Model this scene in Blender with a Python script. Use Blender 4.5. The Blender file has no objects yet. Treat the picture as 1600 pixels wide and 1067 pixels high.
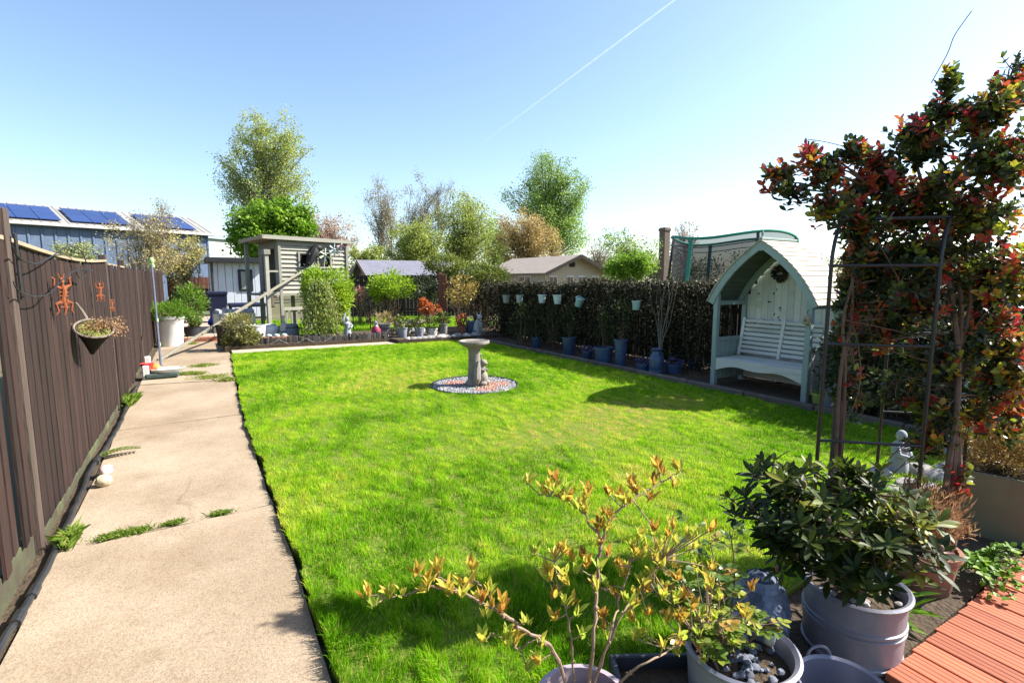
import bpy, math, random
import numpy as np
from mathutils import Vector, Matrix

random.seed(7)
rng = np.random.default_rng(11)
sc = bpy.context.scene
col = sc.collection
rad = math.radians

# ------------------------------------------------------------------ camera
FPX, CXP, CYP, CAMH = 800.0, 800.0, 533.5, 1.55      # pixels of the 1600 px wide photograph
PITCH, YAW = rad(6.88), rad(31.8)
cam = bpy.data.cameras.new('camera')
cam.sensor_width = 36.0
cam.lens = 36.0 * FPX / 1600.0
cam.clip_start, cam.clip_end = 0.05, 60000.0
cam_ob = bpy.data.objects.new('camera', cam)
col.objects.link(cam_ob)
cam_ob.location = (0, 0, CAMH)
cam_ob.rotation_euler = (math.pi / 2 - PITCH, 0, -YAW)
sc.camera = cam_ob

# ------------------------------------------------------------------ sky, sun, exposure
SUN_EL = rad(41.0)
SUN_AZ = math.atan2(0.94, -0.34)                     # clockwise from +Y
world = bpy.data.worlds.new('World')
sc.world = world
world.use_nodes = True
wn = world.node_tree
bg = wn.nodes['Background']
sky = wn.nodes.new('ShaderNodeTexSky')
sky.sky_type = 'NISHITA'
sky.sun_disc = False
sky.sun_elevation = SUN_EL
sky.sun_rotation = SUN_AZ
sky.air_density = 1.0
sky.dust_density = 1.0
sky.ozone_density = 2.2
wn.links.new(sky.outputs['Color'], bg.inputs['Color'])
bg.inputs['Strength'].default_value = 0.096
sun = bpy.data.lights.new('sun', 'SUN')
sun.energy = 5.0
sun.angle = rad(0.53)
sun.color = (1.0, 0.95, 0.86)
sun_ob = bpy.data.objects.new('sun', sun)
col.objects.link(sun_ob)
SUN_DIR = Vector((math.sin(SUN_AZ) * math.cos(SUN_EL), math.cos(SUN_AZ) * math.cos(SUN_EL), math.sin(SUN_EL)))
sun_ob.rotation_euler = SUN_DIR.to_track_quat('Z', 'Y').to_euler()
sun_ob.location = SUN_DIR * 60
vs = sc.view_settings
vs.view_transform = 'Standard'
vs.look = 'None'
vs.gamma = 1.0
vs.exposure = 1.5
vs.use_curve_mapping = False

# ------------------------------------------------------------------ pixel -> world
_fw = np.array([math.sin(YAW) * math.cos(PITCH), math.cos(YAW) * math.cos(PITCH), -math.sin(PITCH)])
_rt = np.array([math.cos(YAW), -math.sin(YAW), 0.0])
_up = np.cross(_rt, _fw)
CAM = np.array([0, 0, CAMH])
def ray(x, y): return _fw + _rt * (x - CXP) / FPX - _up * (y - CYP) / FPX
def G(x, y, z=0.0):
    d = ray(x, y); return Vector(CAM + d * ((z - CAMH) / d[2]))
def AX(x, y, X):
    d = ray(x, y); return Vector(CAM + d * (X / d[0]))
def AY(x, y, Y):
    d = ray(x, y); return Vector(CAM + d * (Y / d[1]))
def AD(x, y, D):                                     # at a depth along the view axis
    return Vector(CAM + ray(x, y) * D)
def depth(p): return float((np.array(p) - CAM) @ _fw)
def PJ(p):
    v = np.array(p, float) - CAM; z = v @ _fw
    return CXP + FPX * (v @ _rt) / z, CYP - FPX * (v @ _up) / z

# ------------------------------------------------------------------ materials
MATS = {}
ALB = 0.82                                            # paint and timber read a little below fresh swatches
def _new(name):
    m = bpy.data.materials.new(name); m.use_nodes = True
    nt = m.node_tree
    return m, nt, nt.nodes['Principled BSDF']
def c4(c): return (c[0], c[1], c[2], 1.0)
def ramp(nt, stops):
    r = nt.nodes.new('ShaderNodeValToRGB'); e = r.color_ramp.elements
    while len(e) > 1: e.remove(e[-1])
    e[0].position = stops[0][0]; e[0].color = c4(stops[0][1])
    for p, c in stops[1:]:
        k = e.new(p); k.color = c4(c)
    return r
def pm(name, c1, c2=None, scale=6.0, rough=0.75, bump=0.2, bscale=None, metal=0.0, stretch=(1, 1, 1),
       rnd=0.0, c3=None, c3amt=0.55, spec=0.3, detail=6.0, bdist=0.01, coords='Object'):
    """procedural surface: two colours through noise, a third as patches, relief, per-object tone"""
    if name in MATS: return MATS[name]
    if c2 is None: c2 = tuple(x * 0.7 for x in c1)
    c1, c2, c3 = (tuple(x * ALB for x in c) if c else c for c in (c1, c2, c3))
    m, nt, b = _new(name)
    L = nt.links.new
    tc = nt.nodes.new('ShaderNodeTexCoord'); mp = nt.nodes.new('ShaderNodeMapping')
    mp.inputs['Scale'].default_value = stretch
    L(tc.outputs[coords], mp.inputs['Vector'])
    vec = mp.outputs['Vector']
    oi = nt.nodes.new('ShaderNodeObjectInfo')
    if coords == 'Object':                           # shift the pattern from piece to piece
        ad = nt.nodes.new('ShaderNodeVectorMath'); ad.operation = 'ADD'
        ml = nt.nodes.new('ShaderNodeVectorMath'); ml.operation = 'SCALE'; ml.inputs['Scale'].default_value = 37.0
        cb = nt.nodes.new('ShaderNodeCombineXYZ')
        for k in range(3): L(oi.outputs['Random'], cb.inputs[k])
        L(cb.outputs[0], ml.inputs[0]); L(vec, ad.inputs[0]); L(ml.outputs[0], ad.inputs[1]); vec = ad.outputs[0]
    nz = nt.nodes.new('ShaderNodeTexNoise'); nz.inputs['Scale'].default_value = scale
    nz.inputs['Detail'].default_value = detail; nz.inputs['Roughness'].default_value = 0.65
    L(vec, nz.inputs['Vector'])
    if c2 is None: c2 = tuple(x * 0.7 for x in c1)
    r = ramp(nt, [(0.3, c1), (0.7, c2)]); L(nz.outputs['Fac'], r.inputs['Fac'])
    out = r.outputs['Color']
    if c3:
        n3 = nt.nodes.new('ShaderNodeTexNoise'); n3.inputs['Scale'].default_value = scale * 0.35
        n3.inputs['Detail'].default_value = 8.0; n3.inputs['Roughness'].default_value = 0.7; L(vec, n3.inputs['Vector'])
        mr = nt.nodes.new('ShaderNodeMapRange'); mr.inputs['From Min'].default_value = c3amt; mr.inputs['From Max'].default_value = c3amt + 0.15
        L(n3.outputs['Fac'], mr.inputs['Value'])
        mx = nt.nodes.new('ShaderNodeMix'); mx.data_type = 'RGBA'
        L(mr.outputs[0], mx.inputs['Factor']); L(out, mx.inputs['A']); mx.inputs['B'].default_value = c4(c3)
        out = mx.outputs['Result']
    if rnd > 0:
        hs = nt.nodes.new('ShaderNodeHueSaturation')
        mr = nt.nodes.new('ShaderNodeMapRange'); mr.inputs['To Min'].default_value = 1 - rnd; mr.inputs['To Max'].default_value = 1 + rnd
        L(oi.outputs['Random'], mr.inputs['Value']); L(mr.outputs[0], hs.inputs['Value']); L(out, hs.inputs['Color'])
        out = hs.outputs['Color']
    L(out, b.inputs['Base Color'])
    b.inputs['Roughness'].default_value = rough; b.inputs['Metallic'].default_value = metal
    b.inputs['Specular IOR Level'].default_value = spec
    if bump > 0:
        nb = nt.nodes.new('ShaderNodeTexNoise'); nb.inputs['Scale'].default_value = bscale or scale * 4
        nb.inputs['Detail'].default_value = 5.0; L(vec, nb.inputs['Vector'])
        bp = nt.nodes.new('ShaderNodeBump'); bp.inputs['Strength'].default_value = bump; bp.inputs['Distance'].default_value = bdist
        L(nb.outputs['Fac'], bp.inputs['Height']); L(bp.outputs[0], b.inputs['Normal'])
    MATS[name] = m
    return m
def leafmat(name, stops, transl=0.35, rough=0.5, spec=0.35, gain=1.0):
    """leaf colour picked by each leaf's own 'tint' value; light passes through the blade"""
    if name in MATS: return MATS[name]
    m, nt, b = _new(name); L = nt.links.new
    at = nt.nodes.new('ShaderNodeAttribute'); at.attribute_name = 'tint'
    r = ramp(nt, [(p, tuple(min(v * gain, .8) for v in c)) for p, c in stops]); L(at.outputs['Fac'], r.inputs['Fac'])
    L(r.outputs['Color'], b.inputs['Base Color'])
    b.inputs['Roughness'].default_value = rough; b.inputs['Specular IOR Level'].default_value = spec
    tr = nt.nodes.new('ShaderNodeBsdfTranslucent'); L(r.outputs['Color'], tr.inputs['Color'])
    mx = nt.nodes.new('ShaderNodeMixShader'); mx.inputs['Fac'].default_value = transl
    L(b.outputs[0], mx.inputs[1]); L(tr.outputs[0], mx.inputs[2])
    L(mx.outputs[0], nt.nodes['Material Output'].inputs['Surface'])
    MATS[name] = m
    return m

# ------------------------------------------------------------------ objects
ORG = {}                                             # world origin of every parent built in world coordinates
def props(o, label=None, cat=None, group=None, kind=None):
    if label: o['label'] = label
    if cat: o['category'] = cat
    if group: o['group'] = group
    if kind: o['kind'] = kind
    return o
def thing(name, loc, label, cat, group=None):
    o = bpy.data.objects.new(name, None); col.objects.link(o)
    o.location = loc; o.empty_display_size = 0.1
    ORG[o] = Vector(loc)
    return props(o, label, cat, group)
def attach(o, parent, origin):
    col.objects.link(o)
    if parent is not None:
        o.parent = parent
        o.location = Vector(origin) - ORG[parent]
    else:
        o.location = origin
    ORG[o] = Vector(origin)
    return o
def np_mesh(name, V, Fs, mat, smooth=False, tint=None):
    """V (n,3); Fs list of (m,k) index arrays"""
    me = bpy.data.meshes.new(name)
    V = np.ascontiguousarray(V, dtype=np.float32)
    me.vertices.add(len(V)); me.vertices.foreach_set('co', V.ravel())
    tot = sum(f.size for f in Fs); npoly = sum(len(f) for f in Fs)
    me.loops.add(tot); me.polygons.add(npoly)
    me.loops.foreach_set('vertex_index', np.concatenate([f.ravel() for f in Fs]).astype(np.int32))
    lt = np.concatenate([np.full(len(f), f.shape[1], np.int32) for f in Fs])
    ls = np.concatenate([[0], np.cumsum(lt)[:-1]]).astype(np.int32)
    me.polygons.foreach_set('loop_start', ls)
    if smooth: me.polygons.foreach_set('use_smooth', np.ones(npoly, dtype=bool))
    if tint is not None:
        a = me.attributes.new('tint', 'FLOAT', 'POINT'); a.data.foreach_set('value', np.ascontiguousarray(tint, dtype=np.float32))
    me.update(calc_edges=True); me.validate()
    if mat: me.materials.append(mat)
    return me
class MB:
    def __init__(s, M=None): s.v = []; s.f = []; s.M = M or Matrix.Identity(4)
    def add(s, vs, fs):
        n = len(s.v); s.v += [s.M @ Vector(p) for p in vs]; s.f += [tuple(i + n for i in f) for f in fs]; return s
    def box(s, c, d, ch=0.0, R=None):
        x, y, z = d[0] / 2, d[1] / 2, d[2] / 2
        ch = min(ch, 0.45 * min(d))
        T = Matrix.Translation(Vector(c)) @ (R.to_4x4() if R is not None else Matrix.Identity(4))
        if ch <= 0:
            vs = [(sx * x, sy * y, sz * z) for sx in (-1, 1) for sy in (-1, 1) for sz in (-1, 1)]
            fs = [(0, 1, 3, 2), (4, 6, 7, 5), (0, 4, 5, 1), (2, 3, 7, 6), (0, 2, 6, 4), (1, 5, 7, 3)]
        else:
            vs = []; ix = {}
            for sx in (-1, 1):
                for sy in (-1, 1):
                    for sz in (-1, 1):
                        for a in range(3):
                            p = [sx * (x - ch), sy * (y - ch), sz * (z - ch)]
                            p[a] = (sx * x, sy * y, sz * z)[a]
                            ix[(sx, sy, sz, a)] = len(vs); vs.append(tuple(p))
            fs = []
            for q in (-1, 1):
                fs.append((ix[q, -1, -1, 0], ix[q, 1, -1, 0], ix[q, 1, 1, 0], ix[q, -1, 1, 0]))
                fs.append((ix[-1, q, -1, 1], ix[1, q, -1, 1], ix[1, q, 1, 1], ix[-1, q, 1, 1]))
                fs.append((ix[-1, -1, q, 2], ix[1, -1, q, 2], ix[1, 1, q, 2], ix[-1, 1, q, 2]))
                for r in (-1, 1):
                    fs.append((ix[q, r, -1, 0], ix[q, r, 1, 0], ix[q, r, 1, 1], ix[q, r, -1, 1]))
                    fs.append((ix[q, -1, r, 0], ix[q, 1, r, 0], ix[q, 1, r, 2], ix[q, -1, r, 2]))
                    fs.append((ix[-1, q, r, 1], ix[1, q, r, 1], ix[1, q, r, 2], ix[-1, q, r, 2]))
                    for t in (-1, 1): fs.append((ix[q, r, t, 0], ix[q, r, t, 1], ix[q, r, t, 2]))
        return s.add([T @ Vector(p) for p in vs], fs)
    def beam(s, a, b, w, h, ch=0.0, up=(0, 0, 1)):
        """box from a to b, w across, h along 'up'"""
        a, b = Vector(a), Vector(b); d = b - a
        y = d.normalized(); x = y.cross(Vector(up))
        if x.length < 1e-4: x = y.cross(Vector((1, 0, 0)))
        x.normalize(); z = x.cross(y)
        R = Matrix((x, y, z)).transposed()
        return s.box((a + b) / 2, (w, d.length, h), ch, R)
    def tube(s, pts, r, n=6, caps=True):
        pts = [Vector(p) for p in pts]; m = len(pts)
        rs = r if hasattr(r, '__len__') else [r] * m
        vs = []; fs = []; ref = Vector((0.31, 0.17, 0.93))
        for i, p in enumerate(pts):
            d = (pts[min(i + 1, m - 1)] - pts[max(i - 1, 0)])
            if d.length < 1e-9: d = Vector((0, 0, 1))
            d.normalize()
            u = ref - d * ref.dot(d)
            if u.length < 0.05: u = Vector((1, 0, 0)) - d * d.x
            u.normalize(); w = d.cross(u); ref = u
            for k in range(n):
                a = 2 * math.pi * k / n
                vs.append(p + (u * math.cos(a) + w * math.sin(a)) * rs[i])
        for i in range(m - 1):
            for k in range(n):
                k2 = (k + 1) % n
                fs.append((i * n + k, i * n + k2, (i + 1) * n + k2, (i + 1) * n + k))
        if caps: fs += [tuple(range(n - 1, -1, -1)), tuple((m - 1) * n + k for k in range(n))]
        return s.add(vs, fs)
    def lathe(s, prof, c=(0, 0, 0), n=24, sx=1.0, sy=1.0, cap=True):
        vs = []; fs = []; c = Vector(c); m = len(prof)
        for r, z in prof:
            for k in range(n):
                a = 2 * math.pi * k / n
                vs.append(c + Vector((r * math.cos(a) * sx, r * math.sin(a) * sy, z)))
        for i in range(m - 1):
            for k in range(n):
                k2 = (k + 1) % n
                fs.append((i * n + k, i * n + k2, (i + 1) * n + k2, (i + 1) * n + k))
        if cap: fs += [tuple(range(n - 1, -1, -1)), tuple((m - 1) * n + k for k in range(n))]
        return s.add(vs, fs)
    def ball(s, c, r, n=10, m=7, R=None):
        r = r if hasattr(r, '__len__') else (r, r, r)
        c = Vector(c); vs = []; fs = []
        for i in range(1, m):
            t = math.pi * i / m
            for k in range(n):
                a = 2 * math.pi * k / n
                p = Vector((r[0] * math.sin(t) * math.cos(a), r[1] * math.sin(t) * math.sin(a), r[2] * math.cos(t)))
                vs.append(c + (R @ p if R is not None else p))
        tp = Vector((0, 0, r[2])); bt = -tp
        vs += [c + (R @ tp if R is not None else tp), c + (R @ bt if R is not None else bt)]
        T = len(vs) - 2
        for i in range(m - 2):
            for k in range(n):
                k2 = (k + 1) % n; fs.append((i * n + k, (i + 1) * n + k, (i + 1) * n + k2, i * n + k2))
        for k in range(n):
            k2 = (k + 1) % n; fs.append((T, k, k2)); fs.append((T + 1, (m - 2) * n + k2, (m - 2) * n + k))
        return s.add(vs, fs)
    def prism(s, poly, vec):
        """planar polygon (3D points) extruded by vec"""
        n = len(poly); vec = Vector(vec); P = [Vector(p) for p in poly]
        fs = [tuple(range(n - 1, -1, -1)), tuple(n + k for k in range(n))]
        fs += [(k, (k + 1) % n, n + (k + 1) % n, n + k) for k in range(n)]
        return s.add(P + [p + vec for p in P], fs)
    def sheet(s, rows):
        """grid of points, rows of equal length"""
        m, n = len(rows), len(rows[0]); vs = [p for r in rows for p in r]
        return s.add(vs, [(i * n + j, i * n + j + 1, (i + 1) * n + j + 1, (i + 1) * n + j) for i in range(m - 1) for j in range(n - 1)])
    def jitter(s, amt):
        s.v = [p + Vector((random.uniform(-amt, amt), random.uniform(-amt, amt), random.uniform(-amt, amt))) for p in s.v]; return s
    def mesh(s, name, mat, origin=(0, 0, 0), smooth=False):
        me = bpy.data.meshes.new(name); o = Vector(origin)
        me.from_pydata([tuple(p - o) for p in s.v], [], s.f)
        if smooth:
            me.polygons.foreach_set('use_smooth', [True] * len(me.polygons))
            try: me.set_sharp_from_angle(angle=rad(38))
            except Exception: pass
        me.update()
        if mat: me.materials.append(mat)
        return me
    def build(s, name, mat, parent=None, smooth=False, label=None, cat=None, group=None, kind=None, origin=None):
        if origin is None:
            if parent is not None: origin = ORG[parent]
            else:
                xs = [p.x for p in s.v]; ys = [p.y for p in s.v]; zs = [p.z for p in s.v]
                origin = ((min(xs) + max(xs)) / 2, (min(ys) + max(ys)) / 2, min(zs))
        o = bpy.data.objects.new(name, s.mesh(name, mat, origin, smooth))
        attach(o, parent, origin)
        return props(o, label, cat, group, kind)
def inst(name, me, M, parent):
    """a piece sharing mesh data, placed by a world matrix"""
    o = bpy.data.objects.new(name, me); col.objects.link(o)
    if parent is not None:
        o.parent = parent; M = Matrix.Translation(-ORG[parent]) @ M
    o.matrix_basis = M
    ORG[o] = M.to_translation()
    return o
def obj_np(name, V, Fs, mat, parent=None, origin=None, smooth=False, tint=None, label=None, cat=None, group=None, kind=None):
    if origin is None:
        origin = ORG[parent] if parent is not None else Vector(((V[:, 0].min() + V[:, 0].max()) / 2, (V[:, 1].min() + V[:, 1].max()) / 2, V[:, 2].min()))
    o = bpy.data.objects.new(name, np_mesh(name, V - np.array(origin), Fs, mat, smooth, tint))
    attach(o, parent, origin)
    return props(o, label, cat, group, kind)

# ------------------------------------------------------------------ leaves and trees
LEAF_D = (np.array([[0, 0, 0], [0.32, .45, .05], [0, 1, 0], [-0.32, .45, .05]]), [np.array([[0, 1, 2, 3]])])
LEAF_F = (np.array([[0, 0, 0], [.24, .32, .07], [.2, .68, .05], [0, 1, -.06], [-.2, .68, .05], [-.24, .32, .07], [0, .5, -.0]]),
          [np.array([[0, 1, 6], [6, 5, 0], [3, 4, 6], [6, 2, 3]]), np.array([[1, 2, 6, 6], [6, 4, 5, 6]])[:, :3]])
def unit(a): return a / np.maximum(np.linalg.norm(a, axis=-1, keepdims=True), 1e-9)
def leaf_arrays(P, D, N, S, tmpl, wid=1.0):
    T, Fs = tmpl
    D = unit(D); X = unit(np.cross(D, N)); Nn = np.cross(X, D)
    k = len(T)
    V = (P[:, None, :] + S[:, None, None] * (T[None, :, 0:1] * wid * X[:, None, :] + T[None, :, 1:2] * D[:, None, :] + T[None, :, 2:3] * Nn[:, None, :])).reshape(-1, 3)
    off = (np.arange(len(P)) * k)[:, None, None]
    return V, [(f[None] + off).reshape(-1, f.shape[1]) for f in Fs], k
def leaf_obj(name, P, D, N, S, tint, mat, parent, tmpl=LEAF_D, wid=1.0, kind=None):
    V, Fs, k = leaf_arrays(P, D, N, S, tmpl, wid)
    return obj_np(name, V, Fs, mat, parent, tint=np.repeat(tint, k), kind=kind)
def leaf_parts(parent, P, D, N, S, tint, mat, tmpl=LEAF_F, wid=1.0, limit=300, levels=8, name='leaf', rest='foliage'):
    """the leaves that show largest become pieces of their own, the rest one joined part"""
    d = (P - CAM) @ _fw
    D = unit(D); X = unit(np.cross(D, N)); Nn = np.cross(X, D)
    score = S / np.maximum(d, .2)
    order = np.argsort(-score); pick = order[:limit]; other = order[limit:]
    T, Fs = tmpl; T = T.copy(); T[:, 0] *= wid
    meshes = [np_mesh(name, T, Fs, mat, True, np.full(len(T), (q + .5) / levels)) for q in range(levels)]
    for i in pick:
        M = Matrix.Identity(4)
        for r in range(3):
            M[r][0] = X[i, r] * S[i]; M[r][1] = D[i, r] * S[i]; M[r][2] = Nn[i, r] * S[i]; M[r][3] = P[i, r]
        inst(name, meshes[int(np.clip(tint[i] * levels, 0, levels - 1))], M, parent)
    if len(other):
        leaf_obj(rest, P[other], D[other], N[other], S[other], tint[other], mat, parent, tmpl, wid, kind='stuff')
def bez(a, b, c, n):
    return [a * (1 - t) ** 2 + b * 2 * t * (1 - t) + c * t * t for t in np.linspace(0, 1, n)]
def ell_pts(ells, n, shell=0.55):
    """points inside a union of ellipsoids (cx,cy,cz,rx,ry,rz), leaning to the outer shell"""
    E = np.array(ells, float); w = np.prod(E[:, 3:], axis=1) ** 0.8; w /= w.sum()
    i = rng.choice(len(E), n, p=w)
    d = unit(rng.normal(size=(n, 3))); r = (shell + (1 - shell) * rng.random(n)) ** 0.7
    return E[i, :3] + d * E[i, 3:] * r[:, None]
def tree(name, label, base, ells, trunk_r, n_limb, n_twig, n_leaf, leaf, lmat, bark, group=None, spread=0.35, droop=0.0,
         fork=0.35, tint=(0.0, 1.0), stems=1, twig_r=0.012, cat='tree', upright=0.0, shell=0.35, tl=0.28, wid=1.0, fill=0.6):
    base = Vector(base); root = thing(name, base, label, cat, group)
    E = np.array(ells, float); b = np.array(base)
    top = E[:, 2].max(); cxy = np.average(E[:, :2], axis=0, weights=E[:, 3])
    H = top - b[2]
    mb = MB(); lb = MB(); tips = []
    limbs = []
    for s_ in range(stems):
        bb = b + np.array([rng.normal() * .12 * (stems > 1) * E[:, 3].max(), rng.normal() * .12 * (stems > 1) * E[:, 3].max(), -.05])
        tp = np.array([cxy[0] + rng.normal() * E[:, 3].max() * (.1 + .35 * (stems > 1)), cxy[1] + rng.normal() * E[:, 3].max() * .1, b[2] + H * .82])
        mid = (bb + tp) / 2 + rng.normal(size=3) * [H * .04, H * .04, 0]
        pts = bez(bb, mid, tp, 9)
        rr = [trunk_r * (1 - .85 * (i / 8.0) ** .8) / (stems ** .4) for i in range(9)]
        rr[0] *= 1.35
        mb.tube(pts, rr, 8)
        limbs.append((np.array(pts), rr))
    A = ell_pts(ells, n_limb, shell)
    segs = []
    for a in A:
        pts, rr = limbs[rng.integers(len(limbs))]
        f = np.clip(fork + (1 - fork) * ((a[2] - b[2]) / H - .25) * rng.uniform(.6, 1.0), fork * .7, .97)
        q = f * 8; i = int(q); st = pts[i] + (pts[min(i + 1, 8)] - pts[i]) * (q - i)
        L = np.linalg.norm(a - st)
        md = (st + a) / 2 + np.array([0, 0, L * (.12 + upright * .3)]) + rng.normal(size=3) * L * .07
        lp = bez(st, md, a, 6); r0 = min(rr[i] * .6, max(.012 * L + .01, twig_r * 1.6))
        lb.tube(lp, [r0 * (1 - .75 * k / 5.0) for k in range(6)], 5, False)
        segs.append((np.array(lp), L)); tips.append(a)
    tw = []
    for k in range(n_twig):
        lp, L = segs[rng.integers(len(segs))]
        q = rng.uniform(1.5, 5); i = min(int(q), 4); st = lp[i] + (lp[i + 1] - lp[i]) * (q - i)
        ln = min(L * rng.uniform(.18, .5) + .05, E[:, 3:].mean() * rng.uniform(.25, .6))
        d = unit(rng.normal(size=3) + np.array([0, 0, upright * 2.5]) + unit(lp[5] - lp[0]) * .8)
        e = st + d * ln; e2 = e + np.array([0, 0, -droop * ln])
        tp_ = bez(st, (st + e) / 2 + rng.normal(size=3) * ln * .06 + [0, 0, droop * ln * .3], e2, 4)
        lb.tube(tp_, [twig_r, twig_r * .8, twig_r * .6, twig_r * .3], 3, False)
        tw.append(np.array(tp_)); tips.append(e2)
    mb.build('trunk', bark, root, smooth=True); lb.build('limbs', bark, root, smooth=True)
    if n_leaf:
        tw = np.array(tw)
        i = rng.integers(len(tw), size=n_leaf); q = rng.uniform(0, 2.999, n_leaf); j = q.astype(int)
        P = tw[i, j] + (tw[i, j + 1] - tw[i, j]) * (q - j)[:, None]
        # twigs carry leaves unevenly: some are full, others nearly bare
        full = rng.random(len(tw)) ** .6
        keep = rng.random(n_leaf) < full[i] * 1.1
        P = P[keep]; i = i[keep]; n = len(P)
        R = E[:, 3:].mean()
        P = P + rng.normal(size=(n, 3)) * spread * tl * R
        if fill > 0:                                   # sprays that fill the crown between the twigs
            nf = int(n * fill); ncl = max(30, nf // 90); C_ = ell_pts(ells, ncl, .25); ci = rng.integers(ncl, size=nf)
            P = np.concatenate([P, C_[ci] + rng.normal(size=(nf, 3)) * R * .13]); i = np.concatenate([i, ci % len(tw)]); n = len(P)
        if droop: P[:, 2] -= rng.random(n) * droop * R * .25
        D = rng.normal(size=(n, 3)) + np.array([0, 0, -.4]); N = rng.normal(size=(n, 3)) + np.array([0, 0, .9])
        S = leaf * rng.uniform(.6, 1.35, n)
        clump = rng.random(len(tw))[i]
        t = np.clip(tint[0] + (tint[1] - tint[0]) * (.55 * clump + .45 * rng.random(n)), 0, .999)
        leaf_obj('crown', P, D, N, S, t, lmat, root, LEAF_D, wid, kind='stuff')
    return root
# ================================================================== shared materials
M_SOIL = pm('soil', (.055, .038, .024), (.11, .078, .05), 9, .95, .8, 40, bdist=.03)
M_FENCE = pm('fence_wood', (.042, .020, .0155), (.019, .010, .008), 5, .8, .6, 14, stretch=(5, 5, .5), rnd=.42, c3=(.072, .040, .030), c3amt=.56, bdist=.008)
M_POST = pm('post_wood', (.10, .072, .058), (.058, .04, .032), 5, .85, .5, 14, stretch=(5, 5, .5), rnd=.2, c3=(.075, .085, .055), c3amt=.56)
M_BROWN = pm('brown_fence', (.21, .075, .042), (.12, .045, .028), 6, .8, .4, 20, stretch=(1, 1, 4), rnd=.25)
M_DARKWOOD = pm('dark_wood', (.035, .025, .02), (.02, .015, .012), 6, .85, .4, 20, rnd=.2)
M_PALEWOOD = pm('pale_wood', (.42, .34, .23), (.3, .23, .15), 6, .8, .3, 20, stretch=(1, .2, 1))
M_BLACK = pm('black_metal', (.012, .012, .013), (.02, .02, .02), 20, .45, .15, spec=.5)
M_BLACKPLASTIC = pm('black_plastic', (.016, .016, .018), (.03, .03, .03), 12, .4, .1, spec=.5)
M_GALV = pm('galvanised', (.25, .25, .31), (.19, .19, .25), 5, .42, .12, 25, metal=.35, c3=(.31, .31, .36), c3amt=.55, spec=.5)
M_CONC = pm('bath_concrete', (.34, .30, .26), (.22, .195, .17), 9, .92, .6, 50, c3=(.42, .39, .35), c3amt=.56)
M_WHITEPL = pm('white_plastic', (.78, .77, .74), (.66, .65, .62), 5, .45, .08, 20, spec=.45)
M_CREAM = pm('cream_paint', (.62, .58, .44), (.54, .50, .38), 6, .65, .15, 25)
M_BLUEPOT = pm('blue_glaze', (.055, .10, .21), (.04, .075, .16), 5, .35, .1, 20, spec=.6, rnd=.2)
M_TERRA = pm('terracotta', (.34, .16, .09), (.25, .12, .075), 7, .85, .3, 30, c3=(.4, .27, .2), c3amt=.58)
M_BARK = pm('bark', (.10, .078, .056), (.05, .04, .03), 7, .95, .7, 18, stretch=(3, 3, .6), bdist=.02)
M_PALEBARK = pm('pale_bark', (.30, .25, .20), (.17, .14, .11), 9, .9, .5, 25)
M_TWIG = pm('twig_brown', (.20, .13, .085), (.11, .075, .05), 20, .85, .3, 40)
M_STONE = pm('stone', (.38, .36, .34), (.26, .25, .24), 14, .9, .5, 40, rnd=.3)
M_FIG = pm('painted_stone', (.42, .43, .46), (.28, .30, .34), 14, .8, .4, 40, c3=(.17, .18, .22), c3amt=.56)

# ================================================================== ground
mb = MB(); n = 60; S = 400.0
mb.sheet([[Vector((-S + 2 * S * i / n, -S + 2 * S * j / n, -.06)) for j in range(n + 1)] for i in range(n + 1)])
mb.build('ground', pm('ground', (.10, .11, .045), (.13, .10, .06), .5, .95, .5, 6, c3=(.08, .13, .03), c3amt=.5), kind='structure', origin=(0, 0, 0))

def xr(Y):                                            # edge between path and lawn
    return float(np.interp(Y, [0, 6.5, 10.6, 13.0], [.36, .39, .53, .62]))
LAWN_Z = .03
def edge(y):                                          # the ragged cut edge of the turf
    y = np.asarray(y, float)
    return np.interp(y, [0, 6.5, 10.6, 13.0], [.36, .39, .53, .62]) + .004 + .016 * np.sin(y * 2.3 + 1) * np.sin(y * .9) + .010 * np.sin(y * 7.1) + .007 * np.sin(y * 17.3 + 2) + .005 * np.sin(y * 41)
# ------------------------------------------------------------------ concrete path
m, nt, b = _new('path_concrete'); L = nt.links.new
tc = nt.nodes.new('ShaderNodeTexCoord')
def noise(sc_, det=6, rough=.6):
    q = nt.nodes.new('ShaderNodeTexNoise'); q.inputs['Scale'].default_value = sc_; q.inputs['Detail'].default_value = det
    q.inputs['Roughness'].default_value = rough; L(tc.outputs['Object'], q.inputs['Vector']); return q
n1 = noise(1.3, 8, .7); n2 = noise(160, 3)
vor = nt.nodes.new('ShaderNodeTexVoronoi'); vor.inputs['Scale'].default_value = 150; L(tc.outputs['Object'], vor.inputs['Vector'])
r1 = ramp(nt, [(.32, (.272, .222, .162)), (.52, (.325, .272, .204)), (.72, (.365, .307, .238))]); L(n1.outputs['Fac'], r1.inputs['Fac'])
r2 = ramp(nt, [(0.0, (.50, .44, .40)), (.18, (.8, .72, .64)), (.5, (1, .96, .92)), (.8, (1.15, 1.08, 1.0)), (1, (.72, .52, .38))])
sepc = nt.nodes.new('ShaderNodeSeparateColor'); L(vor.outputs['Color'], sepc.inputs[0]); L(sepc.outputs[0], r2.inputs['Fac'])
mx = nt.nodes.new('ShaderNodeMix'); mx.data_type = 'RGBA'; mx.blend_type = 'MULTIPLY'; mx.inputs['Factor'].default_value = .6
L(r1.outputs[0], mx.inputs['A']); L(r2.outputs[0], mx.inputs['B'])
n4 = noise(5, 9, .75); r4 = ramp(nt, [(.56, (1, 1, 1)), (.70, (.62, .56, .50))]); L(n4.outputs['Fac'], r4.inputs['Fac'])
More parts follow.
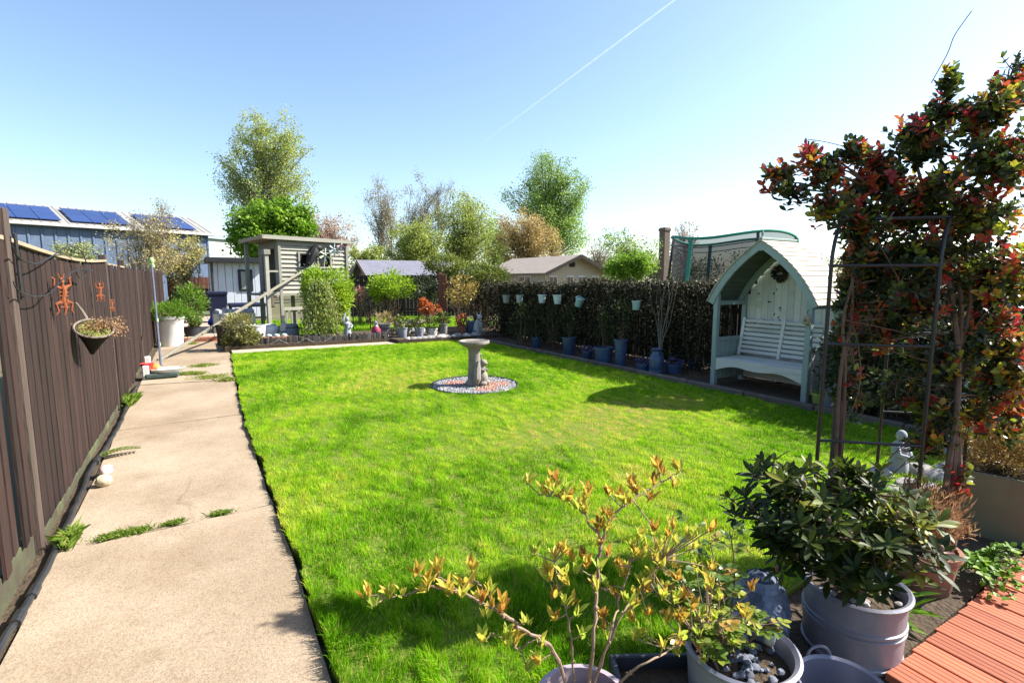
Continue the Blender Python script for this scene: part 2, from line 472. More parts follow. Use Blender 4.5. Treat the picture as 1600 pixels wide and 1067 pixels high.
mx2 = nt.nodes.new('ShaderNodeMix'); mx2.data_type = 'RGBA'; mx2.blend_type = 'MULTIPLY'; mx2.inputs['Factor'].default_value = .6
L(mx.outputs['Result'], mx2.inputs['A']); L(r4.outputs[0], mx2.inputs['B'])
n5 = noise(.55, 6, .6); r5 = ramp(nt, [(.42, (1, 1, 1)), (.58, (.80, .76, .72))]); L(n5.outputs['Fac'], r5.inputs['Fac'])
n6 = noise(14, 6, .8); r6 = ramp(nt, [(.30, (.66, .62, .58)), (.42, (1, 1, 1))]); L(n6.outputs['Fac'], r6.inputs['Fac'])
vc = nt.nodes.new('ShaderNodeTexVoronoi'); vc.feature = 'DISTANCE_TO_EDGE'; vc.inputs['Scale'].default_value = .75
nd = noise(2.2, 5, .7); dm_ = nt.nodes.new('ShaderNodeMix'); dm_.data_type = 'RGBA'; dm_.inputs['Factor'].default_value = .22
L(tc.outputs['Object'], dm_.inputs['A']); L(nd.outputs['Color'], dm_.inputs['B']); L(dm_.outputs['Result'], vc.inputs['Vector'])
rc = ramp(nt, [(0.0, (.45, .40, .35)), (.0025, (.66, .62, .57)), (.006, (1, 1, 1))]); L(vc.outputs['Distance'], rc.inputs['Fac'])
nk = noise(.42, 3, .5); rk_ = nt.nodes.new('ShaderNodeMapRange'); rk_.inputs['From Min'].default_value = .52; rk_.inputs['From Max'].default_value = .60; L(nk.outputs['Fac'], rk_.inputs['Value'])
rk = nt.nodes.new('ShaderNodeMix'); rk.data_type = 'RGBA'; L(rk_.outputs[0], rk.inputs['Factor']); rk.inputs['A'].default_value = (1, 1, 1, 1); L(rc.outputs[0], rk.inputs['B'])
out_ = mx2.outputs['Result']
for q_, f_ in ((r5, .9), (r6, .5), (rk, .7)):
    m_ = nt.nodes.new('ShaderNodeMix'); m_.data_type = 'RGBA'; m_.blend_type = 'MULTIPLY'; m_.inputs['Factor'].default_value = f_
    L(out_, m_.inputs['A']); L(q_.outputs['Result'] if q_ is rk else q_.outputs[0], m_.inputs['B']); out_ = m_.outputs['Result']
L(out_, b.inputs['Base Color']); b.inputs['Roughness'].default_value = .92; b.inputs['Specular IOR Level'].default_value = .2
ad = nt.nodes.new('ShaderNodeMath'); ad.operation = 'ADD'; L(n2.outputs['Fac'], ad.inputs[0]); L(vor.outputs['Distance'], ad.inputs[1])
bp = nt.nodes.new('ShaderNodeBump'); bp.inputs['Strength'].default_value = .4; bp.inputs['Distance'].default_value = .002
L(ad.outputs[0], bp.inputs['Height']); L(bp.outputs[0], b.inputs['Normal'])
M_PATH = m
path = props(bpy.data.objects.new('path', None), kind='structure'); col.objects.link(path); ORG[path] = Vector((0, 0, 0))
joints = [(.2, .2), (3.74, 3.77), (6.55, 6.6), (9.25, 8.98), (10.75, 10.95), (12.75, 12.5), (15.0, 15.0)]
for (a0, a1), (b0, b1) in zip(joints[:-1], joints[1:]):
    g = .008; nn = 10
    left = [Vector((-.755 + random.uniform(-.008, .008), a0 + g + (b0 - a0 - 2 * g) * t, 0)) for t in np.linspace(0, 1, nn)]
    right = [Vector((xr(a1 + (b1 - a1) * t) + random.uniform(-.012, .012), a1 + g + (b1 - a1 - 2 * g) * t, 0)) for t in np.linspace(0, 1, nn)]
    e1 = [left[-1].lerp(right[-1], t) + Vector((0, random.uniform(-.012, .008), 0)) for t in np.linspace(.08, .92, 11)]
    e0 = [right[0].lerp(left[0], t) + Vector((0, random.uniform(-.008, .012), 0)) for t in np.linspace(.08, .92, 11)]
    poly = left + e1 + right[::-1] + e0
    z = random.uniform(-.006, .002)
    mb = MB(); mb.prism([p + Vector((0, 0, z - .11)) for p in poly], (0, 0, .11)); mb.build('slab', M_PATH, path)
MB().box((-.2, 8, -.075), (1.3, 16, .02)).build('joint_bed', M_SOIL, path)

# upper terrace beyond the brick step
terr = props(bpy.data.objects.new('terrace', None), kind='structure'); col.objects.link(terr); terr.location = (0, 15, 0); ORG[terr] = Vector((0, 15, 0))
M_BRICK = pm('brick', (.42, .17, .10), (.30, .12, .075), 12, .9, .4, 40, rnd=.25)
M_PAVE = pm('paving', (.46, .37, .29), (.37, .29, .22), 4, .92, .4, 60, rnd=.12)
MB().box((-.05, 15.02, .02), (1.3, .06, .14)).build('mortar', pm('mortar', (.3, .27, .24), (.24, .21, .19), 20), terr)
bm_ = MB().box((0, 0, 0), (.215, .07, .065), .006).mesh('brick', M_BRICK)
for k in range(6):
    for r in range(2): inst('brick', bm_, Matrix.Translation((-.6 + .225 * k + (.11 if r else 0), 14.975, .012 + .075 * r)), terr)
pv = MB().box((0, 0, 0), (.59, .59, .05), .006).mesh('paving_slab', M_PAVE)
for i in range(3):
    for j in range(15): inst('paving_slab', pv, Matrix.Translation((-.5 + .6 * i, 15.36 + .6 * j, .068 + random.uniform(-.003, .003))), terr)
MB().box((.1, 19.6, .02), (1.9, 9.1, .04)).build('bedding', M_SOIL, terr)

# ------------------------------------------------------------------ lawn
def lawn_sheet(poly, name, z):
    mb = MB(); mb.prism([Vector((x, y, z - .08)) for x, y in poly], (0, 0, .08))
    return mb.build(name, pm('lawn_soil', (.10, .185, .018), (.19, .20, .05), 12, .95, .6, 60, spec=.0), kind='structure', origin=(0, 0, 0))
lawn_poly = [(float(edge(y)) + .012, y) for y in np.linspace(.6, 11.9, 150)] + [(6.02, 11.6), (6.02, 1.3), (2.7, 1.3), (2.0, 1.25), (1.2, .6)]
lawn_sheet(lawn_poly, 'lawn', LAWN_Z)
lawn_sheet([(.9, 14.2), (.9, 21), (9, 21), (9, 14.2)], 'back_lawn', LAWN_Z)
BATH = Vector((3.40, 6.52, LAWN_Z))
BATH_R = .63
def smooth_noise(x, y, seed, lam):
    r = np.random.default_rng(seed); out = np.zeros_like(x)
    for k in range(14):
        a = r.uniform(0, 2 * np.pi); f = 2 * np.pi / (lam * r.uniform(.5, 1.8)); ph = r.uniform(0, 6.28)
        out += np.sin((x * np.cos(a) + y * np.sin(a)) * f + ph)
    return out / 3.7
M_GRASS = leafmat('grass_blades', [(0.0, (.06, .19, .003)), (.30, (.17, .41, .007)), (.55, (.34, .58, .014)), (.78, (.56, .60, .05)), (1.0, (.56, .44, .17))], transl=.5, rough=.7, spec=.08)
def grass_patch(name, x0, x1, y0, y1, dens, hgt, wid, inside, seg, parent=None):
    n = int((x1 - x0) * (y1 - y0) * dens)
    x = rng.uniform(x0, x1, n); y = rng.uniform(y0, y1, n)
    k = inside(x, y)
    # blades stand in tufts
    x = x[k]; y = y[k]
    big = smooth_noise(x, y, 3, .55); fine = smooth_noise(x, y, 4, .14); wide = smooth_noise(x, y, 5, 2.0)
    keep = rng.random(len(x)) < np.clip(.78 + .3 * fine + .12 * big, .25, 1)
    x, y, big, fine, wide = (q[keep] for q in (x, y, big, fine, wide)); n = len(x)
    yel = np.exp(-(((x - 3.1) / 1.1) ** 2 + ((y - 3.9) / .55) ** 2)) + .7 * np.exp(-(((x - 4.3) / .8) ** 2 + ((y - 4.2) / .5) ** 2)) + .5 * np.exp(-(((x - 2.6) / .9) ** 2 + ((y - 7.6) / 1.2) ** 2))
    yel += .35 * np.exp(-(((x - 1.8) / .5) ** 2 + ((y - 2.3) / .4) ** 2))
    h = hgt * np.clip(1 + .20 * big + .17 * fine - .30 * yel, .30, 2.0) * rng.uniform(.55, 1.3, n)
    t = .37 + .16 * wide + .10 * fine - .07 * big + rng.normal(size=n) * .17 + .36 * yel * (1 + .7 * fine)
    t = np.where(rng.random(n) < .06 + .18 * np.clip(yel, 0, 1), .93, t); t = np.clip(t, 0, .99)
    a = rng.uniform(0, 2 * np.pi, n); la = smooth_noise(x, y, 8, .3) * 2.5 + rng.normal(size=n) * .9
    lean = h * np.abs(rng.normal(.45, .32, n)); lx = np.cos(la) * lean; ly = np.sin(la) * lean
    wx = np.cos(a) * wid * .5; wy = np.sin(a) * wid * .5
    z0 = np.full(n, LAWN_Z - .004)
    rows = [np.stack([x - wx, y - wy, z0], 1), np.stack([x + wx, y + wy, z0], 1)]
    if seg == 2:
        rows += [np.stack([x + lx * .35 + wx * .8, y + ly * .35 + wy * .8, z0 + h * .6], 1), np.stack([x + lx * .35 - wx * .8, y + ly * .35 - wy * .8, z0 + h * .6], 1)]
    rows += [np.stack([x + lx, y + ly, z0 + h * .95], 1)]
    V = np.stack(rows, 1).reshape(-1, 3); kk = len(rows); o = (np.arange(n) * kk)[:, None]
    if seg == 2: Fs = [np.array([[0, 1, 2, 3]]) + o, np.array([[3, 2, 4]]) + o]
    else: Fs = [np.array([[0, 1, 2]]) + o]
    return V, Fs, np.repeat(t, kk)
def in_lawn(x, y):
    xl = edge(y) + .006
    k = (x > xl) & (x < 6.03) & (y < 11.9 - (x - .6) * .055)
    k &= (y > 1.3) | (x < 2.0)
    k &= (y > .6 + np.clip(x - 1.2, 0, .8) * .85)
    k &= ((x - BATH.x) ** 2 + (y - BATH.y) ** 2) > BATH_R ** 2
    # worn spots where the soil shows
    for wx, wy, wr in ((3.0, 3.9, .16), (3.35, 4.05, .12), (2.7, 3.75, .10), (3.9, 4.25, .14), (1.75, 2.9, .07), (4.4, 4.6, .12), (2.2, 5.2, .08), (3.2, 4.4, .10), (1.5, 4.6, .05)):
        k &= (((x - wx) / 1.6) ** 2 + (y - wy) ** 2 > wr ** 2) | (rng.random(len(x)) < .45)
    # only what the lens can reach, with a margin for a step aside
    k &= (y > .16 * x - .3)
    return k
lens = lambda lo, hi: (lambda x, y: in_lawn(x, y) & (np.hypot(x, y) >= lo) & (np.hypot(x, y) < hi))
VV, FF, TT, off = [], [], [], 0
for lo, hi, dens, hg, wd, seg in ((0, 2.6, 32000, .046, .0028, 2), (2.6, 4.2, 22000, .036, .0034, 2), (4.2, 7, 17000, .031, .0048, 1), (7, 14, 9000, .033, .008, 1)):
    V, Fs, t = grass_patch('grass', .3, 6.1, .6, 12, dens, hg, wd, lens(lo, hi), seg)
    VV.append(V); TT.append(t); FF += [f + off for f in Fs]; off += len(V)
q4 = [f for f in FF if f.shape[1] == 4]; q3 = [f for f in FF if f.shape[1] == 3]
obj_np('grass', np.concatenate(VV), [np.concatenate(q4), np.concatenate(q3)], M_GRASS, tint=np.concatenate(TT), origin=Vector((0, 0, 0)),
       label='bright green lawn grass, shaggy and yellowed in patches', cat='grass', kind='stuff')
V, Fs, t = grass_patch('grass', .9, 8.9, 14.3, 20.8, 900, .07, .02, lambda x, y: x > 0, 1)
obj_np('grass', V, Fs, M_GRASS, tint=t, origin=Vector((0, 0, 0)), label='grass of the far lawn beneath the playhouse', cat='grass', kind='stuff')

# strip of pale gravel where lawn meets the far bed
mb = MB(); mb.prism([Vector(p) for p in ((.62, 11.95, -.05), (4.05, 11.72, -.05), (4.05, 12.25, -.05), (.62, 12.55, -.05))], (0, 0, .09))
mb.build('gravel_strip', pm('pale_gravel', (.55, .47, .36), (.36, .30, .22), 60, .95, .8, 120, coords='Object'), kind='structure', origin=(0, 0, 0))
# soil of the far bed and of the border under the hedge
mb = MB(); mb.prism([Vector(p) for p in ((.5, 12.5, -.05), (4.05, 12.2, -.05), (4.1, 11.75, -.05), (7.5, 11.4, -.05), (8.5, 14.4, -.05), (.5, 14.4, -.05))], (0, 0, .17)); mb.build('flower_bed', M_SOIL, kind='structure', origin=(0, 0, 0))
mb = MB(); mb.prism([Vector(p) for p in ((6.12, .5, -.05), (7.6, .5, -.05), (7.6, 11.7, -.05), (6.12, 11.7, -.05))], (0, 0, .10)); mb.build('border_bed', M_SOIL, kind='structure', origin=(0, 0, 0))
# kerb between lawn and hedge border
kerb = thing('lawn_edging', (6.07, 6, 0), 'low grey timber edging between the lawn and the shaded hedge border', 'edging')
M_KERB = pm('kerb_timber', (.20, .16, .13), (.12, .10, .085), 8, .9, .4, 30, rnd=.2)
yy = 1.3
while yy < 11.4:
    ln = min(random.choice([.9, 1.0, 1.2]), 11.45 - yy)
    MB().box((6.07 + random.uniform(-.012, .012), yy + ln / 2, .03), (.075, ln - .012, .14), .012).build('sleeper', M_KERB, kerb); yy += ln

# ------------------------------------------------------------------ timber deck
deck = props(bpy.data.objects.new('deck', None), kind='structure'); col.objects.link(deck); deck.location = (3, 0, 0); ORG[deck] = Vector((3, 0, 0))
M_DECK = pm('deck_board', (.47, .135, .065), (.33, .09, .045), 5, .75, .12, 7, stretch=(5, .5, 5), rnd=.2, c3=(.42, .22, .13), c3amt=.58)
prof = []
for k in range(4):
    x0 = -.055 + .11 * k / 4
    prof += [(x0 + .002, .0032), (x0 + .006, .005), (x0 + .0215, .005), (x0 + .0255, .0032)]
prof = [(-.055, -.026)] + prof + [(.055, -.026)]
dm = MB(); dm.prism([Vector((x, -1.2, z)) for x, z in prof], (0, 2.4, 0)); dme = dm.mesh('deck_board', M_DECK)
for k in range(26):
    x = 2.16 + .116 * k
    inst('deck_board', dme, Matrix.Translation((x, -.42 + random.uniform(-.004, .004), .035 + random.uniform(-.0015, .0015))) @ Matrix.Rotation(rad(-4), 4, 'Z'), deck)
MB().box((3.6, -.45, -.02), (3.2, 2.3, .04)).build('joist_bed', M_DARKWOOD, deck)
# stones and soil between the pots and the lawn
mb = MB(); mb.prism([Vector(p) for p in ((.6, .2, -.05), (2.1, .2, -.05), (2.2, .8, -.05), (6.1, .8, -.05), (6.1, 1.32, -.05), (2.1, 1.3, -.05), (1.2, .7, -.05), (.6, .65, -.05))], (0, 0, .06)); mb.build('pot_border', M_SOIL, kind='structure', origin=(0, 0, 0))
# ================================================================== left boundary fence
FX = -.86
fence = thing('board_fence', (FX, 8, 0), 'long dark brown feather-edge board fence beside the concrete path', 'fence')
tops = lambda y: 1.76 if y < 7.7 else (1.72 if y < 9.6 else 1.74)
posts = [.35, 2.0, 3.82, 7.70, 9.6, 11.5, 13.4, 15.3, 17.2, 19.1, 21.0]
bmesh_ = {}
def board(w, h):
    k = (round(w, 3), round(h, 2))
    if k not in bmesh_:
        mb = MB()                                     # feather edge: thick on one side, thin on the other
        mb.prism([Vector(p) for p in ((0, 0, 0), (.014, .002, 0), (.015, .004, 0), (.011, w - .003, 0), (.009, w, 0), (0, w, 0))], (0, 0, h)); bmesh_[k] = mb.mesh('board', M_FENCE)
    return bmesh_[k]
y = .4
while y < 21:
    near = [p for p in posts if abs(p - y) < .04]
    t = tops(y) - (.0 if y < 4 else 0) + random.choice([-.02, -.01, 0, 0, .01])
    sag = -.05 * math.sin(math.pi * ((y - 3.82) / 3.88)) if 3.82 < y < 7.7 else 0
    near_ = y < 3.8; zb_ = .14 if near_ else .05; h = round((t + sag - zb_) / .02) * .02
    x = FX - .012 + (0.03 if 7.7 < y < 9.6 else 0) + (.015 if y > 11.5 else 0)
    if near_: x += random.choice([0, .022])
    inst('board', board(.10 if near_ else .152, h), Matrix.Translation((x, y, zb_ + random.uniform(-.012, .012))) @ Matrix.Rotation(rad(random.uniform(-.35, .35)), 4, 'X') @ Matrix.Rotation(rad(random.uniform(-1.0, 1.0)), 4, 'Z'), fence)
    y += .112 if near_ else .148
for p in posts:
    tall = 1.93 if p == 3.82 else 1.84
    MB().box((FX + (.0 if p < 4 else -.02), p, tall / 2 - .05), (.07, .085, tall + .1), .006).build('post', M_POST, fence)
for a, b_ in zip(posts[:-1], posts[1:]):
    z = (tops((a + b_) / 2))
    if b_ < 11: 
        mb = MB(); n_ = 8
        for k in range(n_):
            y0, y1 = a + .05 + (b_ - a - .1) * k / n_, a + .05 + (b_ - a - .1) * (k + 1) / n_
            f = lambda yy: z + .012 - (.05 * math.sin(math.pi * (yy - 3.82) / 3.88) if a == 3.82 else 0)
            mb.beam((FX - .002, y0, f(y0)), (FX - .002, y1 + .002, f(y1)), .05, .022)
        mb.build('cap_rail', M_PALEWOOD, fence)
    MB().box((FX - .012, (a + b_) / 2, .05 if b_ < 4 else -.05), (.03, b_ - a - .1, .2), .004).build('gravel_board', pm('gravel_board', (.09, .10, .05), (.06, .045, .035), 5, .9, .5, 20, c3=(.13, .15, .06), c3amt=.5), fence)
# strip of dirt and the black cable duct along the foot of the fence
MB().box((-.805, 8, -.04), (.11, 16, .05)).build('fence_strip', M_SOIL, kind='structure', origin=(0, 0, 0))
pts = []; yy = .5
while yy < 9.3:
    pts.append(Vector((-.775 + .018 * math.sin(yy * 2.1) + random.uniform(-.006, .006), yy, .018 + .006 * math.sin(yy * 5)))); yy += .12
hose = MB().tube(pts, .017, 8).build('cable_hose', M_BLACKPLASTIC, smooth=True, label='black plastic cable hose lying along the foot of the brown fence', cat='hose')
for yj in (3.05, 3.22, 5.4):
    p = min(pts, key=lambda q: abs(q.y - yj)); MB().tube([p - Vector((0, .05, 0)), p + Vector((0, .05, 0))], .024, 8).build('joint_sleeve', M_BLACKPLASTIC, hose, smooth=True)

# ------------------------------------------------------------------ iron bracket with spiral scrolls on the tall post
M_RUST = pm('rusted_iron', (.34, .10, .035), (.20, .055, .022), 25, .9, .4, 60)
def on_fence(x, y, off=.03): return AX(x, y, FX + off)
br = thing('scroll_bracket', (FX + .05, 3.82, 1.5), 'black wrought iron scroll bracket curling out from the tall fence post', 'bracket')
def smooth_path(px, n=8):
    P_ = [Vector(p) for p in px]; out = []
    for i in range(len(P_) - 1):
        p0, p1, p2, p3 = P_[max(i - 1, 0)], P_[i], P_[i + 1], P_[min(i + 2, len(P_) - 1)]
        for k in range(n):
            t = k / n
            out.append(.5 * ((2 * p1) + (p2 - p0) * t + (2 * p0 - 5 * p1 + 4 * p2 - p3) * t * t + (3 * p1 - p0 - 3 * p2 + p3) * t ** 3))
    return out + [P_[-1]]
def bpath(px, x0, x1):
    n_ = len(px); return smooth_path([AX(x, y, FX + x0 + (x1 - x0) * i / (n_ - 1)) for i, (x, y) in enumerate(px)])
MB().tube(bpath([(19, 385), (30, 403), (56, 412), (82, 400), (103, 387), (124, 390), (135, 412), (132, 432), (124, 434), (120, 424), (132, 421), (146, 424)], .06, .13), .0042, 6).build('upper_scroll', M_BLACK, br, smooth=True)
MB().tube(bpath([(21, 440), (30, 455), (54, 463), (78, 458), (98, 437), (116, 424), (140, 422), (146, 424)], .06, .13), .0042, 6).build('lower_scroll', M_BLACK, br, smooth=True)
MB().box((FX + .055, 3.84, 1.62), (.012, .03, .36), .003).build('back_plate', M_BLACK, br)

# ------------------------------------------------------------------ rusty lizard ornaments on the boards
def lizard(cx, cy, h, label, tilt=0):
    c = on_fence(cx, cy); s = h / 1.0
    root = thing('rusty_ornament', c, label, 'ornament', 'rusty ornaments on the fence')
    Mx = Matrix.Translation(c) @ Matrix.Rotation(tilt, 4, 'X') @ Matrix.Scale(s, 4)
    Q = lambda u, v: Vector((.045 / s + u * .80, u * .70, v))          # u runs along the fence, v up
    mb = MB(Mx)
    mb.tube([Q(0, .30), Q(.03, .12), Q(-.02, -.08), Q(.03, -.28), Q(-.02, -.46)], [.035, .062, .055, .035, .012], 8)
    mb.ball(Q(0, .37), (.05, .075, .085)); mb.build('body', M_RUST, root, smooth=True)
    for su in (-1, 1):
        MB(Mx).tube([Q(su * .04, .2), Q(su * .17, .27), Q(su * .15, .42), Q(su * .20, .47)], [.035, .03, .025, .012], 6).build('front_leg', M_RUST, root, smooth=True)
        MB(Mx).tube([Q(su * .04, -.12), Q(su * .17, -.18), Q(su * .13, -.36), Q(su * .19, -.44)], [.035, .03, .025, .012], 6).build('hind_leg', M_RUST, root, smooth=True)
        MB(Mx).tube([Q(su * .03, .43), Q(su * .07, .56)], [.018, .008], 5).build('horn', M_RUST, root, smooth=True)
    for k in range(6):
        v = .2 - .09 * k; MB(Mx).beam(Q(-.09, v), Q(.09, v - .02), .05, .022).build('rib', M_RUST, root)
lizard(86, 463, .29, 'large rusty orange metal lizard fixed to the fence beside the tall post', .05)
lizard(147, 457, .20, 'small rusty orange metal lizard on the fence above the cone basket')
lizard(167, 478, .15, 'smallest rusty orange metal lizard on the fence behind the cone basket rim')

# ------------------------------------------------------------------ cone wall basket
bc = AX(147, 514, FX + .145)
bk = thing('cone_basket', bc, 'dark cone wall basket with dried brown trailing plant hung on the fence', 'basket')
r_ = .13
TB = Matrix.Translation(bc) @ Matrix.Rotation(rad(30), 4, 'X') @ Matrix.Rotation(rad(10), 4, 'Y')      # the mouth tips towards the path
MB(TB).lathe([(.005, -.26), (.014, -.255), (.066, -.13), (r_, 0), (r_ + .006, .008), (r_ - .008, .002), (.02, -.04)], n=20).build('cone', pm('basket_weave', (.018, .012, .009), (.009, .006, .005), 30, .9, .9, 60, stretch=(1, 1, 3)), bk, smooth=True)
MB(TB).tube([Vector((r_ * math.cos(a), r_ * math.sin(a), .006)) for a in np.linspace(0, 2 * math.pi, 25)], .009, 6).build('rim', M_PALEBARK, bk, smooth=True)
hk = TB @ Vector((-.05, .12, .0)); MB().tube([hk, hk + Vector((-.03, .0, .08)), hk + Vector((-.06, -.03, .15))], [.012, .010, .006], 6).build('hook', M_PALEBARK, bk, smooth=True)
MB(TB).ball((0, 0, -.008), (.118, .118, .03), 14, 6).build('moss', pm('moss', (.16, .22, .03), (.22, .18, .07), 14, .95, .9, 60, bdist=.03), bk, smooth=True)
n_ = 900
P_ = np.array(bc) + np.stack([rng.normal(.03, .05, n_), rng.normal(.04, .075, n_), np.abs(rng.normal(.015, .025, n_))], 1)
trail = np.array(bc) + np.stack([rng.normal(.115, .045, 500), rng.normal(.08, .07, 500), rng.normal(-.005, .04, 500)], 1)
P_ = np.concatenate([P_, trail]); D_ = rng.normal(size=P_.shape) + [.5, 0, .2]
leaf_obj('dried_foliage', P_, D_, rng.normal(size=P_.shape), rng.uniform(.012, .03, len(P_)), rng.random(len(P_)), leafmat('dry_trailing', [(0, (.22, .09, .045)), (.5, (.34, .17, .08)), (.8, (.42, .27, .13)), (1, (.2, .22, .05))], .2), bk, wid=.6, kind='stuff')
mb = MB()
for k in range(50):
    a = bc + Vector((random.uniform(-.03, .10), random.uniform(-.08, .12), .02)); e = a + Vector((random.uniform(.02, .10), random.uniform(-.06, .10), random.uniform(-.07, .06)))
    mb.tube([a, (a + e) / 2 + Vector((0, 0, .04)), e], .0022, 3, False)
mb.build('dried_stems', M_TWIG, bk)

# ------------------------------------------------------------------ things on the path
def tuft(c, r, n, h, label, dry=0.0, name='grass_tuft', elong=(1, 1), group='weeds in the path joints'):
    x = c[0] + rng.normal(size=n) * r * elong[0]; y = c[1] + rng.normal(size=n) * r * elong[1]
    hh = h * rng.uniform(.5, 1.3, n); a = rng.uniform(0, 6.28, n); w = .0006 + .00022 * np.hypot(c[0], c[1]) / 2
    la = rng.uniform(0, 6.28, n); lean = hh * np.abs(rng.normal(.6, .35, n))
    z0 = c[2] if len(c) > 2 else 0.0
    z = np.full(n, z0 - .006); wx, wy = np.cos(a) * w, np.sin(a) * w
    V = np.stack([np.stack([x - wx, y - wy, z], 1), np.stack([x + wx, y + wy, z], 1), np.stack([x + np.cos(la) * lean * .4 + wx * .7, y + np.sin(la) * lean * .4 + wy * .7, z + hh * .65], 1),
                  np.stack([x + np.cos(la) * lean, y + np.sin(la) * lean, z + hh * .9], 1)], 1).reshape(-1, 3)
    o = (np.arange(n) * 4)[:, None]
    t = np.clip(rng.normal(.5 + dry, .13, n), 0, .99)
    return obj_np(name, V, [np.array([[0, 1, 2]]) + o, np.array([[0, 2, 3]]) + o], leafmat('weed_blades', [(0, (.06, .12, .015)), (.5, (.15, .24, .03)), (.8, (.30, .32, .08)), (1, (.42, .36, .14))], .4, rough=.7, spec=.1), tint=np.repeat(t, 4), label=label, cat='weed', group=group)
tuft((-.72, 3.85), .022, 420, .075, 'tallest grass weed against the fence foot at the first path joint', elong=(.6, 2.6))
tuft((-.45, 3.78), .045, 1000, .034, 'long low grass weed spreading along the first path joint', elong=(1.5, .4))
tuft((-.20, 3.79), .022, 420, .03, 'small grass weed midway along the first path joint', elong=(1.1, .6))
tuft((.06, 3.79), .022, 420, .03, 'small grass weed in the first path joint on its lawn side', elong=(1.4, .6))
tuft((-.76, 7.9), .04, 260, .12, 'thin grass weed at the fence foot before the toy heap', elong=(.5, 3))
for i, (px_, py_, rr, lb) in enumerate([(318, 572, .10, 'leafy weed patch on the cracked slabs'), (330, 590, .12, 'weed line curving along the cracked slab'), (305, 585, .07, 'small weed in the crack near the toy heap'), (358, 594, .08, 'weed in the crack reaching the lawn edge'), (290, 585, .07, 'weed beside the blue and white toy tray'), (296, 538, .08, 'yellow weed at the brick step')]):
    c = G(px_, py_); tuft((c.x, c.y), rr * .8, 600, .05, lb, dry=.12, elong=(1.2, .8))

# fallen leaf frond, pink shell and cream stone by the fence
c = G(186, 712)
lf = thing('fern_leaf', c, 'flat green fern-like leaf fallen on the path by the fence', 'leaf')
a0, a1 = c + Vector((-.16, -.02, .02)), c + Vector((.15, .05, .03))
MB().tube([a0, (a0 + a1) / 2 + Vector((0, 0, .03)), a1], .004, 5).build('midrib', M_TWIG, lf)
M_FERN = leafmat('fern', [(0, (.05, .10, .012)), (1, (.16, .20, .03))], .3)
for k in range(12):
    t = .1 + .85 * k / 11
    for sgn in (-1, 1):
        p = np.array(a0.lerp(a1, t)) + [0, 0, .025 * math.sin(math.pi * t)]
        V, Fs, kk = leaf_arrays(p[None], np.array([[.5, sgn * 1.0, .15]]), np.array([[0, 0, 1.]]), np.array([.10 * (1 - .5 * t)]), LEAF_F, .8)
        obj_np('leaflet', V, Fs, M_FERN, lf, tint=np.full(kk, random.random()))
def pebble(name, c, d, mat, label, cat, seed=0):
    mb = MB(); mb.ball(Vector(c) + Vector((0, 0, d[2] * .8)), d, 14, 9)
    rs = np.random.default_rng(seed)
    mb.v = [p + Vector(tuple(rs.normal(size=3) * min(d) * .06)) for p in mb.v]
    return mb.build(name, mat, smooth=True, label=label, cat=cat)
c = G(166, 742)
sh = pebble('painted_stone', c, (.05, .07, .045), pm('pink_paint', (.62, .2, .2), (.55, .5, .42), 6, .6, .3, 30, c3=(.7, .6, .5), c3amt=.5), 'pink painted stone on the path between the fern leaf and the cream stone', 'stone')
c = G(163, 758)
pebble('cream_stone', c, (.055, .05, .045), pm('cream_stone', (.6, .52, .36), (.48, .40, .26), 9, .8, .4, 30), 'rounded cream stone on the path by the fence', 'stone', 2)

# ------------------------------------------------------------------ toy tray with the green-topped pole
c = G(252, 590)
toy = thing('water_toy', c, 'white and blue toy tray with red bucket standing by the fence', 'toy')
M_TW = pm('toy_white', (.7, .72, .66), (.6, .62, .58), 6, .5, .1)
mb = MB(Matrix.Translation(c))
mb.box((0.02, 0, .05), (.44, .30, .08), .02); mb.build('tray', pm('toy_dark', (.06, .09, .08), (.04, .06, .055), 6, .6, .1), toy)
mb = MB(Matrix.Translation(c)); pr = [(.16, .0), (.2, .05), (.21, .055), (.19, .03), (.1, .015)]
mb.lathe([(.17, .0), (.215, .055), (.2, .058), (.16, .02)], (.10, 0, .09), 18, 1.1, .8); mb.build('rim', M_TW, toy, smooth=True)
MB(Matrix.Translation(c)).ball((.10, 0, .105), (.15, .11, .025), 14, 6).build('water', pm('toy_blue', (.12, .35, .62), (.2, .45, .7), 6, .2, .05), toy, smooth=True)
MB(Matrix.Translation(c)).box((-.19, -.08, .10), (.09, .07, .24), .015).build('near_leg', M_TW, toy)
MB(Matrix.Translation(c)).box((-.17, .13, .17), (.09, .06, .34), .015).build('back_board', M_TW, toy)
MB(Matrix.Translation(c)).lathe([(.07, 0), (.09, .12), (.095, .125), (.07, .11)], (-.17, .02, .12), 14).build('bucket', pm('toy_red', (.6, .05, .04), (.5, .04, .035), 6, .4, .05), toy, smooth=True)
MB(Matrix.Translation(c)).ball((-.07, .03, .17), (.08, .05, .05)).build('scoop', pm('toy_orange', (.7, .3, .05), (.6, .25, .05), 6, .4, .05), toy, smooth=True)
MB(Matrix.Translation(c)).ball((-.02, .0, .13), (.05, .05, .04)).build('sponge', pm('toy_pink', (.7, .45, .4), (.6, .4, .35), 6, .6, .1), toy, smooth=True)
